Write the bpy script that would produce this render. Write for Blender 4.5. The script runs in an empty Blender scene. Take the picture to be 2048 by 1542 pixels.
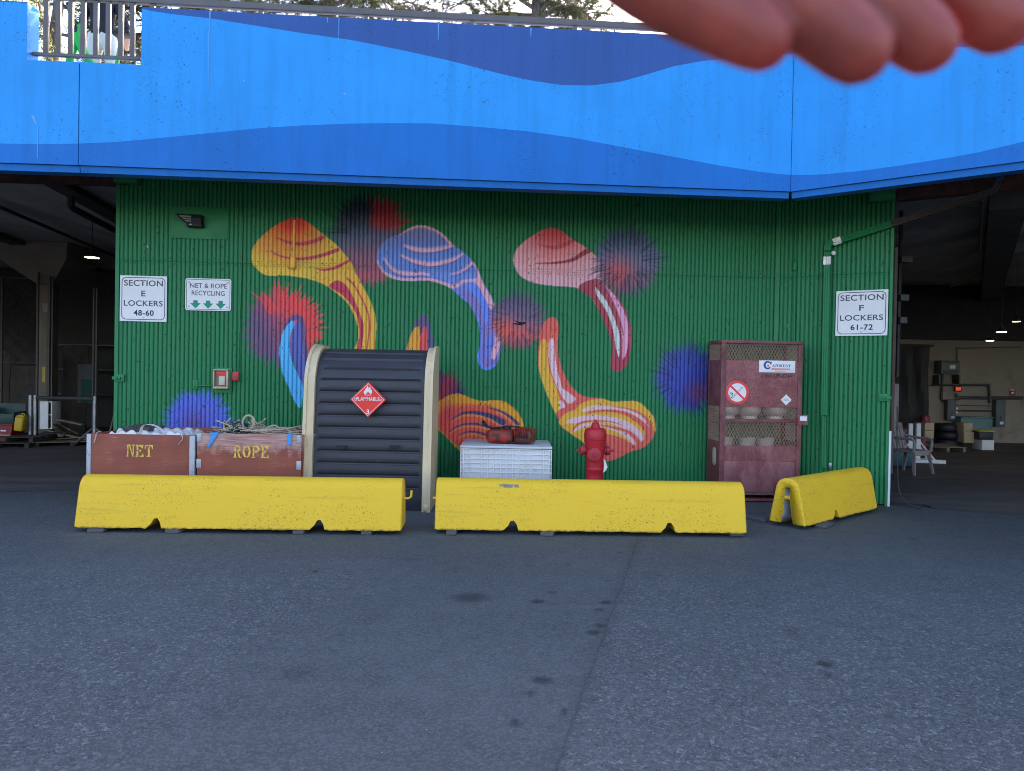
import bpy, bmesh, math, random
import numpy as np
from mathutils import Vector, Matrix

random.seed(7)
rng = np.random.default_rng(11)
R = math.radians
SC = bpy.context.scene
COL = SC.collection

# ------------------------------------------------------------------ camera
F_PX, W_PX, H_PX = 1481.0, 2048.0, 1542.0
CAM_Z, PITCH, ROLL = 1.6, R(-0.70), R(1.06)
CAM = Vector((0.0, 0.0, CAM_Z))
_fw = Vector((0, math.cos(PITCH), math.sin(PITCH)))
_r0 = Vector((1, 0, 0))
_u0 = _r0.cross(_fw)
_rt = _r0 * math.cos(ROLL) + _u0 * math.sin(ROLL)
_up = _u0 * math.cos(ROLL) - _r0 * math.sin(ROLL)
cam_data = bpy.data.cameras.new('camera')
cam = bpy.data.objects.new('camera', cam_data)
COL.objects.link(cam)
m3 = Matrix((_rt, _up, -_fw)).transposed()
cam.matrix_world = Matrix.Translation(CAM) @ m3.to_4x4()
cam_data.sensor_width = 36.0
cam_data.lens = 36.0 * F_PX / W_PX
cam_data.clip_start, cam_data.clip_end = 0.02, 3000.0
cam_data.dof.use_dof = True
cam_data.dof.focus_distance = 9.4
cam_data.dof.aperture_fstop = 8.5
SC.camera = cam

# ------------------------------------------------------------------ sky, sun, exposure
SUN_EL, SUN_AZ = R(31), R(24)          # azimuth: clockwise from +Y (the sun stands behind the building, to the right)
world = bpy.data.worlds.new('World')
SC.world = world
world.use_nodes = True
wn = world.node_tree.nodes
sky = wn.new('ShaderNodeTexSky')
sky.sky_type = 'NISHITA'
sky.sun_disc = False
sky.sun_elevation = SUN_EL
sky.sun_rotation = SUN_AZ
sky.air_density, sky.dust_density, sky.ozone_density = 1.0, 1.8, 1.0
tint = wn.new('ShaderNodeMix'); tint.data_type = 'RGBA'; tint.blend_type = 'MULTIPLY'; tint.inputs[0].default_value = 1.0
tint.inputs[7].default_value = (1.06, .99, 1.05, 1)        # camera-like white balance of the open-shade sky
world.node_tree.links.new(sky.outputs[0], tint.inputs[6]); world.node_tree.links.new(tint.outputs[2], wn['Background'].inputs[0])
wn['Background'].inputs[1].default_value = 0.14
sun_d = bpy.data.lights.new('sun', 'SUN')
sun_d.energy, sun_d.angle, sun_d.color = 4.0, R(0.55), (1.0, 0.93, 0.82)
sun = bpy.data.objects.new('sun', sun_d)
COL.objects.link(sun)
sdir = Vector((math.sin(SUN_AZ) * math.cos(SUN_EL), math.cos(SUN_AZ) * math.cos(SUN_EL), math.sin(SUN_EL)))
sun.rotation_euler = sdir.to_track_quat('Z', 'Y').to_euler()
sun.location = sdir * 60
SC.view_settings.view_transform = 'Standard'
SC.view_settings.look = 'None'
SC.view_settings.exposure = 2.2
SC.view_settings.gamma = 1.0
SC.cycles.use_denoising = True
SC.cycles.denoising_input_passes = 'RGB_ALBEDO_NORMAL'
SC.cycles.denoising_prefilter = 'ACCURATE'
SC.cycles.filter_width = 1.0
SC.cycles.max_bounces = 8
SC.cycles.diffuse_bounces = 5
SC.cycles.caustics_reflective = False
SC.cycles.caustics_refractive = False

# ------------------------------------------------------------------ pixel -> world helpers (photo pixels, 2048 x 1542)
def ray(px, py):
    return _fw + _rt * ((px - 1024) / F_PX) - _up * ((py - 771) / F_PX)
def gp(px, py, z=0.0):
    d = ray(px, py)
    return CAM + d * ((z - CAM_Z) / d.z)
def at(px, py, Y):
    d = ray(px, py)
    return CAM + d * (Y / d.y)
def project(P):                         # numpy (...,3) -> px, py
    v = P - np.array(CAM)
    x = v @ np.array(_rt); y = v @ np.array(_up); z = v @ np.array(_fw)
    return 1024 + F_PX * x / z, 771 - F_PX * y / z

class Wall:
    """A vertical plane through a and b; u runs along it, z is up."""
    def __init__(s, a, b):
        s.a = Vector((a.x, a.y, 0)); s.b = Vector((b.x, b.y, 0))
        s.t = (s.b - s.a).normalized(); s.n = Vector((s.t.y, -s.t.x, 0))   # n points to the camera
        s.len = (s.b - s.a).length; s.ang = math.atan2(s.t.y, s.t.x)
    def uz(s, px, py):
        d = ray(px, py)
        k = (s.a - CAM).dot(s.n) / d.dot(s.n)
        p = CAM + d * k
        return (p - s.a).dot(s.t), p.z
    def pt(s, u, z, out=0.0):
        p = s.a + s.t * u + s.n * out
        return Vector((p.x, p.y, z))

# ------------------------------------------------------------------ colour
def lin(c):
    c = c / 255.0
    return c / 12.92 if c <= 0.04045 else ((c + 0.055) / 1.055) ** 2.4
ILL = (0.60, 0.72, 0.96)                # open-shade light on the front of the building: white paint reads 185,200,230
def P(r, g, b, k=1.0):                  # photo colour in that shade -> surface base colour
    c = [lin(v) / i * 0.83 * k for v, i in zip((r, g, b), ILL)]
    s = max(1.0, max(c) / 0.86)             # keep the hue when a colour is brighter than any paint
    return tuple(v / s for v in c)

# ------------------------------------------------------------------ materials
def new_mat(name):
    m = bpy.data.materials.new(name); m.use_nodes = True
    nt = m.node_tree
    return m, nt, nt.nodes['Principled BSDF']
def N(nt, typ, **kw):
    n = nt.nodes.new(typ)
    for k, v in kw.items():
        if k.startswith('i_'):
            key = k[2:]
            key = int(key) if key.isdigit() else key
            n.inputs[key].default_value = v
        else:
            setattr(n, k, v)
    return n
def L(nt, a, b): nt.links.new(a, b)
def coords(nt, scale=(1, 1, 1), kind='Object'):
    tc = N(nt, 'ShaderNodeTexCoord'); mp = N(nt, 'ShaderNodeMapping')
    mp.inputs['Scale'].default_value = scale
    L(nt, tc.outputs[kind], mp.inputs['Vector'])
    return mp.outputs[0]
def noise(nt, vec, scale, detail=4, rough=.55):
    n = N(nt, 'ShaderNodeTexNoise', i_Scale=scale, i_Detail=detail, i_Roughness=rough)
    L(nt, vec, n.inputs['Vector'])
    return n.outputs['Fac']
def ramp(nt, fac, a, b, ca=(0, 0, 0, 1), cb=(1, 1, 1, 1)):
    r = N(nt, 'ShaderNodeValToRGB')
    r.color_ramp.elements[0].position = a; r.color_ramp.elements[1].position = b
    r.color_ramp.elements[0].color = ca; r.color_ramp.elements[1].color = cb
    L(nt, fac, r.inputs[0])
    return r.outputs[0]
def mix(nt, fac, a, b, mode='MIX'):
    n = N(nt, 'ShaderNodeMix', data_type='RGBA', blend_type=mode)
    if isinstance(fac, (int, float)): n.inputs[0].default_value = fac
    else: L(nt, fac, n.inputs[0])
    for v, s in ((a, n.inputs[6]), (b, n.inputs[7])):
        if isinstance(v, tuple): s.default_value = (*v[:3], 1)
        else: L(nt, v, s)
    return n.outputs[2]
def math_n(nt, op, a, b=0.0):
    n = N(nt, 'ShaderNodeMath', operation=op)
    for v, s in ((a, n.inputs[0]), (b, n.inputs[1])):
        if isinstance(v, (int, float)): s.default_value = v
        else: L(nt, v, s)
    return n.outputs[0]
def bump(nt, bsdf, h, strength=.3, dist=.01):
    b = N(nt, 'ShaderNodeBump', i_Strength=strength, i_Distance=dist)
    L(nt, h, b.inputs['Height']); L(nt, b.outputs[0], bsdf.inputs['Normal'])

_mats = {}
def surf(name, col, rough=.6, var=.18, vscale=2.5, metal=0.0, bumps=.25, bscale=80, bdist=.004,
         wear=None, wear_amt=.35, wear_scale=6, stretch=(1, 1, 1), wear2=None, wear2_amt=.35, wear2_scale=40, spec=.4, sss=0.0):
    """A painted, moulded or cast surface: uneven tone, fine relief, up to two kinds of wear with their own colours."""
    if name in _mats: return _mats[name]
    m, nt, b = new_mat(name)
    v = coords(nt, stretch); v0 = coords(nt)
    n1 = noise(nt, v, vscale, 5, .6)
    dark = tuple(c * (1 - var) for c in col[:3]); lite = tuple(min(1, c * (1 + var)) for c in col[:3])
    c = mix(nt, ramp(nt, n1, .3, .7), dark, lite)
    if wear is not None:
        w = noise(nt, v, wear_scale, 8, .68)
        c = mix(nt, ramp(nt, w, 1 - wear_amt - .16, 1 - wear_amt + .02), c, tuple(wear))
    if wear2 is not None:
        w = noise(nt, v0, wear2_scale, 6, .7)
        c = mix(nt, ramp(nt, w, 1 - wear2_amt - .1, 1 - wear2_amt + .02), c, tuple(wear2))
    L(nt, c, b.inputs['Base Color'])
    rn = noise(nt, v0, vscale * 3, 4)
    rr = N(nt, 'ShaderNodeMapRange', i_3=max(.05, rough - .12), i_4=min(1, rough + .12)); L(nt, rn, rr.inputs[0])
    L(nt, rr.outputs[0], b.inputs['Roughness'])
    b.inputs['Metallic'].default_value = metal
    b.inputs['Specular IOR Level'].default_value = spec
    if bumps: bump(nt, b, noise(nt, v0, bscale, 6, .6), bumps, bdist)
    _mats[name] = m
    return m
def glow(name, col, strength):
    m, nt, b = new_mat(name)
    b.inputs['Base Color'].default_value = (*col, 1)
    b.inputs['Emission Color'].default_value = (*col, 1)
    b.inputs['Emission Strength'].default_value = strength
    return m

# ------------------------------------------------------------------ mesh building
class MB:
    """Collects verts / faces of ONE part."""
    def __init__(s): s.v, s.f, s.mi, s.sm = [], [], [], []
    def add(s, vs, fs, mi=0, smooth=False):
        o = len(s.v); s.v += [tuple(p) for p in vs]
        for f in fs:
            s.f.append(tuple(i + o for i in f)); s.mi.append(mi); s.sm.append(smooth)
        return s
    def box(s, x0, x1, y0, y1, z0, z1, mi=0, M=None):
        vs = [Vector((x, y, z)) for z in (z0, z1) for y in (y0, y1) for x in (x0, x1)]
        if M is not None: vs = [M @ p for p in vs]
        return s.add(vs, [(0, 2, 3, 1), (4, 5, 7, 6), (0, 1, 5, 4), (2, 6, 7, 3), (0, 4, 6, 2), (1, 3, 7, 5)], mi)
    def bevbox(s, x0, x1, y0, y1, z0, z1, r=.01, mi=0, M=None, seg=2):
        bm = bmesh.new(); bmesh.ops.create_cube(bm, size=1)
        for p in bm.verts:
            p.co = Vector(((x0 + x1) / 2 + p.co.x * (x1 - x0), (y0 + y1) / 2 + p.co.y * (y1 - y0), (z0 + z1) / 2 + p.co.z * (z1 - z0)))
        bmesh.ops.bevel(bm, geom=list(bm.edges), offset=min(r, .49 * min(x1 - x0, y1 - y0, z1 - z0)), segments=seg, affect='EDGES', profile=.5)
        return s.bm(bm, mi, M, True)
    def bm(s, bm, mi=0, M=None, smooth=False):
        bm.verts.index_update()
        vs = [(M @ p.co) if M is not None else p.co.copy() for p in bm.verts]
        fs = [tuple(p.index for p in f.verts) for f in bm.faces]
        bm.free()
        return s.add(vs, fs, mi, smooth)
    def tube(s, pts, r, n=10, mi=0, cap=True, smooth=True):
        pts = [Vector(p) for p in pts]
        rs = r if isinstance(r, (list, tuple)) else [r] * len(pts)
        o = len(s.v); prev = None
        for i, p in enumerate(pts):
            t = (pts[min(i + 1, len(pts) - 1)] - pts[max(i - 1, 0)])
            t = t.normalized() if t.length > 1e-9 else Vector((0, 0, 1))
            if prev is None:
                a = t.orthogonal().normalized()
            else:
                a = (prev - t * prev.dot(t))
                a = a.normalized() if a.length > 1e-6 else t.orthogonal().normalized()
            prev = a; b = t.cross(a)
            for k in range(n):
                th = 2 * math.pi * k / n
                s.v.append(tuple(p + (a * math.cos(th) + b * math.sin(th)) * rs[i]))
        for i in range(len(pts) - 1):
            for k in range(n):
                s.f.append((o + i * n + k, o + i * n + (k + 1) % n, o + (i + 1) * n + (k + 1) % n, o + (i + 1) * n + k)); s.mi.append(mi); s.sm.append(smooth)
        if cap:
            s.f.append(tuple(o + k for k in reversed(range(n)))); s.mi.append(mi); s.sm.append(False)
            e = o + (len(pts) - 1) * n
            s.f.append(tuple(e + k for k in range(n))); s.mi.append(mi); s.sm.append(False)
        return s
    def lathe(s, prof, n=28, mi=0, M=None, smooth=True):
        """prof: (r, z) from bottom to top about local z."""
        o = len(s.v)
        for r, z in prof:
            for k in range(n):
                th = 2 * math.pi * k / n
                p = Vector((max(r, 1e-4) * math.cos(th), max(r, 1e-4) * math.sin(th), z))
                s.v.append(tuple(M @ p if M is not None else p))
        for i in range(len(prof) - 1):
            for k in range(n):
                s.f.append((o + i * n + k, o + i * n + (k + 1) % n, o + (i + 1) * n + (k + 1) % n, o + (i + 1) * n + k)); s.mi.append(mi); s.sm.append(smooth)
        s.f.append(tuple(o + k for k in reversed(range(n)))); s.mi.append(mi); s.sm.append(False)
        e = o + (len(prof) - 1) * n
        s.f.append(tuple(e + k for k in range(n))); s.mi.append(mi); s.sm.append(False)
        return s
    def prism(s, poly, d0, d1, axis='y', mi=0, M=None):
        """poly in (x,z) extruded along y (axis 'y'); (y,z) along x ('x'); (x,y) along z ('z')."""
        n = len(poly)
        def mk(a, b, d):
            p = {'y': Vector((a, d, b)), 'x': Vector((d, a, b)), 'z': Vector((a, b, d))}[axis]
            return M @ p if M is not None else p
        vs = [mk(a, b, d0) for a, b in poly] + [mk(a, b, d1) for a, b in poly]
        fs = [tuple(range(n)), tuple(reversed(range(n, 2 * n)))] + [(i, i + n, (i + 1) % n + n, (i + 1) % n) for i in range(n)]
        return s.add(vs, fs, mi)
    def mesh(s, name, mats):
        me = bpy.data.meshes.new(name)
        me.from_pydata(s.v, [], s.f)
        for m in (mats if isinstance(mats, (list, tuple)) else [mats]): me.materials.append(m)
        me.polygons.foreach_set('material_index', s.mi)
        me.polygons.foreach_set('use_smooth', s.sm)
        bm = bmesh.new(); bm.from_mesh(me)
        bmesh.ops.recalc_face_normals(bm, faces=bm.faces); bm.to_mesh(me); bm.free()
        me.set_sharp_from_angle(angle=R(40))
        me.update()
        return me
    def build(s, name, mats, parent=None, loc=(0, 0, 0), rotz=0.0, auto=True):
        o = bpy.data.objects.new(name, s.mesh(name, mats))
        COL.objects.link(o)
        o.location = loc; o.rotation_euler = (0, 0, rotz)
        if parent is not None: o.parent = parent
        return o

def tag(o, label=None, cat=None, group=None, kind=None):
    if label: o['label'] = label
    if cat: o['category'] = cat
    if group: o['group'] = group
    if kind: o['kind'] = kind
    return o
def thing(name, label, cat, loc=(0, 0, 0), rotz=0.0, group=None):
    o = bpy.data.objects.new(name, None)
    COL.objects.link(o)
    o.location = loc; o.rotation_euler = (0, 0, rotz); o.empty_display_size = .1
    return tag(o, label, cat, group)
def dup(root, loc, rotz=None, label=None):
    r = root.copy(); COL.objects.link(r); r.location = loc
    if rotz is not None: r.rotation_euler = (0, 0, rotz)
    if label: r['label'] = label
    for ch in list(root.children):
        c = ch.copy(); COL.objects.link(c); c.parent = r
        for g in list(ch.children):
            d = g.copy(); COL.objects.link(d); d.parent = c
    return r

def text_geo(txt, bold=0.0, spacing=1.0):
    """2-D outline of a line of lettering, filled: verts (x,y), faces."""
    cu = bpy.data.curves.new('lettering', 'FONT')
    cu.body = txt; cu.size = 1; cu.offset = bold; cu.space_character = spacing; cu.fill_mode = 'FRONT'; cu.resolution_u = 4
    ob = bpy.data.objects.new('lettering', cu)
    COL.objects.link(ob)
    dg = bpy.context.evaluated_depsgraph_get(); dg.update()
    me = bpy.data.meshes.new_from_object(ob.evaluated_get(dg))
    vs = [(p.co.x, p.co.y) for p in me.vertices]; fs = [tuple(p.vertices) for p in me.polygons]
    bpy.data.objects.remove(ob); bpy.data.curves.remove(cu); bpy.data.meshes.remove(me)
    return vs, fs
def lettering(mb, txt, x0, x1, z0, z1, y, bold=.012, mi=0, spacing=1.0, M=None):
    """Lettering stretched to the box x0..x1, z0..z1 on the plane y (facing -y)."""
    vs, fs = text_geo(txt, bold, spacing)
    ax = [v[0] for v in vs]; az = [v[1] for v in vs]
    sx = (x1 - x0) / (max(ax) - min(ax)); sz = (z1 - z0) / (max(az) - min(az))
    q = [Vector((x0 + (a - min(ax)) * sx, y, z0 + (b - min(az)) * sz)) for a, b in vs]
    if M is not None: q = [M @ p for p in q]
    mb.add(q, fs, mi)
def ring(mb, w, h, r, t, cx, cz, y, mi=0, seg=6):
    """Rounded rectangular line (a sign border) of width t on the plane y."""
    def rr(w, h, r):
        out = []
        for sx, sz, a0 in ((1, 1, 0), (-1, 1, 90), (-1, -1, 180), (1, -1, 270)):
            for k in range(seg + 1):
                a = R(a0 + 90 * k / seg)
                out.append((cx + sx * (w / 2 - r) + r * math.cos(a), cz + sz * (h / 2 - r) + r * math.sin(a)))
        return out
    o, i = rr(w, h, r), rr(w - 2 * t, h - 2 * t, max(r - t, .001))
    n = len(o)
    mb.add([(a, y, b) for a, b in o] + [(a, y, b) for a, b in i], [(k, (k + 1) % n, (k + 1) % n + n, k + n) for k in range(n)], mi)
def rrect(w, h, r, seg=5, cx=0, cz=0):
    out = []
    for sx, sz, a0 in ((1, 1, 0), (-1, 1, 90), (-1, -1, 180), (1, -1, 270)):
        for k in range(seg + 1):
            a = R(a0 + 90 * k / seg)
            out.append((cx + sx * (w / 2 - r) + r * math.cos(a), cz + sz * (h / 2 - r) + r * math.sin(a)))
    return out
def catmull(pts, n=6, closed=False):
    pts = [Vector((*p, 0)) if len(p) == 2 else Vector(p) for p in pts]
    m = len(pts); out = []
    for i in range(m if closed else m - 1):
        g = (lambda k: pts[k % m]) if closed else (lambda k: pts[min(max(k, 0), m - 1)])
        p0, p1, p2, p3 = g(i - 1), g(i), g(i + 1), g(i + 2)
        for k in range(n):
            t = k / n
            out.append(.5 * ((2 * p1) + (p2 - p0) * t + (2 * p0 - 5 * p1 + 4 * p2 - p3) * t * t + (3 * p1 - p0 - 3 * p2 + p3) * t ** 3))
    if not closed: out.append(pts[-1])
    return out
# ------------------------------------------------------------------ the mural: every wall vertex gets the paint that lies there
def T(frame, pts):
    ox, oy, s = frame
    return np.array([(ox + p[0] / s, oy + p[1] / s) for p in pts])
ZA, ZB, ZC, ZD, ZE = (450, 380, 3.856), (700, 380, 3.15), (740, 430, 4.674), (1080, 620, 4.976), (860, 760, 4.267)

def smooth_poly(p, n=4):
    return np.array([(v.x, v.y) for v in catmull([tuple(q) for q in p], n, True)])
def inside(poly, X, Y):
    m = np.zeros(X.shape, bool)
    x0, y0 = poly.min(0); x1, y1 = poly.max(0)
    idx = np.nonzero((X >= x0) & (X <= x1) & (Y >= y0) & (Y <= y1))[0]
    if not len(idx): return m
    x, y = X[idx], Y[idx]; c = np.zeros(len(idx), bool)
    n = len(poly)
    for i in range(n):
        ax, ay = poly[i]; bx, by = poly[(i + 1) % n]
        if ay == by: continue
        k = ((ay > y) != (by > y)) & (x < (bx - ax) * (y - ay) / (by - ay) + ax)
        c ^= k
    m[idx] = c
    return m
def stroke(line, w, X, Y):
    """0..1 across a brush stroke with a width at every point (full width)."""
    pts = [tuple(q) for q in line]
    cur = np.array([(v.x, v.y) for v in catmull(pts, 5)])
    ws = np.interp(np.linspace(0, 1, len(cur)), np.linspace(0, 1, len(w)), w) / 2
    best = np.zeros(X.shape)
    pad = ws.max() + 1
    idx = np.nonzero((X > cur[:, 0].min() - pad) & (X < cur[:, 0].max() + pad) & (Y > cur[:, 1].min() - pad) & (Y < cur[:, 1].max() + pad))[0]
    x, y = X[idx], Y[idx]; b = np.zeros(len(idx))
    for i in range(len(cur) - 1):
        a, e = cur[i], cur[i + 1]; d = e - a; l2 = max(d @ d, 1e-9)
        t = np.clip(((x - a[0]) * d[0] + (y - a[1]) * d[1]) / l2, 0, 1)
        dist = np.hypot(x - a[0] - t * d[0], y - a[1] - t * d[1])
        ww = ws[i] + (ws[i + 1] - ws[i]) * t
        b = np.maximum(b, np.clip((ww - dist) / 1.2 + .5, 0, 1))
    best[idx] = b
    return best
def sm(a, b, t):
    t = np.clip((t - a) / (b - a), 0, 1)
    return t * t * (3 - 2 * t)

def paint_mural(X, Y, base):
    C = np.tile(np.array(base), (len(X), 1))
    def put(mask, col):
        m = mask.astype(float)[:, None]
        C[:] = C * (1 - m) + (np.array(col) if not isinstance(col, np.ndarray) or col.ndim == 1 else col) * m
    def fill(fr, pts, col, smooth=True):
        p = T(fr, pts)
        m = inside(smooth_poly(p) if smooth else p, X, Y)
        put(m, col); return m
    def line(fr, pts, w, col, within=None, alpha=1.0):
        k = stroke(T(fr, pts), np.array(w) / fr[2], X, Y) * alpha
        if within is not None: k = k * within
        put(k, col)
    def urchin(cx, cy, r, spike, colf, seed, n=64, soft=.07, spines=None, arc=None):
        g = np.random.default_rng(seed)
        dx, dy = X - cx, Y - cy
        d = np.hypot(dx, dy)
        idx = np.nonzero(d < r * (1.1 + spike))[0]
        if not len(idx): return
        th = (np.arctan2(dy[idx], dx[idx]) / (2 * math.pi)) % 1.0
        a = np.zeros(len(idx))
        for layer in range(3):
            nn = n + 13 * layer
            ph = g.random()
            q = (th * nn + ph) % nn
            b = np.floor(q).astype(int) % nn
            ln = g.uniform(.25, 1.0, nn)[b] * spike
            off = np.abs(q - np.floor(q) - (.5 + g.uniform(-.3, .3, nn)[b])) * 2
            edge = r * (.86 + ln * np.clip(1 - off * 1.25, 0, 1) ** 1.2)
            a = np.maximum(a, sm(0, r * soft, edge - d[idx] + r * soft * .5) * (1.0 if layer < 2 else .75))
        full = np.zeros(len(X)); full[idx] = a
        put(full, colf(dx / r, dy / r))
        if spines:
            ns, sc, lo, hi, wd = spines
            for q in range(ns):
                a_ = 2 * math.pi * (q + g.uniform(-.6, .6)) / ns
                if arc and not (arc[0] < math.degrees(a_) % 360 < arc[1]): continue
                r0, r1 = r * g.uniform(.45, .85), r * g.uniform(lo, hi)
                wob = g.uniform(-.12, .12)
                k = stroke([(cx + r0 * math.cos(a_), cy + r0 * math.sin(a_)), (cx + .5 * (r0 + r1) * math.cos(a_ + wob * .5), cy + .5 * (r0 + r1) * math.sin(a_ + wob * .5)), (cx + r1 * math.cos(a_ + wob), cy + r1 * math.sin(a_ + wob))], [wd, wd * .8, .5], X, Y)
                put(k * g.uniform(.45, .9), P(*sc[q % len(sc)]))
    def blend(stops, t):
        t = np.asarray(t); xs = [s[0] for s in stops]
        cs = np.array([P(*s[1]) for s in stops])
        return np.stack([np.interp(t, xs, cs[:, k]) for k in range(3)], -1)
    def spikes(cx, cy, r, n, a0, a1, lo, hi, wd, cols, seed):
        g = np.random.default_rng(seed)
        for q in range(n):
            a_ = R(a0 + (a1 - a0) * (q + g.uniform(-.4, 1.4)) / n + g.normal() * 5)
            r0, r1 = r * g.uniform(.35, .9), r * g.uniform(lo, hi); wob = g.uniform(-.12, .12); w0 = wd * g.uniform(.6, 1.25)
            k = stroke([(cx + r0 * math.cos(a_), cy + r0 * math.sin(a_)), (cx + .5 * (r0 + r1) * math.cos(a_ + wob * .5), cy + .5 * (r0 + r1) * math.sin(a_ + wob * .5)), (cx + r1 * math.cos(a_ + wob), cy + r1 * math.sin(a_ + wob))], [w0, w0 * .8, .5], X, Y)
            put(k * .9, P(*cols[q % len(cols)]))
    def two(dx, dy, ca, cb, ax, ay, k=1.0):
        return blend([(-.6, ca), (.6, cb)], dx * ax + dy * ay)

    # sea urchin behind the yellow and blue clams
    def u1(dx, dy):
        c = blend([(-1, (24, 28, 50)), (-.25, (50, 60, 92)), (.2, (80, 90, 130)), (.8, (140, 85, 110)), (1.6, (150, 70, 85))], dy + .15 * dx)
        red = (sm(.0, .45, dx + .1) * sm(.15, -.35, dy))[:, None]
        return c * (1 - red) + np.array(P(165, 35, 55)) * red
    urchin(735, 462, 66, .42, u1, 1, 46, .2, (46, [(20, 24, 46), (26, 30, 56)], 1.0, 1.5, 4.0), (175, 290))
    spikes(738, 460, 62, 30, 282, 352, 1.0, 1.5, 4.0, [(165, 38, 56), (138, 34, 54), (150, 48, 66)], 31)
    spikes(742, 520, 44, 16, 30, 120, 1.0, 1.6, 4.5, [(150, 80, 104), (120, 70, 104)], 35)
    urchin(742, 520, 42, .5, lambda dx, dy: blend([(-1, (84, 88, 128)), (1, (165, 85, 105))], dy), 21)
    # yellow clam
    A = [(200, 510), (215, 450), (255, 385), (320, 325), (400, 265), (470, 235), (535, 208), (600, 225), (660, 260), (720, 310), (790, 365), (860, 420), (920, 490), (960, 540), (990, 590), (1005, 640), (1020, 660), (1060, 735), (1110, 830), (1150, 930), (1167, 1030), (1160, 1130), (1140, 1250), (1005, 1250), (1022, 1150), (1020, 1050), (995, 970), (950, 880), (890, 820), (800, 750), (720, 710), (640, 685), (560, 670), (470, 660), (380, 660), (310, 655), (255, 620), (215, 570)]
    ax, ay = (X - 450) * 3.856, (Y - 380) * 3.856
    rad = np.hypot((ax - 545) * .8, ay - 215) + .35 * np.maximum(ax - 545, 0)
    shade = blend([(0, (205, 40, 55)), (90, (222, 75, 55)), (170, (232, 140, 60)), (330, (238, 185, 75)), (430, (240, 212, 85)), (600, (240, 200, 80))], rad)
    mA = fill(ZA, A, shade)
    line(ZA, [(395, 365), (480, 400), (575, 415), (670, 400), (755, 365)], [6, 22, 28, 30, 28], P(178, 62, 90), mA)
    line(ZA, [(345, 465), (430, 510), (540, 530), (650, 525), (760, 500), (870, 460)], [5, 14, 20, 26, 28, 30], P(178, 62, 90), mA)
    line(ZA, [(690, 602), (760, 615), (830, 605), (890, 580), (955, 545)], [5, 18, 22, 24, 20], P(178, 62, 90), mA)
    fill(ZA, [(800, 742), (830, 712), (870, 695), (935, 735), (990, 830), (1040, 950), (1070, 1050), (1065, 1140), (1040, 1250), (1012, 1250), (1035, 1130), (1030, 1030), (1010, 950), (960, 870), (890, 800)], P(176, 58, 88))
    line(ZA, [(785, 742), (830, 700), (880, 672), (940, 672), (995, 620)], [10, 14, 14, 10, 6], P(240, 205, 90), mA)
    line(ZA, [(940, 680), (1000, 740), (1060, 850), (1105, 960), (1112, 1060), (1105, 1150), (1090, 1250)], [16, 12, 12, 12, 14, 12, 12], P(178, 62, 80), mA)
    # blue clam
    B = [(62, 410), (75, 330), (120, 260), (190, 210), (280, 175), (350, 130), (420, 98), (490, 93), (560, 110), (640, 145), (700, 190), (745, 245), (800, 295), (880, 350), (950, 420), (1000, 490), (1035, 570), (1060, 640), (1110, 710), (1140, 780), (1160, 850), (1170, 950), (1180, 1080), (1225, 1180), (1222, 1260), (1190, 1380), (1150, 1430), (1090, 1450), (1040, 1430), (1008, 1370), (1005, 1300), (1025, 1230), (1030, 1140), (1020, 1060), (990, 950), (930, 840), (850, 770), (760, 690), (680, 650), (600, 625), (530, 612), (440, 615), (350, 617), (250, 605), (160, 570), (90, 500)]
    bx, by = (X - 740) * 4.674, (Y - 430) * 4.674
    mB = fill(ZC, B, blend([(90, (128, 130, 190)), (260, (100, 122, 205)), (420, (98, 132, 222)), (640, (110, 140, 228)), (760, (125, 118, 198)), (1450, (118, 112, 200))], by))
    pk = P(222, 180, 218); lb = P(98, 135, 248)
    line(ZC, [(280, 182), (350, 142), (430, 112), (500, 108), (600, 140), (690, 200), (745, 260), (775, 290)], [6, 18, 26, 28, 24, 24, 26, 10], pk, mB)
    for pts, w in (([(325, 285), (420, 322), (530, 332), (650, 318), (770, 285)], [18, 38, 40, 36, 20]), ([(290, 375), (380, 420), (480, 450), (580, 460), (700, 440), (800, 405), (860, 365)], [14, 28, 36, 36, 34, 26, 16]),
                   ([(130, 400), (190, 490), (270, 535), (370, 550), (480, 545), (560, 560)], [12, 28, 34, 34, 24, 10]), ([(750, 555), (850, 525), (920, 480), (960, 440)], [10, 20, 26, 22])):
        line(ZC, pts, [k * 1.7 for k in w], P(165, 160, 225), mB, .45)
        line(ZC, pts, w, pk, mB)
        line(ZC, [(a, b + 26) for a, b in pts], [k * .5 for k in w], P(88, 100, 190), mB, .7)
    line(ZC, [(70, 430), (110, 510), (180, 565), (280, 598), (440, 603), (560, 603), (660, 632), (760, 665), (820, 655), (860, 622), (930, 612), (1000, 600), (1015, 520), (960, 440)], [12, 22, 26, 26, 26, 28, 32, 36, 34, 28, 26, 26, 26, 22], pk, mB)
    fill(ZC, [(1000, 490), (1060, 640), (1140, 780), (1160, 850), (1130, 880), (1080, 800), (1030, 690), (985, 630), (1000, 590)], pk)
    line(ZC, [(940, 665), (1040, 780), (1080, 900), (1100, 1050)], [60, 64, 60, 40], lb, mB)
    line(ZC, [(770, 700), (900, 815), (1000, 970), (1032, 1140), (1018, 1300), (1045, 1420), (1100, 1440), (1185, 1395)], [20, 26, 26, 26, 30, 34, 30, 16], lb, mB)
    line(ZC, [(1160, 1110), (1115, 1200), (1098, 1330)], [50, 48, 24], P(90, 125, 235), mB)
    fill(ZC, [(1160, 1130), (1195, 1130), (1190, 1180), (1225, 1185), (1200, 1260), (1170, 1340), (1140, 1345), (1130, 1310), (1150, 1240), (1165, 1190)], pk)
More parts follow.
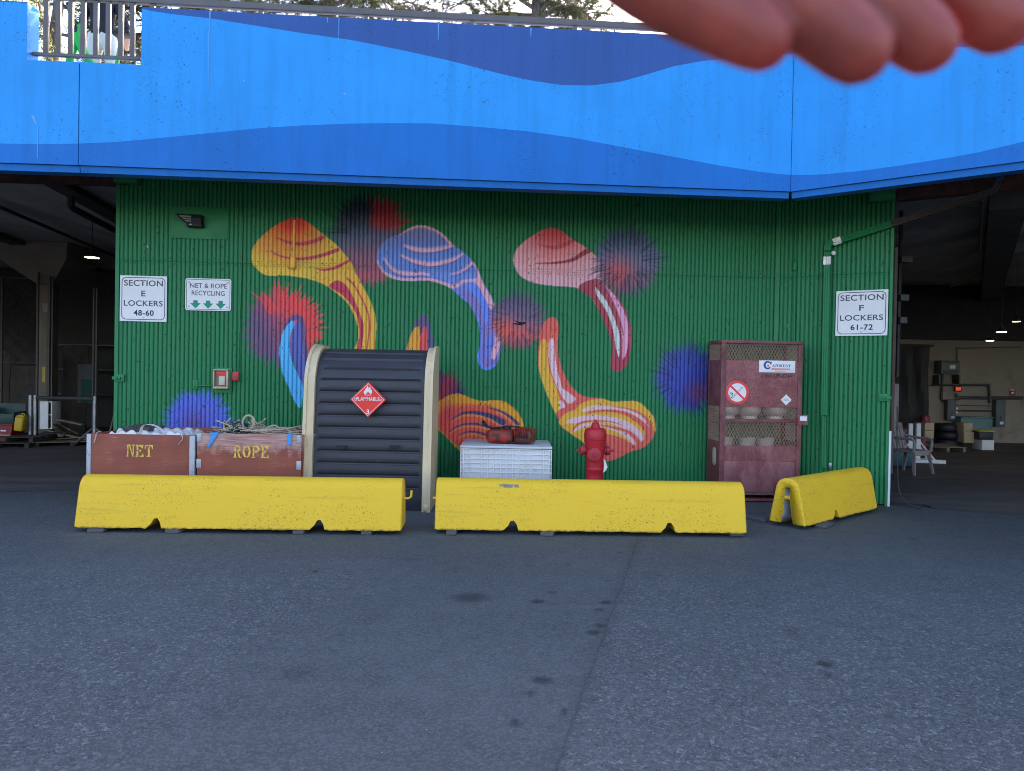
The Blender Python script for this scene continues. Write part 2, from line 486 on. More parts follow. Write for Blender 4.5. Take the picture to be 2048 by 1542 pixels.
    # pink clam
    Cc = [(1028, 440), (1045, 380), (1090, 330), (1160, 280), (1230, 245), (1290, 240), (1340, 260), (1400, 310), (1470, 350), (1530, 395), (1570, 440), (1600, 500), (1590, 560), (1620, 600), (1680, 660), (1720, 720), (1750, 790), (1775, 880), (1775, 960), (1762, 1040), (1750, 1090), (1720, 1130), (1680, 1145), (1645, 1120), (1643, 1060), (1655, 1010), (1640, 930), (1610, 850), (1570, 760), (1520, 680), (1460, 630), (1400, 612), (1300, 605), (1180, 590), (1100, 560), (1050, 510)]
    cx, cy = (X - 700) * 3.15, (Y - 380) * 3.15
    rd = np.hypot((cx - 1300) * .75, cy - 245)
    mC = fill(ZB, Cc, blend([(0, (188, 62, 82)), (70, (205, 85, 100)), (120, (232, 130, 150)), (200, (230, 165, 185)), (300, (226, 180, 205)), (345, (222, 178, 212))], rd))
    line(ZB, [(1200, 345), (1280, 362), (1350, 345), (1410, 315)], [8, 24, 30, 18], P(170, 55, 75), mC, .7)
    line(ZB, [(1170, 462), (1300, 458), (1400, 440), (1460, 405), (1510, 375)], [6, 14, 22, 30, 36], P(150, 55, 75), mC)
    line(ZB, [(1180, 420), (1290, 412), (1380, 390), (1450, 355)], [20, 34, 30, 16], P(232, 150, 165), mC, .8)
    fill(ZB, [(1440, 618), (1490, 575), (1560, 560), (1600, 580), (1680, 660), (1720, 720), (1750, 790), (1775, 880), (1775, 960), (1762, 1040), (1750, 1090), (1720, 1130), (1680, 1145), (1645, 1120), (1643, 1060), (1655, 1010), (1640, 930), (1610, 850), (1570, 760), (1520, 680)], P(160, 62, 88))
    fill(ZB, [(1545, 612), (1610, 690), (1650, 770), (1690, 880), (1705, 960), (1700, 1040), (1690, 1048), (1670, 960), (1655, 870), (1620, 770), (1560, 670)], P(185, 205, 222))
    fill(ZB, [(1600, 590), (1680, 680), (1730, 770), (1755, 870), (1755, 960), (1732, 1050), (1715, 1060), (1718, 960), (1705, 870), (1675, 760), (1620, 660)], P(218, 170, 222))
    line(ZB, [(1590, 590), (1660, 720), (1705, 840), (1718, 900)], [14, 14, 12, 8], P(160, 62, 88), mC)
    # sea urchin over the pink clam
    def u4(dx, dy):
        c = blend([(-1.3, (28, 38, 72)), (-.7, (62, 82, 125)), (-.1, (98, 105, 150)), (.6, (120, 95, 130)), (1.2, (85, 70, 110))], dy)
        red = (np.exp(-((dx + .35) ** 2 + (dy - .45) ** 2) * 3.5) * .75)[:, None]
        return c * (1 - red) + np.array(P(195, 85, 85)) * red
    urchin(1255, 522, 60, .45, u4, 4, 44, .22, (62, [(28, 40, 78), (48, 66, 112), (70, 66, 105)], 1.0, 1.55, 3.2))
    # sea urchin over the blue siphon
    def u3(dx, dy):
        c = blend([(-1.1, (78, 76, 122)), (-.1, (112, 92, 130)), (.5, (190, 92, 100)), (1.2, (120, 65, 100))], dy - .1 * dx)
        red = (np.exp(-((dx + .6) ** 2 + (dy - .35) ** 2) * 5) * .8)[:, None]
        return c * (1 - red) + np.array(P(215, 95, 75)) * red
    urchin(1036, 642, 51, .45, u3, 3, 44, .22, (56, [(78, 72, 112), (96, 72, 108), (70, 60, 96)], 1.0, 1.5, 3.0))
    # red and purple sea urchin with the blue siphon over it
    def u2(dx, dy):
        c = two(dx, dy, (92, 82, 132), (218, 78, 88), .85, -.55)
        dk = (np.exp(-((dx + .1) ** 2 + (dy - .35) ** 2) * 2.0) * .5)[:, None]
        return c * (1 - dk) + np.array(P(105, 72, 110)) * dk
    urchin(566, 655, 70, .42, u2, 2, 34, .1, (70, [(96, 78, 128), (120, 72, 110)], 1.0, 1.42, 4.5), (70, 235))
    spikes(566, 655, 70, 36, 228, 400, 1.0, 1.42, 7.5, [(214, 76, 86), (205, 70, 84)], 32)
    line(ZA, [(470, 1060), (530, 985), (590, 1010), (605, 1180), (640, 1400), (660, 1560)], [40, 40, 40, 40, 60, 60], P(98, 78, 138))
    fill(ZA, [(535, 1050), (560, 1012), (588, 1050), (592, 1150), (620, 1320), (650, 1500), (640, 1600), (590, 1560), (550, 1390), (510, 1270), (505, 1160)], P(85, 95, 185))
    fill(ZA, [(440, 1110), (475, 1050), (510, 1008), (535, 1016), (533, 1050), (502, 1120), (497, 1220), (520, 1330), (560, 1420), (600, 1520), (590, 1650), (570, 1680), (520, 1600), (480, 1500), (450, 1440), (425, 1330), (418, 1220)], P(80, 178, 250))
    # siphon behind the shed and the red-yellow clam it belongs to
    fill(ZC, [(500, 925), (540, 960), (570, 1050), (582, 1290), (340, 1290), (380, 1120), (430, 990)], P(90, 80, 128))
    fill(ZC, [(340, 1290), (370, 1150), (410, 1065), (440, 1044), (464, 1065), (450, 1290)], P(236, 180, 62))
    fill(ZC, [(465, 1290), (470, 1130), (490, 1065), (515, 1034), (532, 1085), (530, 1290)], P(205, 80, 92))
    urchin(882, 790, 42, .5, lambda dx, dy: blend([(-.8, (52, 45, 105)), (.0, (150, 45, 70)), (.8, (60, 45, 110))], dx + dy * .6), 7, 36)
    E = [(-60, 240), (10, 210), (60, 185), (110, 160), (160, 130), (230, 115), (290, 128), (350, 155), (420, 175), (500, 175), (560, 170), (640, 185), (710, 235), (760, 290), (800, 380), (790, 470), (700, 560), (560, 640), (400, 660), (250, 600), (180, 530), (120, 470), (60, 420), (-40, 380)]
    ex, ey = (X - 860) * 4.267, (Y - 760) * 4.267
    mE = fill(ZE, E, P(238, 178, 55))
    k = inside(smooth_poly(T(ZE, [(20, 330), (90, 230), (180, 190), (330, 200), (480, 215), (600, 250), (690, 320), (740, 420), (650, 560), (400, 610), (240, 560), (130, 470)])), X, Y)
    dd = sm(1.15, .75, np.hypot((ex - 380) / 380, (ey - 400) / 215))
    put(k * dd, P(205, 85, 78))
    put(mE * np.exp(-(((ex - 150) / 75) ** 2 + ((ey - 270) / 90) ** 2)) * .8, P(195, 55, 88))
    for pts, w in (([(180, 340), (280, 285), (400, 280), (520, 310), (620, 360)], [6, 20, 30, 40, 60]), ([(490, 235), (600, 265), (690, 320), (750, 375)], [5, 16, 26, 30]),
                   ([(160, 440), (260, 385), (380, 375), (500, 400), (600, 440)], [6, 14, 18, 22, 26]), ([(240, 470), (340, 440), (440, 455), (520, 490)], [6, 14, 18, 20])):
        line(ZE, [(a, b + 22) for a, b in pts], [q * .9 for q in w], P(232, 165, 75), mE, .8)
        line(ZE, pts, w, P(72, 62, 118), mE)
    # salmon siphon and the striped yellow clam
    Fo = [(120, 68), (160, 85), (185, 140), (190, 220), (180, 300), (182, 400), (195, 500), (230, 610), (280, 710), (350, 800), (430, 855), (520, 872), (620, 880), (720, 910), (830, 905), (950, 905), (1010, 930), (1070, 985), (1130, 1060), (1156, 1150), (1145, 1230), (1100, 1310), (1020, 1375), (900, 1410), (800, 1465), (700, 1500), (630, 1495), (520, 1410), (430, 1320), (330, 1250), (215, 1165), (185, 1100), (150, 1020), (90, 890), (30, 740), (0, 640), (-20, 540), (-20, 420), (-5, 300), (10, 200), (50, 110)]
    sal, yel, wht = P(202, 98, 96), P(240, 200, 82), P(222, 200, 228)
    mF = fill(ZD, Fo, sal)
    fill(ZD, [(35, 288), (65, 300), (72, 360), (78, 520), (118, 670), (172, 790), (192, 880), (200, 960), (180, 1005), (150, 1020), (90, 890), (30, 740), (2, 640), (-12, 540), (-8, 420), (8, 320)], yel)
    fill(ZD, [(120, 280), (143, 320), (150, 450), (165, 560), (190, 660), (220, 770), (245, 795), (300, 830), (350, 872), (345, 905), (300, 932), (265, 920), (225, 870), (170, 760), (120, 640), (90, 500), (85, 370), (98, 300)], wht)
    fill(ZD, [(188, 910), (215, 893), (262, 965), (190, 990)], wht, False)
    mS = fill(ZD, [(190, 1110), (230, 1050), (290, 1012), (350, 990), (390, 945), (450, 912), (540, 888), (640, 886), (720, 912), (830, 908), (950, 908), (1010, 934), (1070, 990), (1128, 1064), (1148, 1150), (1138, 1225), (1000, 1370), (800, 1440), (640, 1480), (520, 1400), (430, 1315), (330, 1245), (220, 1160)], yel)
    fill(ZD, [(560, 1240), (700, 1240), (820, 1275), (900, 1320), (1000, 1300), (1060, 1200), (1110, 1150), (1135, 1228), (1100, 1310), (1020, 1375), (900, 1410), (800, 1465), (700, 1500), (630, 1495), (540, 1400)], sal)
    line(ZD, [(430, 1000), (560, 968), (720, 980), (870, 1003), (980, 1050), (1060, 1130), (1085, 1200)], [30, 44, 36, 34, 36, 34, 20], wht, mS)
    fill(ZD, [(270, 1130), (300, 1085), (400, 1058), (520, 1045), (700, 1060), (850, 1100), (960, 1170), (1020, 1235), (1032, 1285), (1005, 1320), (940, 1250), (850, 1190), (700, 1130), (560, 1112), (400, 1122)], wht)
    line(ZD, [(460, 1030), (560, 1008), (700, 1003), (850, 1030), (960, 1090), (1050, 1170), (1085, 1260), (1075, 1330)], [10, 22, 28, 36, 46, 60, 70, 70], sal, mS)
    line(ZD, [(730, 962), (870, 982), (1000, 1032), (1080, 1110), (1112, 1200), (1100, 1290)], [6, 14, 22, 36, 44, 40], sal, mS)
    line(ZD, [(345, 1200), (430, 1150), (540, 1138), (660, 1160), (770, 1195), (870, 1255), (940, 1330)], [24, 34, 30, 30, 40, 44, 30], wht, mS)
    line(ZD, [(325, 1200), (370, 1142), (450, 1112), (560, 1103), (700, 1112), (820, 1145)], [14, 20, 20, 16, 12, 6], sal, mS)
    line(ZD, [(600, 1145), (760, 1178), (880, 1215), (955, 1280), (1010, 1360)], [14, 24, 34, 44, 54], sal, mS)
    line(ZD, [(660, 1205), (760, 1235), (830, 1270)], [10, 16, 8], yel, mS)
    # dark blue sea urchin behind the cage
    def u5(dx, dy):
        c = blend([(-1.2, (72, 80, 165)), (-.2, (55, 75, 185)), (.6, (30, 45, 150)), (1.3, (25, 40, 120))], dx + .2 * dy)
        red = (np.exp(-((dx - .45) ** 2 * 4 + (dy - .5) ** 2 * 7)) * .8)[:, None]
        return c * (1 - red) + np.array(P(105, 50, 75)) * red
    urchin(1376, 757, 60, .45, u5, 5, 40, .18, (62, [(38, 42, 105), (60, 66, 140), (30, 36, 92)], 1.0, 1.6, 3.0))
    urchin(396, 848, 60, .42, lambda dx, dy: blend([(0, (88, 78, 150)), (.5, (84, 95, 205)), (1.2, (78, 108, 225))], np.hypot(dx + .15, dy)), 6, 40, .1, (70, [(78, 104, 222), (70, 92, 205)], 1.0, 1.35, 5.0))
    return C
# ------------------------------------------------------------------ ground
def add_attr(me, name, vals, typ='FLOAT'):
    a = me.attributes.new(name, typ, 'POINT')
    if typ == 'FLOAT': a.data.foreach_set('value', np.ascontiguousarray(vals, np.float32).ravel())
    else: a.data.foreach_set('color', np.ascontiguousarray(np.c_[vals, np.ones(len(vals))], np.float32).ravel())
def grid_mesh(name, V, nx, ny, mats):
    """V: (ny*nx, 3) -> quads."""
    me = bpy.data.meshes.new(name)
    i = np.arange(nx - 1)[None, :] + np.arange(ny - 1)[:, None] * nx
    q = np.stack([i, i + 1, i + 1 + nx, i + nx], -1).reshape(-1, 4)
    me.vertices.add(len(V)); me.vertices.foreach_set('co', np.ascontiguousarray(V, np.float32).ravel())
    me.loops.add(q.size); me.loops.foreach_set('vertex_index', q.astype(np.int32).ravel())
    me.polygons.add(len(q)); me.polygons.foreach_set('loop_start', np.arange(0, q.size, 4, dtype=np.int32))
    me.update(calc_edges=True); me.validate()
    me.materials.append(mats)
    return me
gx = np.r_[-900, -200, -60, -25, np.arange(-9, 9.01, .04), 25, 60, 200, 900]
gy = np.r_[-900, -200, -60, -20, -5, np.arange(1.5, 10.6, .04), 14, 25, 60, 200, 900]
GX, GY = np.meshgrid(gx, gy); GXf, GYf = GX.ravel(), GY.ravel()
stain = np.zeros(len(GXf))
for sx, sy, sw, sh, k in ((940, 1195, 46, 12, .55), (955, 1192, 16, 6, .5), (1075, 1203, 17, 5, .8), (1105, 1185, 15, 5, .45), (1108, 1208, 12, 4, .4), (1212, 1205, 13, 3, .8), (1197, 1219, 10, 4, .7),
                          (1200, 1251, 16, 5, .75), (1188, 1265, 15, 6, .75), (1085, 1360, 24, 8, .75), (1062, 1388, 16, 6, .55), (1030, 1446, 18, 6, .6), (1128, 1424, 9, 3, .6), (1122, 1436, 8, 3, .5), (1650, 1328, 18, 5, .85), (1655, 1351, 11, 4, .7),
                          (600, 1345, 42, 26, .34), (1580, 1262, 34, 22, .32), (1305, 1148, 40, 13, .3), (1240, 1106, 8, 3, .5), (1825, 1078, 12, 3, .5), (630, 1143, 11, 4, .6), (410, 1438, 8, 3, .8), (442, 1443, 5, 2, .6), (825, 1120, 40, 8, .3),
                          (755, 1352, 10, 4, .4), (1215, 1162, 8, 3, .5), (1470, 1208, 14, 5, .4), (990, 1110, 9, 3, .4), (170, 1123, 9, 3, .5), (77, 1180, 12, 4, .35), (1785, 1435, 14, 6, .3)):
    c = gp(sx, sy); rx = (gp(sx + sw, sy) - c).length; ry = abs(gp(sx, sy + sh).y - c.y)
    d = np.hypot((GXf - c.x) / rx, (GYf - c.y) / max(ry, .05))
    stain = np.maximum(stain, k * (1 - np.clip((d - .45) / .9, 0, 1)))
def side(p0, p1):
    a, b = gp(*p0), gp(*p1); t = (b - a).normalized()
    return (GXf - a.x) * -t.y + (GYf - a.y) * t.x
seam = side((1278, 1075), (1108, 1545))
edge = side((905, 1068), (230, 1545))
smooth_band = (1 - np.clip((seam + .05) / .1, 0, 1)) if False else 1.0 * ((seam > 0) == (side((1278, 1075), (1108, 1545))[np.argmin((GXf - 0) ** 2 + (GYf - 4) ** 2)] > 0))
far = np.clip((GYf - 5.6) / 1.0, 0, 1)                       # newer, finer paving nearer the building
coarse_l = np.clip((edge * np.sign(edge[np.argmin((GXf + 2.5) ** 2 + (GYf - 3.5) ** 2)]) + .25) / .6, 0, 1)
coarse = np.maximum(1 - smooth_band, coarse_l) * (1 - .75 * far)
m, nt, b = new_mat('asphalt')
v = coords(nt)
def attr(nt, name): return N(nt, 'ShaderNodeAttribute', attribute_name=name).outputs['Fac']
big = noise(nt, v, .45, 5, .6); mid = noise(nt, v, 5, 6, .65)
base = mix(nt, ramp(nt, big, .3, .72), (.061, .069, .064), (.096, .105, .097))
base = mix(nt, math_n(nt, 'MULTIPLY', ramp(nt, mid, .42, .7), .35), base, (.036, .036, .040))
vor = N(nt, 'ShaderNodeTexVoronoi', i_Scale=85.0); L(nt, v, vor.inputs['Vector'])
vorb = N(nt, 'ShaderNodeTexVoronoi', i_Scale=60.0); L(nt, v, vorb.inputs['Vector'])
sep = N(nt, 'ShaderNodeSeparateColor'); L(nt, vor.outputs['Color'], sep.inputs[0])
sepb = N(nt, 'ShaderNodeSeparateColor'); L(nt, vorb.outputs['Color'], sepb.inputs[0])
fine = ramp(nt, sep.outputs[0], .35, 1.0)
base = mix(nt, math_n(nt, 'MULTIPLY', fine, .5), base, (.17, .17, .172))
agg = math_n(nt, 'MULTIPLY', math_n(nt, 'MULTIPLY', ramp(nt, sepb.outputs[1], .60, .95), ramp(nt, vorb.outputs['Distance'], .52, .30)), attr(nt, 'coarse'))
base = mix(nt, math_n(nt, 'MULTIPLY', agg, .74), base, (.235, .23, .225))
pits = math_n(nt, 'MULTIPLY', math_n(nt, 'MULTIPLY', ramp(nt, sepb.outputs[2], .6, .95), ramp(nt, vorb.outputs['Distance'], .5, .2)), attr(nt, 'coarse'))
base = mix(nt, math_n(nt, 'MULTIPLY', pits, .7), base, (.022, .022, .025))
st = math_n(nt, 'MULTIPLY', math_n(nt, 'MINIMUM', math_n(nt, 'MULTIPLY', attr(nt, 'stain'), 1.12), .9), ramp(nt, math_n(nt, 'ADD', attr(nt, 'stain'), math_n(nt, 'MULTIPLY', math_n(nt, 'SUBTRACT', noise(nt, v, 26, 7, .75), .5), 1.5)), .12, .42))
base = mix(nt, st, base, (.018, .019, .020))
wob = math_n(nt, 'MULTIPLY', math_n(nt, 'SUBTRACT', noise(nt, v, 3.0, 6, .65), .5), .07)
cd = math_n(nt, 'ABSOLUTE', math_n(nt, 'ADD', attr(nt, 'seam'), wob))
base = mix(nt, math_n(nt, 'MULTIPLY', ramp(nt, cd, .004, .012, (1, 1, 1, 1), (0, 0, 0, 1)), .3), base, (.018, .018, .02))
cdw = ramp(nt, cd, .0, .10, (1, 1, 1, 1), (0, 0, 0, 1))
base = mix(nt, math_n(nt, 'MULTIPLY', cdw, .22), base, (.03, .03, .033))
litter = ramp(nt, noise(nt, v, 30, 2, .5), .765, .78)
base = mix(nt, math_n(nt, 'MULTIPLY', litter, .7), base, (.5, .5, .5))
streak = noise(nt, coords(nt, (.5, 3.5, 1)), 1.2, 6, .65)
base = mix(nt, math_n(nt, 'MULTIPLY', ramp(nt, streak, .55, .8), .35), base, (.13, .128, .126))
L(nt, base, b.inputs['Base Color'])
b.inputs['Roughness'].default_value = .82; b.inputs['Specular IOR Level'].default_value = .3
hb = math_n(nt, 'ADD', math_n(nt, 'MULTIPLY', sep.outputs[0], .5), math_n(nt, 'MULTIPLY', vorb.outputs['Distance'], -1.2))
bump(nt, b, hb, .55, .006)
V = np.c_[GXf, GYf, np.zeros(len(GXf))]
gme = grid_mesh('ground', V, len(gx), len(gy), m)
add_attr(gme, 'stain', stain); add_attr(gme, 'coarse', coarse); add_attr(gme, 'seam', np.clip(seam, -3, 3))
ground = bpy.data.objects.new('ground', gme); COL.objects.link(ground)
tag(ground, 'grey blue asphalt yard with oil spots and a long crack', kind='structure')

# ------------------------------------------------------------------ green mural wall
A0 = gp(240, 520, 3.05); K0 = gp(1552, 556, 3.05); R0 = Vector((4.893, 9.655, 0))
WL, WR = Wall(A0, K0), Wall(K0, R0)
WALL_TOP = 4.30
mural = thing('mural_wall', 'green corrugated metal wall painted with clams and sea urchins', 'wall', (WL.a.x, WL.a.y, 0))
m, nt, b = new_mat('mural_paint')
v = coords(nt)
pc = N(nt, 'ShaderNodeAttribute', attribute_name='paint').outputs['Color']
streak = noise(nt, coords(nt, (9, 9, .55)), 2.0, 6, .6)
c = mix(nt, math_n(nt, 'MULTIPLY', ramp(nt, streak, .45, .8), .14), pc, (.01, .03, .02))
blot = noise(nt, v, 1.6, 5, .6)
c = mix(nt, math_n(nt, 'MULTIPLY', ramp(nt, blot, .35, .7), .22), c, mix(nt, .5, pc, (.04, .16, .10)))
spk = noise(nt, coords(nt, (1, 1, .7)), 34, 3, .5)
c = mix(nt, math_n(nt, 'MULTIPLY', ramp(nt, spk, .64, .68), .85), c, (.006, .02, .013))
wsp = noise(nt, coords(nt, (1, 1, .6)), 13, 2, .5)
c = mix(nt, math_n(nt, 'MULTIPLY', ramp(nt, wsp, .785, .80), .8), c, (.55, .6, .58))
L(nt, c, b.inputs['Base Color'])
b.inputs['Roughness'].default_value = .5; b.inputs['Specular IOR Level'].default_value = .35
bump(nt, b, noise(nt, v, 26, 4, .5), .12, .004)
MURAL = m
GREEN = P(26, 114, 74)
PITCH_RIB = .0572
def corrugated(name, W, u0, u1, painted, parent):
    prof = ((0, 0), (.009, 0), (.018, 0), (.028, 0), (.0375, 0), (.0405, -.028), (.0465, -.028), (.0545, -.028))
    us, ys = [], []
    k = 0
    while u0 + k * PITCH_RIB < u1:
        for du, dy in prof:
            u = u0 + k * PITCH_RIB + du
            if u <= u1: us.append(u); ys.append(dy)
        k += 1
    us.append(u1); ys.append(0)
    us, ys = np.array(us), np.array(ys)
    zs = np.r_[np.arange(0.02, 3.045, .0095), 3.048, 3.052, np.arange(3.06, WALL_TOP + .001, .0095)]
    U, Z = np.meshgrid(us, zs); D = np.tile(ys, (len(zs), 1))
    D = D + np.where(Z > 3.05, .006, 0) + .003 * np.sin(U * 2.1 + 1) * np.sin(Z * 1.3)
    U, Z, D = U.ravel(), Z.ravel(), D.ravel()
    o = np.array(parent.location)
    V = np.array(W.a)[None] + U[:, None] * np.array(W.t) + D[:, None] * np.array(W.n) + Z[:, None] * np.array((0, 0, 1.0)) - o
    me = grid_mesh(name, V, len(us), len(zs), MURAL)
    if painted:
        X, Y = project(np.array(W.a)[None] + U[:, None] * np.array(W.t) + Z[:, None] * np.array((0, 0, 1.0)))
        C = paint_mural(X, Y, GREEN)
    else:
        C = np.tile(np.array(GREEN), (len(U), 1))
    add_attr(me, 'paint', C, 'FLOAT_COLOR')
    ob = bpy.data.objects.new(name, me); COL.objects.link(ob); ob.parent = parent
    return ob
corrugated('corrugated_sheet', WL, 0, WL.len, True, mural)
corrugated('corrugated_sheet', WR, 0, WR.len, False, mural)
M_GREEN = surf('green_paint', GREEN, .5, .15, 4, bumps=.15, bscale=60, wear=(.01, .03, .02), wear_amt=.2, wear_scale=18)
def wmat(W, u, z, out=0.0):             # local frame on the wall: x along, -y out of the wall, z up (relative to the mural wall's empty)
    p = W.pt(u, z, out)
    return Matrix.Translation(p) @ Matrix.Rotation(W.ang, 4, 'Z')
ML = Matrix.Translation(-Vector(mural.location))
def wall_part(name, W, u, z, out, fn, mat_):
    mb = MB(); fn(mb, ML @ wmat(W, u, z, out)); return mb.build(name, mat_, mural)
M_STEEL = surf('galvanised_steel', (.36, .37, .38), .42, .25, 12, metal=.6, bumps=.15, bscale=40, wear=(.12, .12, .12), wear_amt=.25, wear_scale=20)
# screws along the sheet lap
mb = MB()
for W in (WL, WR):
    for i in range(int(W.len / PITCH_RIB)):
        for dz in (-.028, .03):
            if random.random() < .9:
                p = ML @ W.pt(i * PITCH_RIB + .018, 3.05 + dz, .010)
                mb.box(p.x - .005, p.x + .005, p.y - .006, p.y + .004, p.z - .005, p.z + .005)
tag(mb.build('lap_screw', M_GREEN, mural), kind='stuff')
# end posts and the flashing at the kink
wall_part('end_post', WL, 0, 0, 0, lambda q, M: q.box(-.05, -.002, -.02, .09, 0, WALL_TOP, M=M), M_GREEN)
wall_part('end_post', WR, WR.len, 0, 0, lambda q, M: q.box(.002, .035, -.02, .09, 0, WALL_TOP, M=M), M_GREEN)
M_WHITE_PIPE = surf('white_pipe', (.72, .72, .70), .5, .1, 5, wear=(.2, .2, .2), wear_amt=.2)
wall_part('white_edge_strip', WR, WR.len, 0, 0, lambda q, M: q.box(.037, .06, -.022, .05, 0, .98, M=M), M_WHITE_PIPE)
wall_part('corner_flashing', WR, 0, 0, 0, lambda q, M: q.box(-.004, .055, -.028, -.010, .02, WALL_TOP, M=M), M_GREEN)
# door-track stub brackets at both top ends and the hasps
for W, px, py in ((WL, 258, 358), (WR, 1764, 392)):
    u, z = W.uz(px, py)
    wall_part('track_bracket', W, u, z, .02, lambda q, M: q.bevbox(-.13, .17, -.14, .02, -.085, .085, .008, M=M), M_GREEN)
for W, px, py, s in ((WL, 241, 756, -1), (WR, 1768, 795, 1)):
    u, z = W.uz(px, py)
    def hasp(q, M):
        q.bevbox(-.06, .06, -.03, 0, -.05, .05, .006, M=M); q.bevbox(-.012, .02, -.055, -.03, -.014, .014, .004, M=M)
        q.box(s * .06 - .03, s * .06 + .03, -.045, -.028, -.02, .02, M=M)
    wall_part('hasp', W, u, z, .0, hasp, M_GREEN)
u, z = WR.uz(1661, 930)
def hook(q, M):
    q.bevbox(-.02, .02, -.03, 0, -.03, .03, .004, M=M); q.tube([M @ Vector(p) for p in ((0, -.02, -.02), (0, -.05, -.05), (0, -.03, -.075))], .006)
wall_part('padlock_tab', WR, u, z, .0, hook, M_STEEL)
# plates painted with the wall
def plate(px0, py0, px1, py1, name='backing_plate', W=WL):
    u0, z0 = W.uz(px0, py0); u1, z1 = W.uz(px1, py1)
    def f(q, M):
        w, h = (u1 - u0) / 2, (z0 - z1) / 2
        q.bevbox(-w, w, -.006, .003, -h, h, .003, M=M)
        for sx in (-1, 1):
            for sz in (-1, 1):
                q.box(sx * (w - .03) - .008, sx * (w - .03) + .008, -.011, -.006, sz * (h - .03) - .008, sz * (h - .03) + .008, M=M)
    return wall_part(name, W, (u0 + u1) / 2, (z0 + z1) / 2, .012, f, M_GREEN)
plate(343, 413, 456, 480); plate(430, 735, 464, 786); plate(386, 760, 396, 778)
# ------------------------------------------------------------------ the deck building
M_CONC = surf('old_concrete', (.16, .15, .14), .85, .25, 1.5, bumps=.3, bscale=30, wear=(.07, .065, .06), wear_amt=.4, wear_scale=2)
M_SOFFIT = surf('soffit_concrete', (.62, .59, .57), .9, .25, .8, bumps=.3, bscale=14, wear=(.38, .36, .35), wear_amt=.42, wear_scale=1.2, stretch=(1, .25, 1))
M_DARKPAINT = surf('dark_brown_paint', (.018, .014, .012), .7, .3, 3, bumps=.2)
def fascia_mat(name, col, k=1.0):
    m, nt, b = new_mat(name)
    v = coords(nt)
    c0 = tuple(col)
    n1 = noise(nt, v, 1.1, 5, .6)
    c = mix(nt, ramp(nt, n1, .3, .7), tuple(x * .90 for x in c0), tuple(x * 1.06 for x in c0))
    st = noise(nt, coords(nt, (5, 5, .35)), 1.6, 6, .6)
    c = mix(nt, math_n(nt, 'MULTIPLY', ramp(nt, st, .46, .76), .34), c, tuple(x * .55 for x in c0))
    cl = ramp(nt, noise(nt, v, 1.3, 3, .5), .40, .64)
    sp = math_n(nt, 'MULTIPLY', ramp(nt, noise(nt, v, 34, 4, .62), .625, .66), cl)
    c = mix(nt, math_n(nt, 'MULTIPLY', sp, .8), c, (.010, .03, .07))
    w = ramp(nt, noise(nt, coords(nt, (1, 1, .25)), 12, 2, .5), .80, .815)
    c = mix(nt, math_n(nt, 'MULTIPLY', w, .6), c, (.5, .55, .6))
    L(nt, c, b.inputs['Base Color']); b.inputs['Roughness'].default_value = .6; b.inputs['Specular IOR Level'].default_value = .3
    bump(nt, b, noise(nt, v, 45, 5, .6), .16, .006)
    return m
FM = [fascia_mat('deep_blue_paint', (.006, .155, .50)), fascia_mat('bright_blue_paint', (.023, .31, .74)), fascia_mat('purple_blue_paint', (.034, .100, .315)), surf('bird_lime', (.12, .36, .66), .8)]
building = thing('waterfront_building', 'concrete deck building with a blue wave painted front above the green wall', 'building', (0, 12, 0))
MBld = Matrix.Translation(-Vector(building.location))
def bpart(name, mb, mats): 
    mb.v = [tuple(MBld @ Vector(p)) for p in mb.v]
    return mb.build(name, mats, building)
ZF, ZT, ZN = 3.90, 5.71, 5.06
f0, f1, fk, fr = gp(0, 325, ZF), gp(157, 330, ZF), gp(1583, 383, ZF), gp(2048, 322, ZF)
for p in (f0, f1, fk, fr): p.z = 0
fl = f1 + (f0 - f1).normalized() * 22; frr = fk + (fr - fk).normalized() * 9.5
low_px = [(-60, 284), (0, 287), (100, 288), (160, 287), (230, 284), (330, 275), (430, 265), (520, 256), (600, 251), (700, 247), (800, 246), (870, 247), (960, 254), (1050, 262), (1150, 276), (1250, 295), (1350, 314), (1440, 331), (1530, 345), (1583, 350), (1640, 349), (1720, 342), (1800, 331), (1900, 315), (1960, 304), (2048, 283), (2150, 255)]
high_px = [(-60, 2), (0, 3), (50, 5), (130, -10), (280, 17), (300, 22), (340, 28), (420, 37), (500, 50), (600, 66), (700, 80), (800, 100), (900, 122), (1000, 148), (1060, 161), (1120, 170), (1180, 171), (1240, 163), (1300, 146), (1345, 132), (1400, 122), (1480, 114), (1585, 106), (1750, 101), (1900, 96), (2048, 92), (2150, 90)]
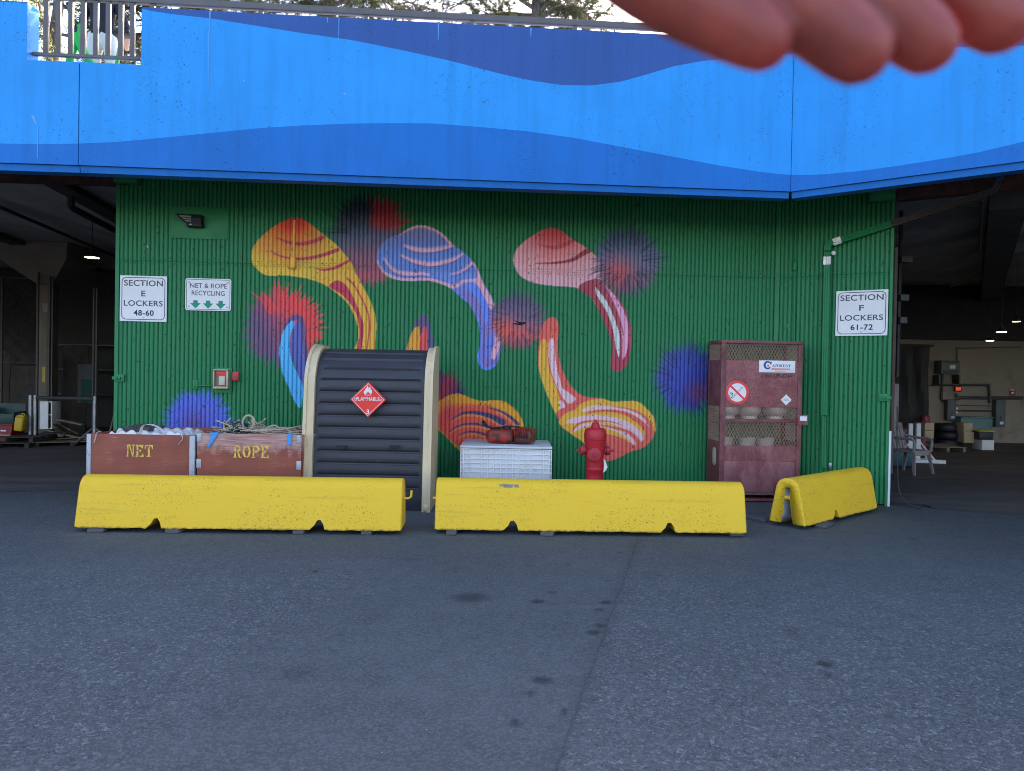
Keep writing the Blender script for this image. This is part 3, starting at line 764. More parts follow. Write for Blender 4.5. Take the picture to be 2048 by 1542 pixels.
def fascia(W, px0, px1, ext=None):
    """px0..px1 is the visible stretch; its z levels come from the painted wave lines."""
    cols = []
    xs = list(np.arange(px0, px1, 12.0)) + [px1]
    for extra in (52, 280):
        if px0 < extra < px1: xs += [extra - .01, extra + .01]
    xs.sort()
    for x in xs:
        zz = []
        for line in (low_px, high_px):
            y = np.interp(x, [p[0] for p in line], [p[1] for p in line]); u, z = W.uz(x, y); zz.append(z)
        u = W.uz(x, 300)[0]
        cols.append((u, min(zz[0], ZT - .02), min(zz[1], ZT - .012), ZN if 52 < x < 280 else ZT))
    if ext == 'l':
        u0 = cols[0][0]
        k = [( -a, 4.15 + .2 * math.sin(a * .8), min(5.68, 5.5 + .25 * math.sin(a * .6 + 1)), ZT) for a in np.arange(21, .2, -.4)]
        cols = [(u0 + a, b_, c_, d_) for a, b_, c_, d_ in k] + cols
    if ext == 'r':
        u0, l0, h0 = cols[-1][0], cols[-1][1], cols[-1][2]
        cols += [(u0 + a, l0 + .25 * math.sin(a * .9), h0 + .3 * math.sin(a * .7), ZT) for a in np.arange(.3, 7.2, .4)]
    mb = MB(); th = .22
    for (ua, la, ha, ta), (ub, lb_, hb_, tb) in zip(cols[:-1], cols[1:]):
        if ub - ua < .004: 
            if abs(ta - tb) > .1:         # the jamb of the notch
                mb.add([W.pt(ua, min(ta, tb), 0), W.pt(ua, max(ta, tb), 0), W.pt(ua, max(ta, tb), -th), W.pt(ua, min(ta, tb), -th)], [(0, 1, 2, 3)], 1)
            continue
        la, lb2 = min(la, ta), min(lb_, tb); h1, h2 = min(ha, ta), min(hb_, tb)
        for i, (a0, a1, b0, b1) in enumerate(((ZF, la, ZF, lb2), (la, h1, lb2, h2), (h1, ta, h2, tb))):
            if a1 - a0 < 1e-4 and b1 - b0 < 1e-4: continue
            mb.add([W.pt(ua, a0), W.pt(ub, b0), W.pt(ub, b1), W.pt(ua, a1)], [(0, 1, 2, 3)], i)
        mb.add([W.pt(ua, ta), W.pt(ub, tb), W.pt(ub, tb, -th), W.pt(ua, ta, -th)], [(0, 1, 2, 3)], 2 if ta > 5.5 else 1)
        mb.add([W.pt(ua, ZF, -th), W.pt(ub, ZF, -th), W.pt(ub, tb, -th), W.pt(ua, ta, -th)], [(0, 1, 2, 3)], 1)
        mb.add([W.pt(ua, ZF), W.pt(ub, ZF), W.pt(ub, ZF, -.03), W.pt(ua, ZF, -.03)], [(0, 1, 2, 3)], 0)
    ua, ub = cols[0][0], cols[-1][0]
    for u, t in ((ua, cols[0][3]), (ub, cols[-1][3])):
        mb.add([W.pt(u, ZF), W.pt(u, t), W.pt(u, t, -th), W.pt(u, ZF, -th)], [(0, 1, 2, 3)], 1)
    # drip edge under the panel
    vs = [W.pt(a, z, o) for a in (ua, ub) for z, o in ((ZF, -.03), (ZF - .075, -.045), (ZF - .075, -.2), (ZF, -.2))]
    mb.add(vs, [(0, 1, 5, 4), (1, 2, 6, 5), (2, 3, 7, 6)], 0)
    return mb
Wf0, Wf1, Wf2 = Wall(f0, f1), Wall(f1, fk), Wall(fk, fr)
mbs = [fascia(Wf0, -60, 156.4, 'l'), fascia(Wf1, 157.9, 1582.5), fascia(Wf2, 1583.5, 2150, 'r')]
# bird lime and rust runs on the middle panel
for px, y0, y1, w in ((420, 20, 60, 1.6), (418, 60, 178, 1.1), (678, 34, 82, .9), (877, 46, 80, 1.4), (1062, 56, 73, 1.4), (655, 34, 46, 1.3)):
    vs = []
    for x, y in ((px - w, y0), (px + w, y0), (px + .4 * w - .5, y1), (px - .4 * w - .5, y1)):
        u, z = Wf1.uz(x, y); vs.append(Wf1.pt(u, min(z, ZT - .003), .003))
    mbs[1].add(vs, [(0, 1, 2, 3)], 3)
for pts in ([(62, 232), (68, 230), (76, 250), (70, 248)], [(75, 250), (77, 250), (76, 318), (75, 318)]):
    vs = []
    for x, y in pts:
        u, z = Wf0.uz(x, y); vs.append(Wf0.pt(u, z, .003))
    mbs[0].add(vs, [(0, 1, 2, 3)], 3)
for px, py, s in ((690, 188, 4), (488, 162, 2), (700, 192, 2)):
    u, z = Wf1.uz(px, py); r_ = .006 * s
    mbs[1].add([Wf1.pt(u + r_ * math.cos(a) * random.uniform(.5, 1.2), z + r_ * math.sin(a) * random.uniform(.5, 1.2), .003) for a in np.arange(0, 6.2, .6)], [tuple(range(11))], 3)
for q in mbs: bpart('fascia_panel', q, FM)
# joint sealant behind the panel gaps
mb = MB()
for p, t in ((f1, Wf1.t), (fk, Wf1.t)):
    mb = MB(); q = p + Vector((-t.y * 0, .022, 0))
    mb.box(q.x - .05, q.x + .05, q.y, q.y + .1, ZF, 5.0 if p is f1 else ZT - .02)
    bpart('joint_sealant', mb, surf('dark_blue_joint', (.015, .16, .45), .8))
# deck slab
mb = MB()
outline = [(fl.x, fl.y + .22), (f1.x, f1.y + .22), (fk.x, fk.y + .24), (frr.x + .1, frr.y + .3), (42, frr.y + .3), (42, 46), (fl.x - 8, 46), (fl.x - 8, fl.y + .22)]
mb.prism(outline, 4.32, 4.72, 'z')
bpart('deck_slab', mb, M_SOFFIT)
# hall walls
M_BACK = surf('beige_wall_paint', (.25, .21, .165), .8, .12, .6, bumps=.15, bscale=20, wear=(.13, .11, .09), wear_amt=.3, wear_scale=1.5)
mb = MB(); mb.box(-8, 34, 20.6, 20.8, 0, 2.84); bpart('back_wall', mb, M_BACK)
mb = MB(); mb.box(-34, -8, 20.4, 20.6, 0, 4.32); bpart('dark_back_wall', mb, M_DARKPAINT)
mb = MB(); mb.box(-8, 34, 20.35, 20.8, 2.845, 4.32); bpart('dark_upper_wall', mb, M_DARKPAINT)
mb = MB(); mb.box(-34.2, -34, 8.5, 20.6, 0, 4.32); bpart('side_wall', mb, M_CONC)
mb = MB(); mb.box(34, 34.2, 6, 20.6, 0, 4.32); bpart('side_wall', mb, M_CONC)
# timber partition behind the mural wall
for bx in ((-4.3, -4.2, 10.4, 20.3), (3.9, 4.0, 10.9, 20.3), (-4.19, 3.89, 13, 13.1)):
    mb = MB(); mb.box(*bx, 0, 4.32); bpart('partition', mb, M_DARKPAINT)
# beams and door-track rails under the slab
dl, dr = Vector((-.16, .987, 0)).normalized(), WR.n * -1
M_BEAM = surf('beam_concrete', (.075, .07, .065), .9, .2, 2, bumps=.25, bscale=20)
M_RUST = surf('red_brown_steel', (.085, .028, .022), .6, .3, 5, bumps=.2, wear=(.03, .012, .01), wear_amt=.4)
def beam(a, d, ln, w, h, mat_, name='ceiling_beam', ztop=4.318):
    mb = MB(); n = Vector((d.y, -d.x, 0)); a = Vector((a.x, a.y, 0))
    vs = [a + d * k + n * s for k in (0, ln) for s in (-w / 2, w / 2)]
    q = [Vector((p.x, p.y, z)) for z in (ztop - h, ztop) for p in vs]
    mb.add(q, [(0, 1, 3, 2), (4, 6, 7, 5), (0, 4, 5, 1), (2, 3, 7, 6), (0, 2, 6, 4), (1, 5, 7, 3)])
    return bpart(name, mb, mat_)
pb = at(1985, 395, 9.9)
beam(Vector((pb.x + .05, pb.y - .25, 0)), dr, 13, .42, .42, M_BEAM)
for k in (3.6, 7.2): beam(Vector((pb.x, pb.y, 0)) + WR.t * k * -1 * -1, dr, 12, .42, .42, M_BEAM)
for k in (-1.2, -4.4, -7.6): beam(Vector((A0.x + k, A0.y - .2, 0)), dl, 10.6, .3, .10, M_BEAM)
# door head rails
q = WL.pt(0.1, 0, -.02); beam(q, WL.t * -1, 12, .16, .17, M_RUST, 'door_track', WL.uz(250, 345)[1])
q = WR.pt(WR.len - .1, 0, -.02); beam(q, WR.t, 9, .16, .17, M_RUST, 'door_track', WR.uz(1770, 378)[1])
# hall floor
m_fl = surf('hall_floor', (.085, .075, .066), .75, .3, .9, bumps=.25, bscale=40, wear=(.14, .125, .11), wear_amt=.35, wear_scale=1.2, stretch=(.4, 1.6, 1), wear2=(.3, .3, .3), wear2_amt=.2, wear2_scale=26)
mb = MB()
out = [(fl.x, 9.0), (A0.x - 1.5, 9.35), (A0.x, A0.y + .05), (K0.x, K0.y + .05), (R0.x, R0.y + .05), (R0.x + 1.5, R0.y - .5), (20, 4), (34, 4), (34, 20.6), (fl.x, 20.6)]
mb.add([(x, y, .004) for x, y in out], [tuple(range(len(out)))])
tag(mb.build('hall_floor', m_fl), 'dusty brown grey concrete floor inside the dark open hall', kind='structure')
# ------------------------------------------------------------------ concrete barriers
M_YEL = None
def yellow_mat():
    m, nt, b = new_mat('yellow_painted_concrete')
    v = coords(nt)
    c = mix(nt, ramp(nt, noise(nt, v, 1.8, 5, .6), .3, .7), P(222, 192, 50), P(238, 208, 60))
    c = mix(nt, math_n(nt, 'MULTIPLY', ramp(nt, noise(nt, v, 7, 6, .7), .5, .75), .3), c, P(208, 166, 34))
    cl = ramp(nt, noise(nt, v, 2.6, 3, .5), .38, .66)
    pit = math_n(nt, 'MULTIPLY', ramp(nt, noise(nt, v, 62, 4, .62), .60, .65), cl)
    c = mix(nt, math_n(nt, 'MULTIPLY', pit, .85), c, (.06, .05, .02))
    vo = N(nt, 'ShaderNodeTexVoronoi', feature='DISTANCE_TO_EDGE', i_Scale=16.0)
    wv = N(nt, 'ShaderNodeVectorMath', operation='MULTIPLY_ADD'); wv.inputs[1].default_value = (.14, .14, .14)
    nz = N(nt, 'ShaderNodeTexNoise', i_Scale=9.0); L(nt, v, nz.inputs['Vector']); L(nt, nz.outputs['Color'], wv.inputs[0]); L(nt, v, wv.inputs[2]); L(nt, wv.outputs[0], vo.inputs['Vector'])
    crack = math_n(nt, 'MULTIPLY', ramp(nt, vo.outputs[0], .0, .022, (1, 1, 1, 1), (0, 0, 0, 1)), ramp(nt, noise(nt, v, 3.2, 2, .5), .52, .66))
    c = mix(nt, math_n(nt, 'MULTIPLY', crack, .5), c, (.09, .075, .02))
    sep = N(nt, 'ShaderNodeSeparateXYZ'); L(nt, v, sep.inputs[0])
    low = ramp(nt, math_n(nt, 'ADD', sep.outputs[2], math_n(nt, 'MULTIPLY', noise(nt, v, 22, 5, .7), .05)), .022, .045, (1, 1, 1, 1), (0, 0, 0, 1))
    c = mix(nt, low, c, (.03, .028, .02))                      # chipped and grimed bottom arris
    ch = ramp(nt, noise(nt, v, 6.5, 8, .72), .735, .75)
    c = mix(nt, math_n(nt, 'MULTIPLY', ch, .8), c, (.22, .21, .19))
    rub = math_n(nt, 'MULTIPLY', ramp(nt, noise(nt, coords(nt, (.35, 1, 6)), 3.0, 5, .6), .60, .78), .28)
    c = mix(nt, rub, c, (.10, .09, .05))
    sc = ramp(nt, noise(nt, coords(nt, (3, 3, .8)), 4.2, 3, .5), .755, .765)
    c = mix(nt, math_n(nt, 'MULTIPLY', sc, .6), c, (.62, .6, .5))
    L(nt, c, b.inputs['Base Color']); b.inputs['Roughness'].default_value = .62; b.inputs['Specular IOR Level'].default_value = .3
    h = math_n(nt, 'ADD', noise(nt, v, 30, 6, .65), math_n(nt, 'MULTIPLY', noise(nt, v, 4, 3), 1.5))
    bump(nt, b, h, .35, .01)
    return m
M_YEL = yellow_mat()
M_RAWC = surf('raw_concrete', (.26, .255, .25), .85, .2, 8, bumps=.4, bscale=40)
def barrier(pa, pb, notches, label, slot=False, width=.44, chips=()):
    """pa, pb: front bottom corners (left, right). notches: pixel x of each drain opening."""
    a, b_ = Vector((pa.x, pa.y, 0)), Vector((pb.x, pb.y, 0))
    t = (b_ - a).normalized(); ln = (b_ - a).length; ang = math.atan2(t.y, t.x); nb = Vector((-t.y, t.x, 0))
    org = (a + b_) / 2 + nb * (width / 2)
    hw, H, ht = width / 2, .50, .105
    def sect(zb):
        rgt = [(hw, 0), (hw - .004, .035), (ht + .03, .40)] 
        for k in range(6):
            th = R(12 + 78 * k / 5); rgt.append(((ht + .025) * math.cos(th) * 1.0, .40 + (H - .40) * math.sin(th)))
        prof = rgt[:-1] + [(0, H)] + [(-p[0], p[1]) for p in reversed(rgt[:-1])]
        out = []
        for yy, z in prof:
            if z < zb: 
                yy = math.copysign(np.interp(zb, [0, .035, .40], [hw, hw - .004, ht + .03]), yy); z = zb
            out.append((yy, z))
        return out
    rr = random.Random(label)
    xs = set(np.linspace(-ln / 2, ln / 2, 46))
    nx = []
    for px in notches:
        d = ray(px, 1050); k = (a - CAM).dot(nb) / d.dot(nb); q = CAM + d * k
        x0 = (q - org).dot(t); nx.append(x0)
        xs |= {x0 - .085, x0 - .08, x0 - .04, x0 - .015, x0 + .02, x0 + .05, x0 + .062, x0 + .066}
    xs = sorted(xs); st = []
    for x in xs:
        zb = max(0, rr.uniform(-.006, .009))
        for x0 in nx:
            zb = max(zb, np.interp(x - x0, [-.085, -.08, -.04, -.015, .02, .05, .062, .066], [0, .012, .05, .098, .102, .06, .012, 0]))
        if abs(abs(x) - ln / 2) < .05: zb = max(zb, rr.uniform(.0, .02))
        st.append((x, sect(zb)))
    mb = MB(); n = len(st[0][1]); vs = []
    e = .010
    for i, (x, s_) in enumerate(st):
        k = 1.0
        vs += [(x, y * k, z) for y, z in s_]
    def cap(x, s_, sgn):                 # rounded arris at the ends
        return [(x + sgn * e, y * (1 - e / hw * 1.2), (z if z < .03 else .02 + (z - .02) * .965)) for y, z in s_]
    vs = cap(st[0][0], st[0][1], 0) + [(x + (e if i == 0 else -e if i == len(st) - 1 else 0), y, z) for i, (x, s_) in enumerate(st) for y, z in s_] + cap(st[-1][0], st[-1][1], 0)
    rows = len(st) + 2
    fs = []
    for i in range(rows - 1):
        for j in range(n):
            fs.append((i * n + j, i * n + (j + 1) % n, (i + 1) * n + (j + 1) % n, (i + 1) * n + j))
    fs += [tuple(range(n)), tuple(reversed(range((rows - 1) * n, rows * n)))]
    mb.add(vs, fs, 0, True)
    root = thing('concrete_barrier', label, 'barrier', (org.x, org.y, .04), ang, 'yellow concrete barriers along the wall')
    body = mb.build('barrier_body', [M_YEL, M_RAWC], root)
    if slot:
        cut = MB()
        cut.prism([(-.028, .40), (.028, .40), (.028, .305), (-.028, .305)], -ln / 2 - .1, -ln / 2 + .20, 'x')
        cut.prism([(-.03, .27), (.03, .27), (.045, .12), (.075, -.05), (-.085, -.05), (-.05, .12)], -ln / 2 - .1, -ln / 2 + .28, 'x')
        co = cut.build('cutter', M_RAWC); co.matrix_world = Matrix.Translation(root.location) @ Matrix.Rotation(ang, 4, 'Z')
        md = body.modifiers.new('slot', 'BOOLEAN'); md.object = co; md.operation = 'DIFFERENCE'; md.solver = 'EXACT'
        bpy.context.view_layer.update()
        dg = bpy.context.evaluated_depsgraph_get()
        me = bpy.data.meshes.new_from_object(body.evaluated_get(dg))
        body.modifiers.clear(); body.data = me
        bpy.data.objects.remove(co)
    return root, ln
B = []
for args in (((147, 1056), (802, 1063), (309, 636), 'long yellow concrete barrier in front of the wooden net and rope bins'),
             ((869, 1060), (1494, 1068), (1024, 1339), 'long yellow concrete barrier before the hydrant, with a grey chip on top')):
    B.append(barrier(gp(*args[0], .04), gp(*args[1], .04), args[2], args[3]))
b3a, b3c = gp(1610, 1054, .04), gp(1755, 1017, .04)
B.append(barrier(b3a, b3c, (1673,), 'short yellow concrete barrier turned at an angle, with an open slot in its end', True, .42))
M_YSTEEL = surf('yellow_painted_steel', P(215, 190, 60), .5, .15, 20, bumps=.2)
r1, l1 = B[0]; mb = MB(); mb.tube([(l1 / 2 - .02, -.03, .30), (l1 / 2 + .05, -.03, .30), (l1 / 2 + .075, -.03, .315), (l1 / 2 + .08, -.03, .38)], .012); mb.build('lifting_hook', M_YSTEEL, r1)
r2, l2 = B[1]; mb = MB(); mb.tube([(-l2 / 2 + .02, -.02, .29), (-l2 / 2 - .035, -.02, .29)], .014); mb.build('lifting_hook', M_YSTEEL, r2)
# grey chip on the top edge of the second barrier
mb = MB(); x0 = (gp(1000, 968, .5).x - r2.location.x) + .02
for dx, w, h in ((0, .07, .02), (.07, .075, .045), (.14, .05, .028), (.03, .04, .05)):
    mb.prism([(x0 + dx - w / 2, .455), (x0 + dx + w / 2, .458), (x0 + dx + w * .42, .46 - h), (x0 + dx - w * .2, .462 - h * 1.3)], -.1265, -.1235)
mb.build('chipped_patch', M_RAWC, r2)
M_SHIM = surf('weathered_timber', (.10, .095, .09), .85, .3, 6, bumps=.5, bscale=60, stretch=(1, 6, 6))
for i, (px, py, w, dpt, rz, lab) in enumerate(((190, 1066, .15, .34, .15, 'thin grey timber block under the left end of the barrier by the net bin'), (343, 1067, .14, .36, -.08, 'grey timber block right of the first drain notch under the net bin barrier'),
                                            (596, 1069, .11, .30, .05, 'grey timber block under the barrier by the shed, left of its second drain notch'), (732, 1070, .10, .30, 0, 'small timber block under the right end of the barrier before the shed'),
                                            (902, 1071, .10, .34, 0, 'timber block under the left end of the hydrant barrier'), (1093, 1073, .13, .36, -.2, 'grey timber block under the middle of the hydrant barrier'),
                                            (1474, 1073, .14, .32, .1, 'timber block under the right end of the hydrant barrier'), (1537, 1044, .13, .28, .6, 'timber block poking out behind the slotted end of the short barrier'),
                                            (1640, 1056, .12, .26, -.7, 'timber block under the near front corner of the short barrier'))):
    p = gp(px, py, .0)
    mb = MB(); mb.bevbox(-w / 2, w / 2, 0, dpt, 0, .038, .006)
    o = mb.build('timber_block', M_SHIM, None, (p.x, p.y, 0.001), rz)
    tag(o, lab, 'wood block', 'timber blocks under the barriers')

# ------------------------------------------------------------------ wooden bins
def wood_mat(name, light):
    m, nt, b = new_mat(name)
    v = coords(nt, (1, 1, 1)); vx = coords(nt, (1.2, 1.2, 22)); vf = coords(nt, (2.5, 2.5, 60))
    c = mix(nt, ramp(nt, noise(nt, v, 2.2, 5, .6), .3, .7), P(112, 62, 52), P(140, 80, 64))
    c = mix(nt, math_n(nt, 'MULTIPLY', ramp(nt, noise(nt, vx, 1.6, 6, .6), .4, .7), .35), c, P(98, 50, 42))
    w = math_n(nt, 'MULTIPLY', ramp(nt, noise(nt, vf, 1.8, 5, .6), .60, .68), ramp(nt, noise(nt, v, 2.4, 4, .6), .44, .66))
    c = mix(nt, math_n(nt, 'MULTIPLY', w, .75), c, P(185, 165, 165))
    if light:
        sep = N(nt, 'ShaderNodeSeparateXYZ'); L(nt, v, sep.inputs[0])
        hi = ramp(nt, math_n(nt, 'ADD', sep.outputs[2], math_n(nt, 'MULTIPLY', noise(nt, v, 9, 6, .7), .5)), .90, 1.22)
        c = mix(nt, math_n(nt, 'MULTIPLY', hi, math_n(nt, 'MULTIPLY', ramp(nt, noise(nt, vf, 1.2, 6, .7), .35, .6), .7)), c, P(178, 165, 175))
    L(nt, c, b.inputs['Base Color']); b.inputs['Roughness'].default_value = .72
    bump(nt, b, noise(nt, vf, 2, 4), .25, .003)
    return m
M_WOODA, M_WOODB = wood_mat('brown_stained_plywood', False), wood_mat('scuffed_stained_plywood', True)
M_ZINC = surf('dull_zinc', P(150, 162, 185), .5, .2, 14, metal=.25, bumps=.15, wear=P(90, 95, 110), wear_amt=.3, wear_scale=14)
M_DARKW = surf('dark_wood', (.03, .022, .02), .85, .2)
M_STENCIL = surf('worn_yellow_stencil', P(205, 185, 85), .7, .15, 8, wear=P(140, 92, 62), wear_amt=.36, wear_scale=26, bumps=.1)
BF = 8.50
def bin_box(pxl, pxr, ytop, label, wood, strips):
    xl, xr = at(pxl, 905, BF).x, at(pxr, 905, BF).x
    zt = at((pxl + pxr) / 2, ytop, BF).z
    w, d, th = xr - xl, 1.05, .02
    root = thing('wooden_bin', label, 'bin', ((xl + xr) / 2, BF, 0), 0, 'wooden recycling bins')
    for n_, bx in (('front_panel', (-w / 2, w / 2, 0, th)), ('back_panel', (-w / 2, w / 2, d - th, d))):
        mb = MB(); mb.bevbox(*bx, .02, zt - (0 if n_[0] == 'f' else -.012), .004); mb.build(n_, wood, root)
    for s in (-1, 1):
        mb = MB(); mb.bevbox(s * w / 2 - (th if s > 0 else -.0005), s * w / 2 + (-.0005 if s > 0 else th), th + .001, d - th - .001, .02, zt - .004, .004); mb.build('side_panel', wood, root)
    mb = MB(); mb.box(-w / 2 + th + .002, w / 2 - th - .002, th + .002, d - th - .002, .03, .06); mb.build('bottom_board', M_DARKW, root)
    for x0, x1, z0, z1 in strips(w, zt):
        mb = MB(); mb.bevbox(x0, x1, -.005, .0, z0, z1, .002)
        if z1 - z0 > .3: mb.bevbox(x0 if x0 < 0 else x1 - .004, x0 + .004 if x0 < 0 else x1, -.004, .06, z0, z1, .001)
        mb.build('corner_angle', M_ZINC, root)
    return root, w, zt
net, wn_, zn = bin_box(174, 389, 869, 'brown wooden bin stencilled NET with white bags showing over its rim', M_WOODA, lambda w, z: ((-w / 2 - .004, -w / 2 + .045, .02, z - .004), (w / 2 - .058, w / 2 + .004, .02, z - .004)))
rope, wr_, zr = bin_box(394, 602, 868, 'brown scuffed wooden bin stencilled ROPE heaped with old rope', M_WOODB, lambda w, z: ((-w / 2 - .004, -w / 2 + .05, z - .10, z - .002), (w / 2 - .05, w / 2 + .004, z - .10, z - .002), (-w / 2 - .004, -w / 2 + .05, z - .40, z - .30), (w / 2 - .05, w / 2 + .004, z - .40, z - .30)))
# slab-serif stencil letters, unit boxes
STEN = {
 'N': [[(0, .9), (.26, .9), (.26, 1), (0, 1)], [(.10, .1), (.24, .1), (.24, .88), (.10, .88)], [(0, 0), (.34, 0), (.34, .09), (0, .09)], [(.28, 1), (.46, 1), (.64, .52), (.55, .40)], [(.57, .36), (.66, .46), (.90, 0), (.76, 0)], [(.66, .91), (1, .91), (1, 1), (.66, 1)], [(.78, .30), (.90, .16), (.90, .89), (.78, .89)]],
 'E': [[(.12, .55), (.34, .55), (.34, .9), (.12, .9)], [(.12, .1), (.34, .1), (.34, .47), (.12, .47)], [(0, .91), (.34, .91), (.34, 1), (0, 1)], [(0, 0), (.34, 0), (.34, .09), (0, .09)], [(.42, .9), (.9, .68), (.96, 1), (.42, 1)], [(.42, 0), (1, 0), (.93, .34), (.8, .1), (.42, .1)], [(.42, .45), (.6, .45), (.66, .33), (.7, .68), (.6, .56), (.42, .56)]],
 'T': [[(.38, .1), (.62, .1), (.62, .86), (.38, .86)], [(.22, 0), (.78, 0), (.78, .09), (.22, .09)], [(0, .65), (.10, .65), (.16, .88), (.46, .88), (.46, 1), (0, 1)], [(.54, 1), (.54, .88), (.84, .88), (.90, .65), (1, .65), (1, 1)]],
 'R': [[(.10, .1), (.30, .1), (.30, .9), (.10, .9)], [(0, .91), (.34, .91), (.34, 1), (0, 1)], [(0, 0), (.40, 0), (.40, .09), (0, .09)], [(.38, .9), (.60, .88), (.66, .74), (.58, .6), (.38, .56), (.38, .46), (.62, .49), (.86, .6), (.88, .8), (.78, .95), (.6, 1), (.38, 1)], [(.46, .42), (.66, .45), (.84, .08), (1, .07), (1, 0), (.68, 0)]],
 'O': [[(.46, 1), (.22, .93), (.03, .7), (0, .5), (.03, .3), (.22, .07), (.46, 0), (.46, .1), (.32, .2), (.25, .5), (.32, .8), (.46, .9)], [(.54, 1), (.54, .9), (.68, .8), (.75, .5), (.68, .2), (.54, .1), (.54, 0), (.78, .07), (.97, .3), (1, .5), (.97, .7), (.78, .93)]],
 'P': [[(.12, .1), (.34, .1), (.34, .9), (.12, .9)], [(0, .91), (.38, .91), (.38, 1), (0, 1)], [(0, 0), (.46, 0), (.46, .09), (0, .09)], [(.42, .9), (.66, .87), (.72, .73), (.64, .58), (.42, .53), (.42, .43), (.70, .46), (.96, .6), (.98, .8), (.84, .95), (.64, 1), (.42, 1)]]}
def stencil(root, word, px0, px1, py0, py1):
    p0, p1 = at(px0, py1, BF), at(px1, py0, BF); x0, x1 = p0.x - root.location.x, p1.x - root.location.x
    z0, z1 = p0.z, p1.z; n = len(word); pitch = (x1 - x0) / (n - .06)
    mb = MB()
    for i, ch in enumerate(word):
        for poly in STEN[ch]:
            mb.prism([(x0 + pitch * i + a * pitch * .88, z0 + b_ * (z1 - z0)) for a, b_ in poly], -.0025, .0)
    mb.build('stencilled_lettering', M_STENCIL, root)
stencil(net, 'NET', 253, 307, 890, 913); stencil(rope, 'ROPE', 467, 539, 892, 915)
# white net bags in the net bin
M_BAG = surf('white_woven_bag', P(190, 200, 220), .75, .12, 6, bumps=.4, bscale=30, wear=P(120, 130, 150), wear_amt=.25)
M_GREYBAG = surf('grey_brown_bag', (.06, .05, .048), .8, .2, 6, bumps=.4)
def crumple(x0, x1, y0, y1, zb, amp, seed, nx=40, ny=20):
    g = np.random.default_rng(seed); ph = g.random((6, 3)) * 6.28; fr = g.uniform(5, 30, (6, 2))
    mb = MB(); vs = []
    for j in range(ny + 1):
        for i in range(nx + 1):
            u, v = i / nx, j / ny; x, y = x0 + (x1 - x0) * u, y0 + (y1 - y0) * v
            z = sum(abs(math.sin(fr[k, 0] * x + fr[k, 1] * y + ph[k, 0])) / (1 + k * .5) for k in range(6)) / 3 * amp
            edge = min(1, 6 * min(u, 1 - u, v * 1.3 + .1, (1 - v)))
            vs.append((x, y, zb + z * edge - .10 * (1 - edge)))
    fs = [(j * (nx + 1) + i, j * (nx + 1) + i + 1, (j + 1) * (nx + 1) + i + 1, (j + 1) * (nx + 1) + i) for j in range(ny) for i in range(nx)]
    return mb.add(vs, fs, 0, True)
bag = crumple(-.56, .58, .03, .8, .81, .095, 3, 90, 40)
o = bag.build('bulk_bag', M_BAG, None, net.location); tag(o, 'crumpled white woven bags filling the net bin', 'bag')
def strap(mb, pts, w=.028, t=.003):
    c = catmull(pts, 8)
    for i in range(len(c) - 1):
        a, b_ = c[i], c[i + 1]
        for q in (a, b_): pass
        d = (b_ - a).normalized(); side_ = d.cross(Vector((.3, 1, .2))).normalized() * 0 + Vector((0, 1, 0)).cross(d)
        side_ = Vector((.25, .95, .1)) if abs(d.y) < .9 else Vector((1, 0, 0))
        side_ = (side_ - d * side_.dot(d)).normalized() * w / 2; nn = d.cross(side_).normalized() * t / 2
        mb.add([a - side_ - nn, a + side_ - nn, a + side_ + nn, a - side_ + nn, b_ - side_ - nn, b_ + side_ - nn, b_ + side_ + nn, b_ - side_ + nn],
               [(0, 1, 5, 4), (1, 2, 6, 5), (2, 3, 7, 6), (3, 0, 4, 7)], 0)
mb = MB()
strap(mb, [(-.04, .06, .84), (-.01, .06, .945), (.07, .08, .965), (.17, .08, .93), (.26, .04, .86)], .04)
mb.build('lifting_loop', M_BAG, o)
mb = MB()
strap(mb, [(-.48, .04, .88), (-.50, -.012, .865), (-.515, -.014, .80), (-.53, -.014, .75)], .012)
mb.build('tie_cord', M_BAG, o)
mb = MB()
strap(mb, [(.46, .04, .88), (.47, -.012, .86), (.485, -.014, .815), (.44, -.016, .75)], .014)
mb.build('tie_cord', M_BAG, o)
mb = crumple(-.36, .10, .2, .7, .845, .10, 9, 20, 12); o = mb.build('dark_sack', M_GREYBAG, None, (net.location.x - .05, net.location.y, 0)); tag(o, 'dark grey brown sack lying among the white bags in the net bin', 'sack')
# rope tangle in the rope bin
M_ROPE = surf('pale_old_rope', P(158, 156, 148), .85, .2, 30, bumps=.7, bscale=160, bdist=.006)
M_ROPE2 = surf('blue_green_net', (.035, .055, .075), .8, .4, 20, bumps=.6, bscale=120)
M_BLUEWEB = surf('blue_webbing', P(62, 138, 225), .6, .1, 20, bumps=.4, bscale=200)
rr = random.Random(5)
mb = MB()
def rope_run(c, spread, n, r, zmax):
    pts = []
    for k in range(n):
        pts.append((c[0] + rr.gauss(0, spread[0]), max(.06, c[1] + rr.gauss(0, spread[1])), min(zmax, c[2] + abs(rr.gauss(0, spread[2])))))
    return catmull(pts, 7)
for k in range(34): mb.tube(rope_run((-.16 + rr.gauss(0, .1), .28, zr - .05), (.13, .12, .075), 7, 0, zr + .21), rr.uniform(.006, .011), 6)
for k in range(16): mb.tube(rope_run((.25, .35, zr - .05), (.2, .15, .045), 7, 0, zr + .12), rr.uniform(.006, .010), 6)
mb.tube(catmull([(-.10, .2, zr + .0), (-.145, .18, zr + .10), (-.115, .18, zr + .185), (-.055, .18, zr + .2), (-.01, .18, zr + .15), (-.03, .19, zr + .06), (-.09, .2, zr + .01)], 8), .013, 8)
mb.tube(catmull([(.10, .2, zr), (.16, .2, zr + .07), (.22, .2, zr + .09), (.27, .22, zr + .06), (.27, .25, zr - .02)], 8), .009, 8)
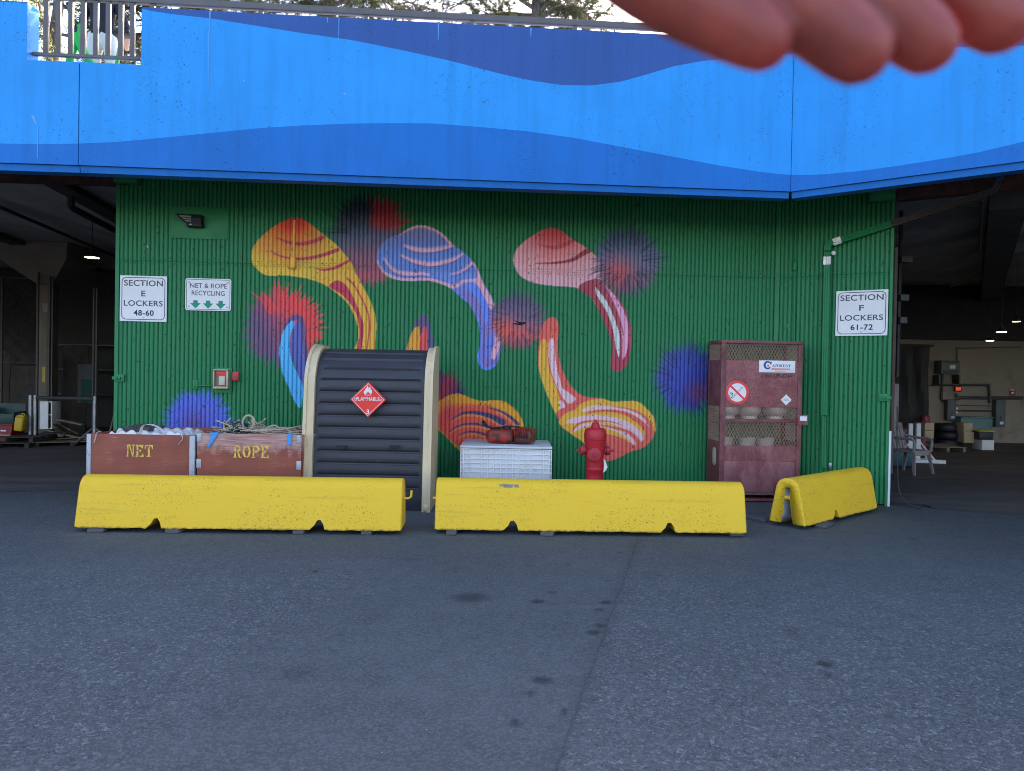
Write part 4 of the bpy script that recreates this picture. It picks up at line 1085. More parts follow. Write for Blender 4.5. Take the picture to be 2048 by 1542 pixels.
mb.tube(catmull([(.2, .3, zr + .02), (.36, .3, zr + .05), (.5, .35, zr + .08), (.58, .4, zr + .11)], 8), .007, 8)
ro = mb.build('rope_tangle', M_ROPE, None, rope.location); tag(ro, 'tangle of pale old rope with one loop standing up in the rope bin', 'rope')
mb = MB()
for k in range(60): mb.tube(rope_run((-.2, .25, zr - .06), (.10, .09, .07), 6, 0, zr + .14), rr.uniform(.004, .008), 5)
for k in range(14): mb.tube(rope_run((.2, .4, zr - .12), (.25, .2, .06), 6, 0, zr + .04), .008, 5)
o = mb.build('fishing_net', M_ROPE2, None, rope.location); tag(o, 'clump of dark blue green fishing net under the pale rope', 'net')
mb = MB(); mb.box(-wr_ / 2 + .03, wr_ / 2 - .03, .03, 1.0, .5, zr - .12); mb.build('net_fill', M_ROPE2, o)
for (x, pts, lab) in ((-.41, [(.05, .06), (.03, -.012), (-.02, -.05), (-.045, -.11), (-.05, -.155), (-.03, -.15), (.0, -.09), (.035, -.03), (.055, .01)], 'wide bright blue webbing loop hanging over the rope bin by its left corner'), (.47, [(-.02, .05), (-.02, -.012), (-.03, -.05), (-.015, -.11), (.0, -.12), (.02, -.1), (.025, -.05), (.02, -.01)], 'narrow blue webbing loop hanging over the rope bin near the shed')):
    mb = MB(); k = 1.0
    pp = [(x + a, .02 if i == 0 else -.012, zr + b_) for i, (a, b_) in enumerate(pts)]
    c = catmull(pp[1:], 6)
    wd = .05 if x < 0 else .03
    front = [(q.x, q.z) for q in c]
    mb.prism([(x - (wd if x < 0 else .025), zr + .004), (x + .06 if x < 0 else x + .02, zr + .012)] + [(x + a * (1.15 if x < 0 else 1), zr + b_) for a, b_ in reversed(pts[2:-1])], -.016, -.007)
    mb.box(x - .03, x + .04, -.012, .1, zr + .002, zr + .008)
    o = mb.build('webbing_loop', M_BLUEWEB, None, rope.location); tag(o, lab, 'strap', 'blue webbing loops on the rope bin')

# ------------------------------------------------------------------ plastic storage shed
M_CREAM = surf('cream_moulded_plastic', P(186, 180, 160), .5, .10, 3, bumps=.12, bscale=60, wear=P(130, 112, 84), wear_amt=.26, wear_scale=7, stretch=(4, 4, 1))
M_SLATE = surf('charcoal_moulded_plastic', P(47, 51, 64), .5, .14, 3, bumps=.2, bscale=120, wear=P(98, 104, 120), wear_amt=.2, wear_scale=5, wear2=P(120, 125, 140), wear2_amt=.14, wear2_scale=60, stretch=(.6, 1, 3))
SF = 8.64
sxl, sxr = at(604, 955, SF).x, at(860, 1015, SF).x
SWD = sxr - sxl
shed = thing('storage_shed', 'dark plastic storage shed with cream side panels and a red flammable placard', 'shed', ((sxl + sxr) / 2, SF, 0))
SH, SR, SD = 1.905, .48, .74
def shed_prof(off=0.0, n=12):
    z1 = SH - SR
    pts = [(-off + .0, .0), (-off + .03, .6), (-off + .09, z1)]
    for k in range(1, n + 1):
        a = math.pi / 2 * k / n
        pts.append((.09 + SR - (SR + off) * math.cos(a), z1 + (SR + off) * math.sin(a)))
    return pts
for s in (-1, 1):
    pr = shed_prof(.035) + [(SD, SH + .035), (SD, 0)]
    mb = MB(); x0, x1 = (-SWD / 2, -SWD / 2 + .115) if s < 0 else (SWD / 2 - .095, SWD / 2)
    mb.prism(pr, x0, x1, 'x')
    pr2 = shed_prof(.052) + [(SD + .01, SH + .052), (SD + .01, 0)]
    e0, e1 = (x0 - .006, x0 + .03) if s < 0 else (x1 - .03, x1 + .004)
    mb.prism([(a, b_ + (0 if b_ > .01 else .001)) for a, b_ in pr2], e0, e1, 'x')
    p = mb.build('side_panel', M_CREAM, shed)
# door: slats with long pressed grooves
inner = SWD - .21
def at_s(pr, s):
    acc = 0
    for (a, b_), (c, d) in zip(pr[:-1], pr[1:]):
        l = math.hypot(c - a, d - b_)
        if s <= acc + l or (c, d) == pr[-1]:
            t = (s - acc) / l; n = (-(d - b_) / l, (c - a) / l)
            return a + (c - a) * t, b_ + (d - b_) * t, n
        acc += l
pr = [(a + .02, b_) for a, b_ in shed_prof(0, 16)] + [(SD, SH)]
tot = sum(math.hypot(c - a, d - b_) for (a, b_), (c, d) in zip(pr[:-1], pr[1:]))
ss, ks = [.24], [0]
s = .24
while s < tot - .06:
    for ds, k in ((.010, 0), (.013, .85), (.020, 1), (.030, 1), (.044, .25), (.052, 0), (.10, 0), (.138, 0)):
        ss.append(s + ds); ks.append(k if s > .2 else 0)
    s += .140
SHX = .010
xs = [-inner / 2 + .002, -inner / 2 + .035, -inner / 2 + .045, -inner / 2 + .06, -inner / 2 + .075] + list(np.linspace(-inner / 2 + .12, inner / 2 - .12, 12)) + [inner / 2 - .075, inner / 2 - .06, inner / 2 - .045, inner / 2 - .035, inner / 2 - .002]
kx = [0, 0, .45, .9, 1] + [1] * 12 + [1, .9, .45, 0, 0]
mb = MB(); vs = []
for s_, k in zip(ss, ks):
    y, z, n = at_s(pr, min(s_, tot - 1e-3))
    for x, kk in zip(xs, kx): vs.append((x + SHX, y - n[0] * -.0 + (-n[0]) * .024 * k * kk, z - n[1] * .024 * k * kk))
nx = len(xs)
mb.add(vs, [(j * nx + i, j * nx + i + 1, (j + 1) * nx + i + 1, (j + 1) * nx + i) for j in range(len(ss) - 1) for i in range(nx - 1)], 0, False)
door = mb.build('roll_door', M_SLATE, shed)
M_PULL = surf('recess_shade_colour', (.008, .009, .012), .6, .1)  # flat half-discs; the near-black colour stands in for shade inside the pull recesses
for px in (683, 789):
    p = at(px, 893, SF + .02); x = p.x - shed.location.x
    mb = MB(); mb.prism([(x - .062, p.z + .012), (x + .062, p.z + .012)] + [(x + .062 * math.cos(a), p.z + .008 - .034 * math.sin(a)) for a in np.linspace(0, math.pi, 9)], .018, .036)
    mb.build('finger_pull', M_PULL, door)
    
mb = MB(); mb.bevbox(-inner / 2 + .013, inner / 2 + .007, .045, .10, 0, .25, .004); mb.build('base_panel', M_SLATE, shed)
mb = MB(); mb.box(-SWD / 2 + .126, SWD / 2 - .096, SD - .03, SD - .001, 0, SH - .02); mb.build('back_panel', M_SLATE, shed)
mb = MB(); mb.bevbox(SWD / 2 - .075, SWD / 2 - .01, -.058, -.001 + .0, .012, .085, .012); mb.build('hinge_foot', M_CREAM, shed)
M_SIGNRED = surf('placard_red', P(208, 50, 44), .45, .06, 5, bumps=.03)
M_SIGNWHITE = surf('sign_white', P(200, 212, 235), .45, .05, 4, bumps=.03, wear=P(175, 185, 205), wear_amt=.2)
pc_ = at(737, 799, SF + .02); cx, cz = pc_.x - shed.location.x, pc_.z
hd = .207
mb = MB(); mb.prism([(cx - hd, cz), (cx, cz - hd), (cx + hd, cz), (cx, cz + hd)], -.010, .045)
pl = mb.build('flammable_placard', M_SIGNRED, shed)
mb = MB(); y_ = -.0115
a1, a2 = hd * .915, hd * .885
for s0, s1 in (((-1, 0), (0, -1)), ((0, -1), (1, 0)), ((1, 0), (0, 1)), ((0, 1), (-1, 0))):
    mb.add([(cx + s0[0] * a1, y_, cz + s0[1] * a1), (cx + s1[0] * a1, y_, cz + s1[1] * a1), (cx + s1[0] * a2, y_, cz + s1[1] * a2), (cx + s0[0] * a2, y_, cz + s0[1] * a2)], [(0, 1, 2, 3)])
lettering(mb, 'FLAMMABLE', cx - .135, cx + .135, cz - .015, cz + .030, y_, .012)
lettering(mb, '3', cx - .017, cx + .017, cz - .165, cz - .115, y_, .02)
flame = [(-.045, .062), (-.052, .09), (-.04, .105), (-.033, .098), (-.036, .12), (-.018, .135), (-.012, .165), (.003, .148), (.004, .128), (.012, .132), (.018, .15), (.03, .13), (.028, .112), (.038, .118), (.046, .095), (.04, .068), (.02, .06), (.024, .085), (.01, .075), (.0, .098), (-.012, .075), (-.02, .085), (-.02, .06)]
mb.add([(cx + a, y_, cz + b_) for a, b_ in flame], [tuple(range(len(flame)))])
mb.box(cx - .04, cx + .04, y_ - .0005, y_, cz + .05, cz + .055)
for sx in (-1, 1):
    ring(mb, .03, .024, .011, .004, cx + sx * .148, cz + .0, y_)
mb.build('placard_print', M_SIGNWHITE, pl)
# ------------------------------------------------------------------ white bulk bin with a fuel tank on its lid
M_WPLAS = surf('white_bin_plastic', P(176, 190, 214), .5, .08, 4, bumps=.12, bscale=60, wear=P(125, 130, 140), wear_amt=.24, wear_scale=6)
M_WRIB = surf('white_bin_rib', P(192, 203, 224), .5, .08, 4, bumps=.1, wear=P(130, 128, 125), wear_amt=.25, wear_scale=10)
WF = 9.0
wxl, wxr = at(921, 915, WF).x, at(1103, 915, WF).x; WW = wxr - wxl
wb = thing('bulk_bin', 'white ribbed plastic bulk bin with a flat lid behind the barrier', 'bin', ((wxl + wxr) / 2, WF, 0))
HB = at(1012, 897, WF).z
mb = MB(); mb.bevbox(-WW / 2 + .008, WW / 2 - .008, .014, .96, .09, HB - .004, .012); 
for x in (-WW / 2 + .03, -.07, WW / 2 - .17): mb.bevbox(x, x + .14, .02, .95, 0, .089, .006)
body = mb.build('bin_body', M_WPLAS, wb)
zx = lambda X: (at(860 + X / 4.267, 915, WF).x - wb.location.x)
zz_ = lambda Y: at(1012, 760 + Y / 4.267 + .3, WF).z
mb = MB()
for i, X in enumerate((262, 285, 333, 440, 493, 545, 603, 655, 705, 760, 812, 862, 968, 1018, 1036)):
    x = zx(X); mb.bevbox(x - .006, x + .006, -.002 + .0004 * (i % 3), .016, .09, HB - .008, .003, seg=1)
for i, Y in enumerate((592, 632, 675, 712, 750, 790)):
    z = zz_(Y); mb.bevbox(-WW / 2 + .004, WW / 2 - .004, .0005 + .0003 * (i % 2), .0155, z - .006, z + .006, .003, seg=1)
mb.build('rib_grid', M_WRIB, body)
mb = MB(); mb.prism([(-WW / 2 + .11, .30), (-WW / 2 + .11, .345), (-WW / 2 + .2, .355), (-WW / 2 + .235, .30)], -.004, .012); mb.build('torn_label', surf('torn_grey_label', P(150, 155, 165), .7), body)
mb = MB(); mb.bevbox(-WW / 2 - .008, WW / 2 + .008, -.012, .985, HB, HB + .028, .008); mb.build('lid', M_WPLAS, wb)
M_TANK = surf('faded_red_plastic', P(150, 48, 36), .45, .2, 4, bumps=.12, bscale=40, wear=P(62, 36, 36), wear_amt=.44, wear_scale=6, wear2=P(190, 90, 70), wear2_amt=.2, wear2_scale=5)
M_BLACK = surf('black_rubber', (.012, .012, .014), .5, .2, 10, bumps=.1)
p = at(1021, 886, WF + .38)
tk = thing('fuel_tank', 'faded red portable fuel tank lying on the white bin lid', 'fuel tank', (p.x, WF + .38, HB + .0285), R(-14))
mb = MB(); mb.bevbox(-.29, .06, -.16, .16, .008, .178, .06, seg=5); b1 = mb.build('tank_body', M_TANK, tk)
mb = MB()
mb.lathe([(.001, 0), (.045, 0), (.062, .006), (.070, .010)], 20, 0, Matrix.Translation((-.14, -.146, .115)) @ Matrix.Diagonal((1.2, 1, .75, 1)) @ Matrix.Rotation(R(90), 4, 'X'))
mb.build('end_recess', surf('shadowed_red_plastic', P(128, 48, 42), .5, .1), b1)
mb = MB(); mb.bevbox(.055, .30, -.12, .18, .010, .198, .045, seg=4)
for k in range(9): mb.bevbox(.075 + k * .021, .086 + k * .021, -.137, .178, .08, .203, .005, seg=1)
mb.build('ribbed_half', M_TANK, tk)
mb = MB(); mb.lathe([(.05, 0), (.05, .02), (.045, .025), (.045, .05), (.02, .055)], 18, 0, Matrix.Translation((-.05, .0, .172))); mb.build('filler_cap', M_BLACK, tk)
mb = MB(); mb.tube(catmull([(-.05, .02, .22), (-.16, .0, .19), (-.27, -.03, .195), (-.34, -.02, .26), (-.37, .0, .27), (-.36, .02, .23), (-.30, .02, .195), (-.18, .04, .195), (-.02, .05, .21), (.1, .05, .21)], 8), .011, 8); mb.build('fuel_hose', M_BLACK, tk)
mb = MB(); mb.bevbox(-.2, .18, -.22, -.165, .0, .008, .002); mb.build('bracket_strip', M_STEEL, tk)

# ------------------------------------------------------------------ hydrant
M_HYD = surf('hydrant_red_paint', P(160, 32, 48), .42, .12, 5, bumps=.15, bscale=50, wear=P(120, 22, 38), wear_amt=.3, wear_scale=8)
M_HYDD = surf('hydrant_faded_red', P(150, 46, 60), .6, .15, 6, bumps=.2, bscale=60)
HY = 9.2
p = at(1190, 900, HY)
hy = thing('fire_hydrant', 'red fire hydrant with faded caps behind the barrier', 'hydrant', (p.x, HY, 0), R(4))
mb = MB(); mb.lathe([(.17, 0), (.17, .035), (.118, .045), (.112, .10), (.105, .38), (.104, .45), (.108, .455), (.108, .49), (.104, .495), (.107, .60), (.120, .66), (.128, .73), (.132, .80), (.136, .815), (.136, .832)], 36)
bar = mb.build('barrel', M_HYD, hy)
mb = MB(); ring(mb, .055, .055, .027, .006, 0, .545, -.1085); lettering(mb, 'S', -.010, .010, .532, .558, -.1085, .03); mb.build('cast_mark', M_HYDD, bar)
mb = MB(); mb.lathe([(.136, .834), (.138, .85), (.139, .90), (.133, .945), (.120, .968), (.105, .978), (.062, .982), (.056, .99), (.048, 1.03), (.036, 1.046)], 36)
bon = mb.build('bonnet', M_HYD, hy)
mb = MB(); mb.lathe([(.021, 1.045), (.017, 1.082)], 5, smooth=False); mb.build('operating_nut', M_HYDD, bon)
def cap_part(name, M, r, ln):
    mb = MB(); mb.lathe([(r * .8, 0), (r * .8, ln * .35), (r, ln * .36), (r * 1.02, ln * .62), (r * .95, ln * .8), (r * .55, ln * .9), (r * .32, ln * .93)], 26, 0, M)
    mb.lathe([(r * .26, ln * .92), (r * .22, ln * 1.35)], 5, 0, M, False)
    return mb.build(name, M_HYDD, hy)
cap_part('pumper_cap', Matrix.Translation((-.03, -.095, .664)) @ Matrix.Rotation(R(90), 4, 'X') @ Matrix.Rotation(R(-6), 4, 'Y'), .085, .10)
for s in (-1, 1): cap_part('hose_cap', Matrix.Translation((s * .10, 0, .70)) @ Matrix.Rotation(R(90 * s), 4, 'Y'), .058, .105)
M_TAG = surf('white_paper', P(205, 212, 220), .7, .08, 6)
mb = MB()
mb.add([(.098, -.06, .60), (.118, -.065, .585), (.150, -.062, .50), (.125, -.07, .455), (.098, -.066, .43), (.104, -.07, .52)], [(0, 1, 2, 5), (5, 2, 3, 4)])
mb.add([(p_[0] + .001, p_[1] + .002, p_[2]) for p_ in ((.098, -.06, .60), (.118, -.065, .585), (.150, -.062, .50), (.125, -.07, .455), (.098, -.066, .43), (.104, -.07, .52))], [(0, 1, 2, 5), (5, 2, 3, 4)])
mb.build('paper_tag', M_TAG, hy)

# ------------------------------------------------------------------ propane cage
M_CAGE = surf('maroon_cage_paint', P(92, 50, 62), .6, .16, 3, bumps=.2, bscale=70, wear=P(112, 74, 82), wear_amt=.46, wear_scale=4, wear2=P(70, 38, 42), wear2_amt=.36, wear2_scale=32)
M_CAGEP = surf('maroon_faded_panel', P(114, 64, 76), .65, .16, 2.2, bumps=.2, bscale=70, wear=P(136, 94, 102), wear_amt=.46, wear_scale=3, wear2=P(108, 62, 72), wear2_amt=.42, wear2_scale=60)
M_CAGER = surf('maroon_rusty_panel', P(102, 58, 70), .68, .16, 2.2, bumps=.25, bscale=70, wear=P(126, 90, 98), wear_amt=.42, wear_scale=5, wear2=P(62, 36, 34), wear2_amt=.30, wear2_scale=11, stretch=(1, 1, .5))
M_MESH = surf('expanded_metal', P(150, 132, 130), .5, .15, 20, metal=.2, bumps=0)
CF = 9.72
cxl, cxr = at(1440, 850, CF).x, at(1607, 850, CF).x; CW = cxr - cxl; CD = .52; CT = at(1523, 681, CF).z
cage = thing('propane_cage', 'tall maroon steel propane cage with mesh windows and warning signs', 'cage', (cxl, CF, 0), WL.ang)
ZL = lambda Y: CT - (Y - 137) / 3.504 * CF / F_PX          # local height from the zoomed photograph
XL = lambda X: (X - 212) / 3.504 * CF / F_PX
pt_ = .045
for x0, x1, y0, y1 in ((0, pt_ * 1.5, 0, pt_), (CW - pt_ * 1.3, CW, 0, pt_), (0, pt_, CD - pt_, CD), (CW - pt_, CW, CD - pt_, CD)):
    mb = MB(); mb.bevbox(x0, x1, y0, y1, .045, CT - .042, .005); mb.build('corner_post', M_CAGE, cage)
mb = MB(); mb.bevbox(-.006, CW + .006, -.008, CD + .006, CT - .04, CT, .004); mb.build('top_tray', M_CAGE, cage)
mb = MB(); mb.bevbox(.0, CW, -.002, CD, .012, .044, .004); mb.build('base_tray', M_CAGE, cage)
fx0, fx1 = pt_ * 1.5 + .001, CW - pt_ * 1.3 - .001
mb = MB(); mb.bevbox(fx0, fx1, .008, .016, ZL(605), ZL(277), .003); up = mb.build('upper_panel', M_CAGEP, cage)
mb = MB(); mb.bevbox(fx0, fx1, .008, .016, ZL(985) + .001, ZL(878), .003); mb.bevbox(fx0, fx1, .010, .018, ZL(1208), ZL(985) - .001, .003); mb.build('lower_panel', M_CAGER, cage)
mb = MB(); mb.bevbox(fx0, fx1, .003, .020, ZL(712), ZL(690), .003); mb.bevbox(pt_, CW - pt_, .021, CD - .003, ZL(700), ZL(692), .002); mb.build('shelf', M_CAGE, cage)
mb = MB(); mb.bevbox(fx0, fx1, .024, CD - .003, .385, .395, .002); mb.build('shelf', M_CAGE, cage)
def emesh(name, x0, x1, z0, z1, M=Matrix(), p=.0375, ph=.072, r=.0032):
    mb = MB(); sl = ph / p
    k = -int((z1 - z0) / sl / p) - 2
    for sgn in (1, -1):
        for i in range(-60, 120):
            xa = x0 + i * p
            # line x = xa + sgn*(z-z0)/sl clipped to the window
            pa_, pb_ = z0, z1
            f = lambda z: xa + sgn * (z - z0) / sl
            zs = sorted([z0 + (x0 - xa) * sgn * sl, z0 + (x1 - xa) * sgn * sl]); pa_, pb_ = max(z0, zs[0]), min(z1, zs[1])
            if pb_ - pa_ < .004: continue
            mb.tube([M @ Vector((f(pa_), .003 * sgn, pa_)), M @ Vector((f(pb_), .003 * sgn, pb_))], r, 4, cap=False, smooth=False)
    return mb.build(name, M_MESH, cage)
MO = Matrix.Translation((0, .014, 0))
emesh('mesh_window', fx0, fx1, ZL(275), ZL(150), MO); emesh('mesh_window', fx0, fx1, ZL(690), ZL(605), MO); emesh('mesh_window', fx0, fx1, ZL(878), ZL(712), MO)
emesh('mesh_window', fx0, fx1, ZL(1225), ZL(1210), MO, .022, .03)
emesh('mesh_window', pt_, CW - pt_, .4, CT - .06, Matrix.Translation((0, CD - .01, 0)), .05, .095)
MS = Matrix.Rotation(R(90), 4, 'Z')
for xx, nm in ((.006, 'l'), (CW - .006, 'r')):
    Ms = Matrix.Translation((xx, 0, 0)) @ MS
    emesh('side_mesh', pt_, CD - pt_, ZL(275), ZL(160), Ms, .0375, .072); emesh('side_mesh', pt_, CD - pt_, ZL(850), ZL(605), Ms, .0375, .072)
    for za, zb_ in ((ZL(604), ZL(277)), (.046, ZL(851))):
        mb = MB(); mb.bevbox(xx - .003, xx + .003, pt_ + .001, CD - pt_ - .001, za, zb_, .002); mb.build('side_panel', M_CAGE, cage)
for z in (ZL(240), ZL(685), ZL(1000)):
    mb = MB(); mb.tube([(.018, -.012, z - .045), (.018, -.012, z + .045)], .011, 10); mb.build('hinge', M_CAGE, cage)
# signs on the cage
def czx(px): return at(px, 760, CF).x - cxl
def czz(px, py): return at(px, py, CF).z
M_INK = surf('dark_ink', (.012, .012, .016), .6, .1); M_NAVY = surf('navy_ink', P(40, 62, 150), .5, .05); M_INKRED = surf('red_ink', P(205, 62, 66), .5, .05)
M_FADED = surf('faded_black_ink', P(66, 46, 52), .7, .2, 30, wear=P(110, 70, 80), wear_amt=.3, wear_scale=40)
x0, x1, z0, z1 = czx(1519.5), czx(1594), czz(1556, 745), czz(1556, 721)
mb = MB(); mb.bevbox(x0, x1, .002, .0075, z0, z1, .002); sg = mb.build('company_sign', M_SIGNWHITE, up)
mb = MB(); w, h = x1 - x0, z1 - z0
gx0 = x0 + w * .125; gr = h * .345; gcx, gcz = gx0 + gr * .95, z0 + h * .60
arc = [(gcx + gr * math.cos(a), gcz + gr * math.sin(a)) for a in np.linspace(R(38), R(322), 22)]; arc2 = [(gcx + gr * .1 + gr * .55 * math.cos(a), gcz + gr * .62 * math.sin(a)) for a in np.linspace(R(322), R(38), 22)]
mb.add([(a, .001, b_) for a, b_ in arc + arc2], [(i, i + 1, 42 - i, 43 - i) for i in range(21)])
mb.add([(a, .001, b_) for a, b_ in ((gcx + gr * .70, gcz + gr * .2), (gcx + gr * 1.0, gcz + gr * .2), (gcx + gr * 1.0, gcz + gr * 1.0), (gcx + gr * .85, gcz + gr * .8), (gcx + gr * .62, gcz + gr * .75))], [(0, 1, 2, 3, 4)])
tx0, tx1, tz0, tz1 = x0 + w * .36, x0 + w * .875, z0 + h * .46, z0 + h * .68
SER = {'A': [[(0, 0), (.35, 0), (.35, .1), (0, .1)], [(.6, 0), (1, 0), (1, .1), (.6, .1)], [(.12, .1), (.26, .1), (.48, .8), (.42, 1)], [(.42, 1), (.58, 1), (.9, .1), (.66, .1), (.46, .75)], [(.28, .28), (.68, .28), (.64, .4), (.32, .4)]],
       'N': [[(0, 0), (.34, 0), (.34, .1), (0, .1)], [(.1, .1), (.24, .1), (.24, .9), (.1, .9)], [(0, .9), (.3, .9), (.3, 1), (0, 1)], [(.22, 1), (.42, 1), (.9, .0), (.74, 0)], [(.74, .2), (.9, .0), (.9, .9), (.74, .9)], [(.62, .9), (1, .9), (1, 1), (.62, 1)]],
       'W': [[(0, .9), (.3, .9), (.3, 1), (0, 1)], [(.08, .9), (.24, .9), (.36, 0), (.26, 0)], [(.26, 0), (.36, 0), (.55, .9), (.45, .9)], [(.42, .9), (.6, .9), (.76, 0), (.64, 0)], [(.64, 0), (.76, 0), (.93, .9), (.84, .9)], [(.72, .9), (1, .9), (1, 1), (.72, 1)]],
       'E': [[(.1, .1), (.34, .1), (.34, .9), (.1, .9)], [(0, .9), (.95, .9), (.95, 1), (0, 1)], [(.85, .66), (.95, .66), (.95, .9), (.78, .9)], [(0, 0), (1, 0), (1, .1), (0, .1)], [(.84, .1), (1, .1), (1, .34), (.92, .34)], [(.34, .45), (.68, .45), (.68, .56), (.34, .56)]],
       'S': [[(.05, 0), (.15, 0), (.2, .1), (.8, 0), (.98, .2), (.9, .5), (.3, .68), (.3, .8), (.25, .55), (.72, .36), (.72, .2), (.55, .1), (.25, .14), (.12, .34), (.05, .34)], [(.9, 1), (.82, 1), (.78, .92), (.3, 1), (.05, .85), (.1, .55), (.3, .55), (.28, .85), (.5, .91), (.75, .82), (.84, .68), (.9, .68)]],
       'T': [[(.36, .1), (.64, .1), (.64, .9), (.36, .9)], [(.22, 0), (.78, 0), (.78, .1), (.22, .1)], [(0, .66), (.1, .66), (.2, .9), (.8, .9), (.9, .66), (1, .66), (1, 1), (0, 1)]]}
cw = [('A', .17), ('N', .17), ('W', .23), ('E', .145), ('S', .135), ('T', .15)]; acc = 0
for ch, q in cw:
    for poly in SER[ch]:
        mb.prism([(tx0 + (acc + a * q * .9) * (tx1 - tx0), tz0 + b_ * (tz1 - tz0)) for a, b_ in poly], .0004, .0018)
    acc += q
mb.build('company_lettering', M_NAVY, sg)
mb = MB(); lx0, lx1 = x0 + w * .32, x0 + w * .855
for a, b_ in ((.30, .345), (.235, .275)): mb.add([(lx0 + (.01 if a > .28 else 0), .001, z0 + h * a), (lx1, .001, z0 + h * a), (lx1 + .006, .001, z0 + h * b_), (lx0 + .012, .001, z0 + h * b_)], [(0, 1, 2, 3)])
fl_ = [(0, 0), (.012, .004), (.016, .02), (.010, .036), (.004, .026), (0, .05), (-.006, .03), (-.012, .026), (-.014, .01)]
mb.add([(gcx + gr * .12 + a * .8, .0005, gcz - .022 + b_ * .9) for a, b_ in fl_], [tuple(range(len(fl_)))])
mb.build('red_underline', M_INKRED, sg)
mb = MB(); lettering(mb, 'PROPANE', x0 + w * .45, x0 + w * .73, z0 + h * .07, z0 + h * .17, .001, .0, 0, 1.2); mb.build('small_lettering', M_INK, sg)
mb = MB(); lettering(mb, '866-589-8244', czx(1531), czx(1587.5), czz(1558, 756), czz(1558, 747.3), .0062, .02); lettering(mb, '1', czx(1526), czx(1527.5), czz(1527, 755.5), czz(1527, 747), .0062, .0); mb.build('phone_lettering', M_FADED, up)
ncx, ncz, nr = czx(1476), czz(1476, 785), 23.4 * CF / F_PX
mb = MB(); n_ = 40; mb.prism([(ncx + nr * math.cos(2 * math.pi * k / n_), ncz + nr * math.sin(2 * math.pi * k / n_)) for k in range(n_)], .003, .0075); ns = mb.build('no_smoking_sign', M_SIGNWHITE, up)
mb = MB(); ri = nr * .79
mb.add([(ncx + q * math.cos(2 * math.pi * k / n_), .0015, ncz + q * math.sin(2 * math.pi * k / n_)) for q in (nr, ri) for k in range(n_)], [(k, (k + 1) % n_, (k + 1) % n_ + n_, k + n_) for k in range(n_)])
ca, sa = math.cos(R(-43)), math.sin(R(-43)); hw_ = nr * .085
mb.add([(ncx + a * ca - b_ * sa, .0012, ncz + a * sa + b_ * ca) for a, b_ in ((-ri * 1.02, -hw_), (ri * 1.02, -hw_), (ri * 1.02, hw_), (-ri * 1.02, hw_))], [(0, 1, 2, 3)])
mb.build('prohibition_ring', M_INKRED, ns)
mb = MB()
def seg2(a, b_, t=.0035):
    d = Vector((b_[0] - a[0], b_[1] - a[1])).normalized(); nn = Vector((-d.y, d.x)) * t / 2
    mb.add([(ncx + q.x, .002, ncz + q.y) for q in (Vector(a) - nn, Vector(b_) - nn, Vector(b_) + nn, Vector(a) + nn)], [(0, 1, 2, 3)])
u_ = nr
seg2((-.42 * u_, -.55 * u_), (.46 * u_, .40 * u_)); seg2((-.50 * u_, -.47 * u_), (.38 * u_, .48 * u_)); seg2((.46 * u_, .40 * u_), (.38 * u_, .48 * u_)); seg2((-.42 * u_, -.55 * u_), (-.50 * u_, -.47 * u_)); seg2((-.18 * u_, -.29 * u_), (-.26 * u_, -.21 * u_))
fl2 = [(-.62, -.45), (-.68, -.25), (-.6, -.1), (-.56, .05), (-.5, -.1), (-.47, -.25), (-.4, -.02), (-.38, -.2), (-.45, -.38), (-.55, -.48)]
for i in range(len(fl2)): seg2(tuple(v_ * u_ for v_ in fl2[i]), tuple(v_ * u_ for v_ in fl2[(i + 1) % len(fl2)]), .005)
mb.build('cigarette_mark', M_INK, ns)
dcx, dcz, dr_ = czx(1577), czz(1577, 800), 11 * CF / F_PX
mb = MB(); mb.prism([(dcx - dr_, dcz), (dcx, dcz - dr_), (dcx + dr_, dcz), (dcx, dcz + dr_)], .003, .0075); dm = mb.build('number_placard', M_SIGNWHITE, up)
mb = MB(); lettering(mb, '1075', dcx - .033, dcx + .033, dcz - .012, dcz + .013, .0015, .0); mb.build('number_lettering', M_INK, dm)
# lock box and its label
mb = MB(); bx0, bx1, bz0, bz1 = czx(1600), czx(1621), czz(1610, 850), czz(1610, 830); mb.bevbox(bx0, bx1, -.03, .03, bz0, bz1, .004); mb.bevbox(bx0 + .01, bx0 + .06, -.02, .02, bz0 - .012, bz0, .003); lk = mb.build('lock_box', M_CAGEP, cage)
mb = MB(); mb.box(czx(1604), czx(1618), -.033, -.0305, czz(1610, 842), czz(1610, 833)); ll = mb.build('lock_label', M_SIGNWHITE, lk)
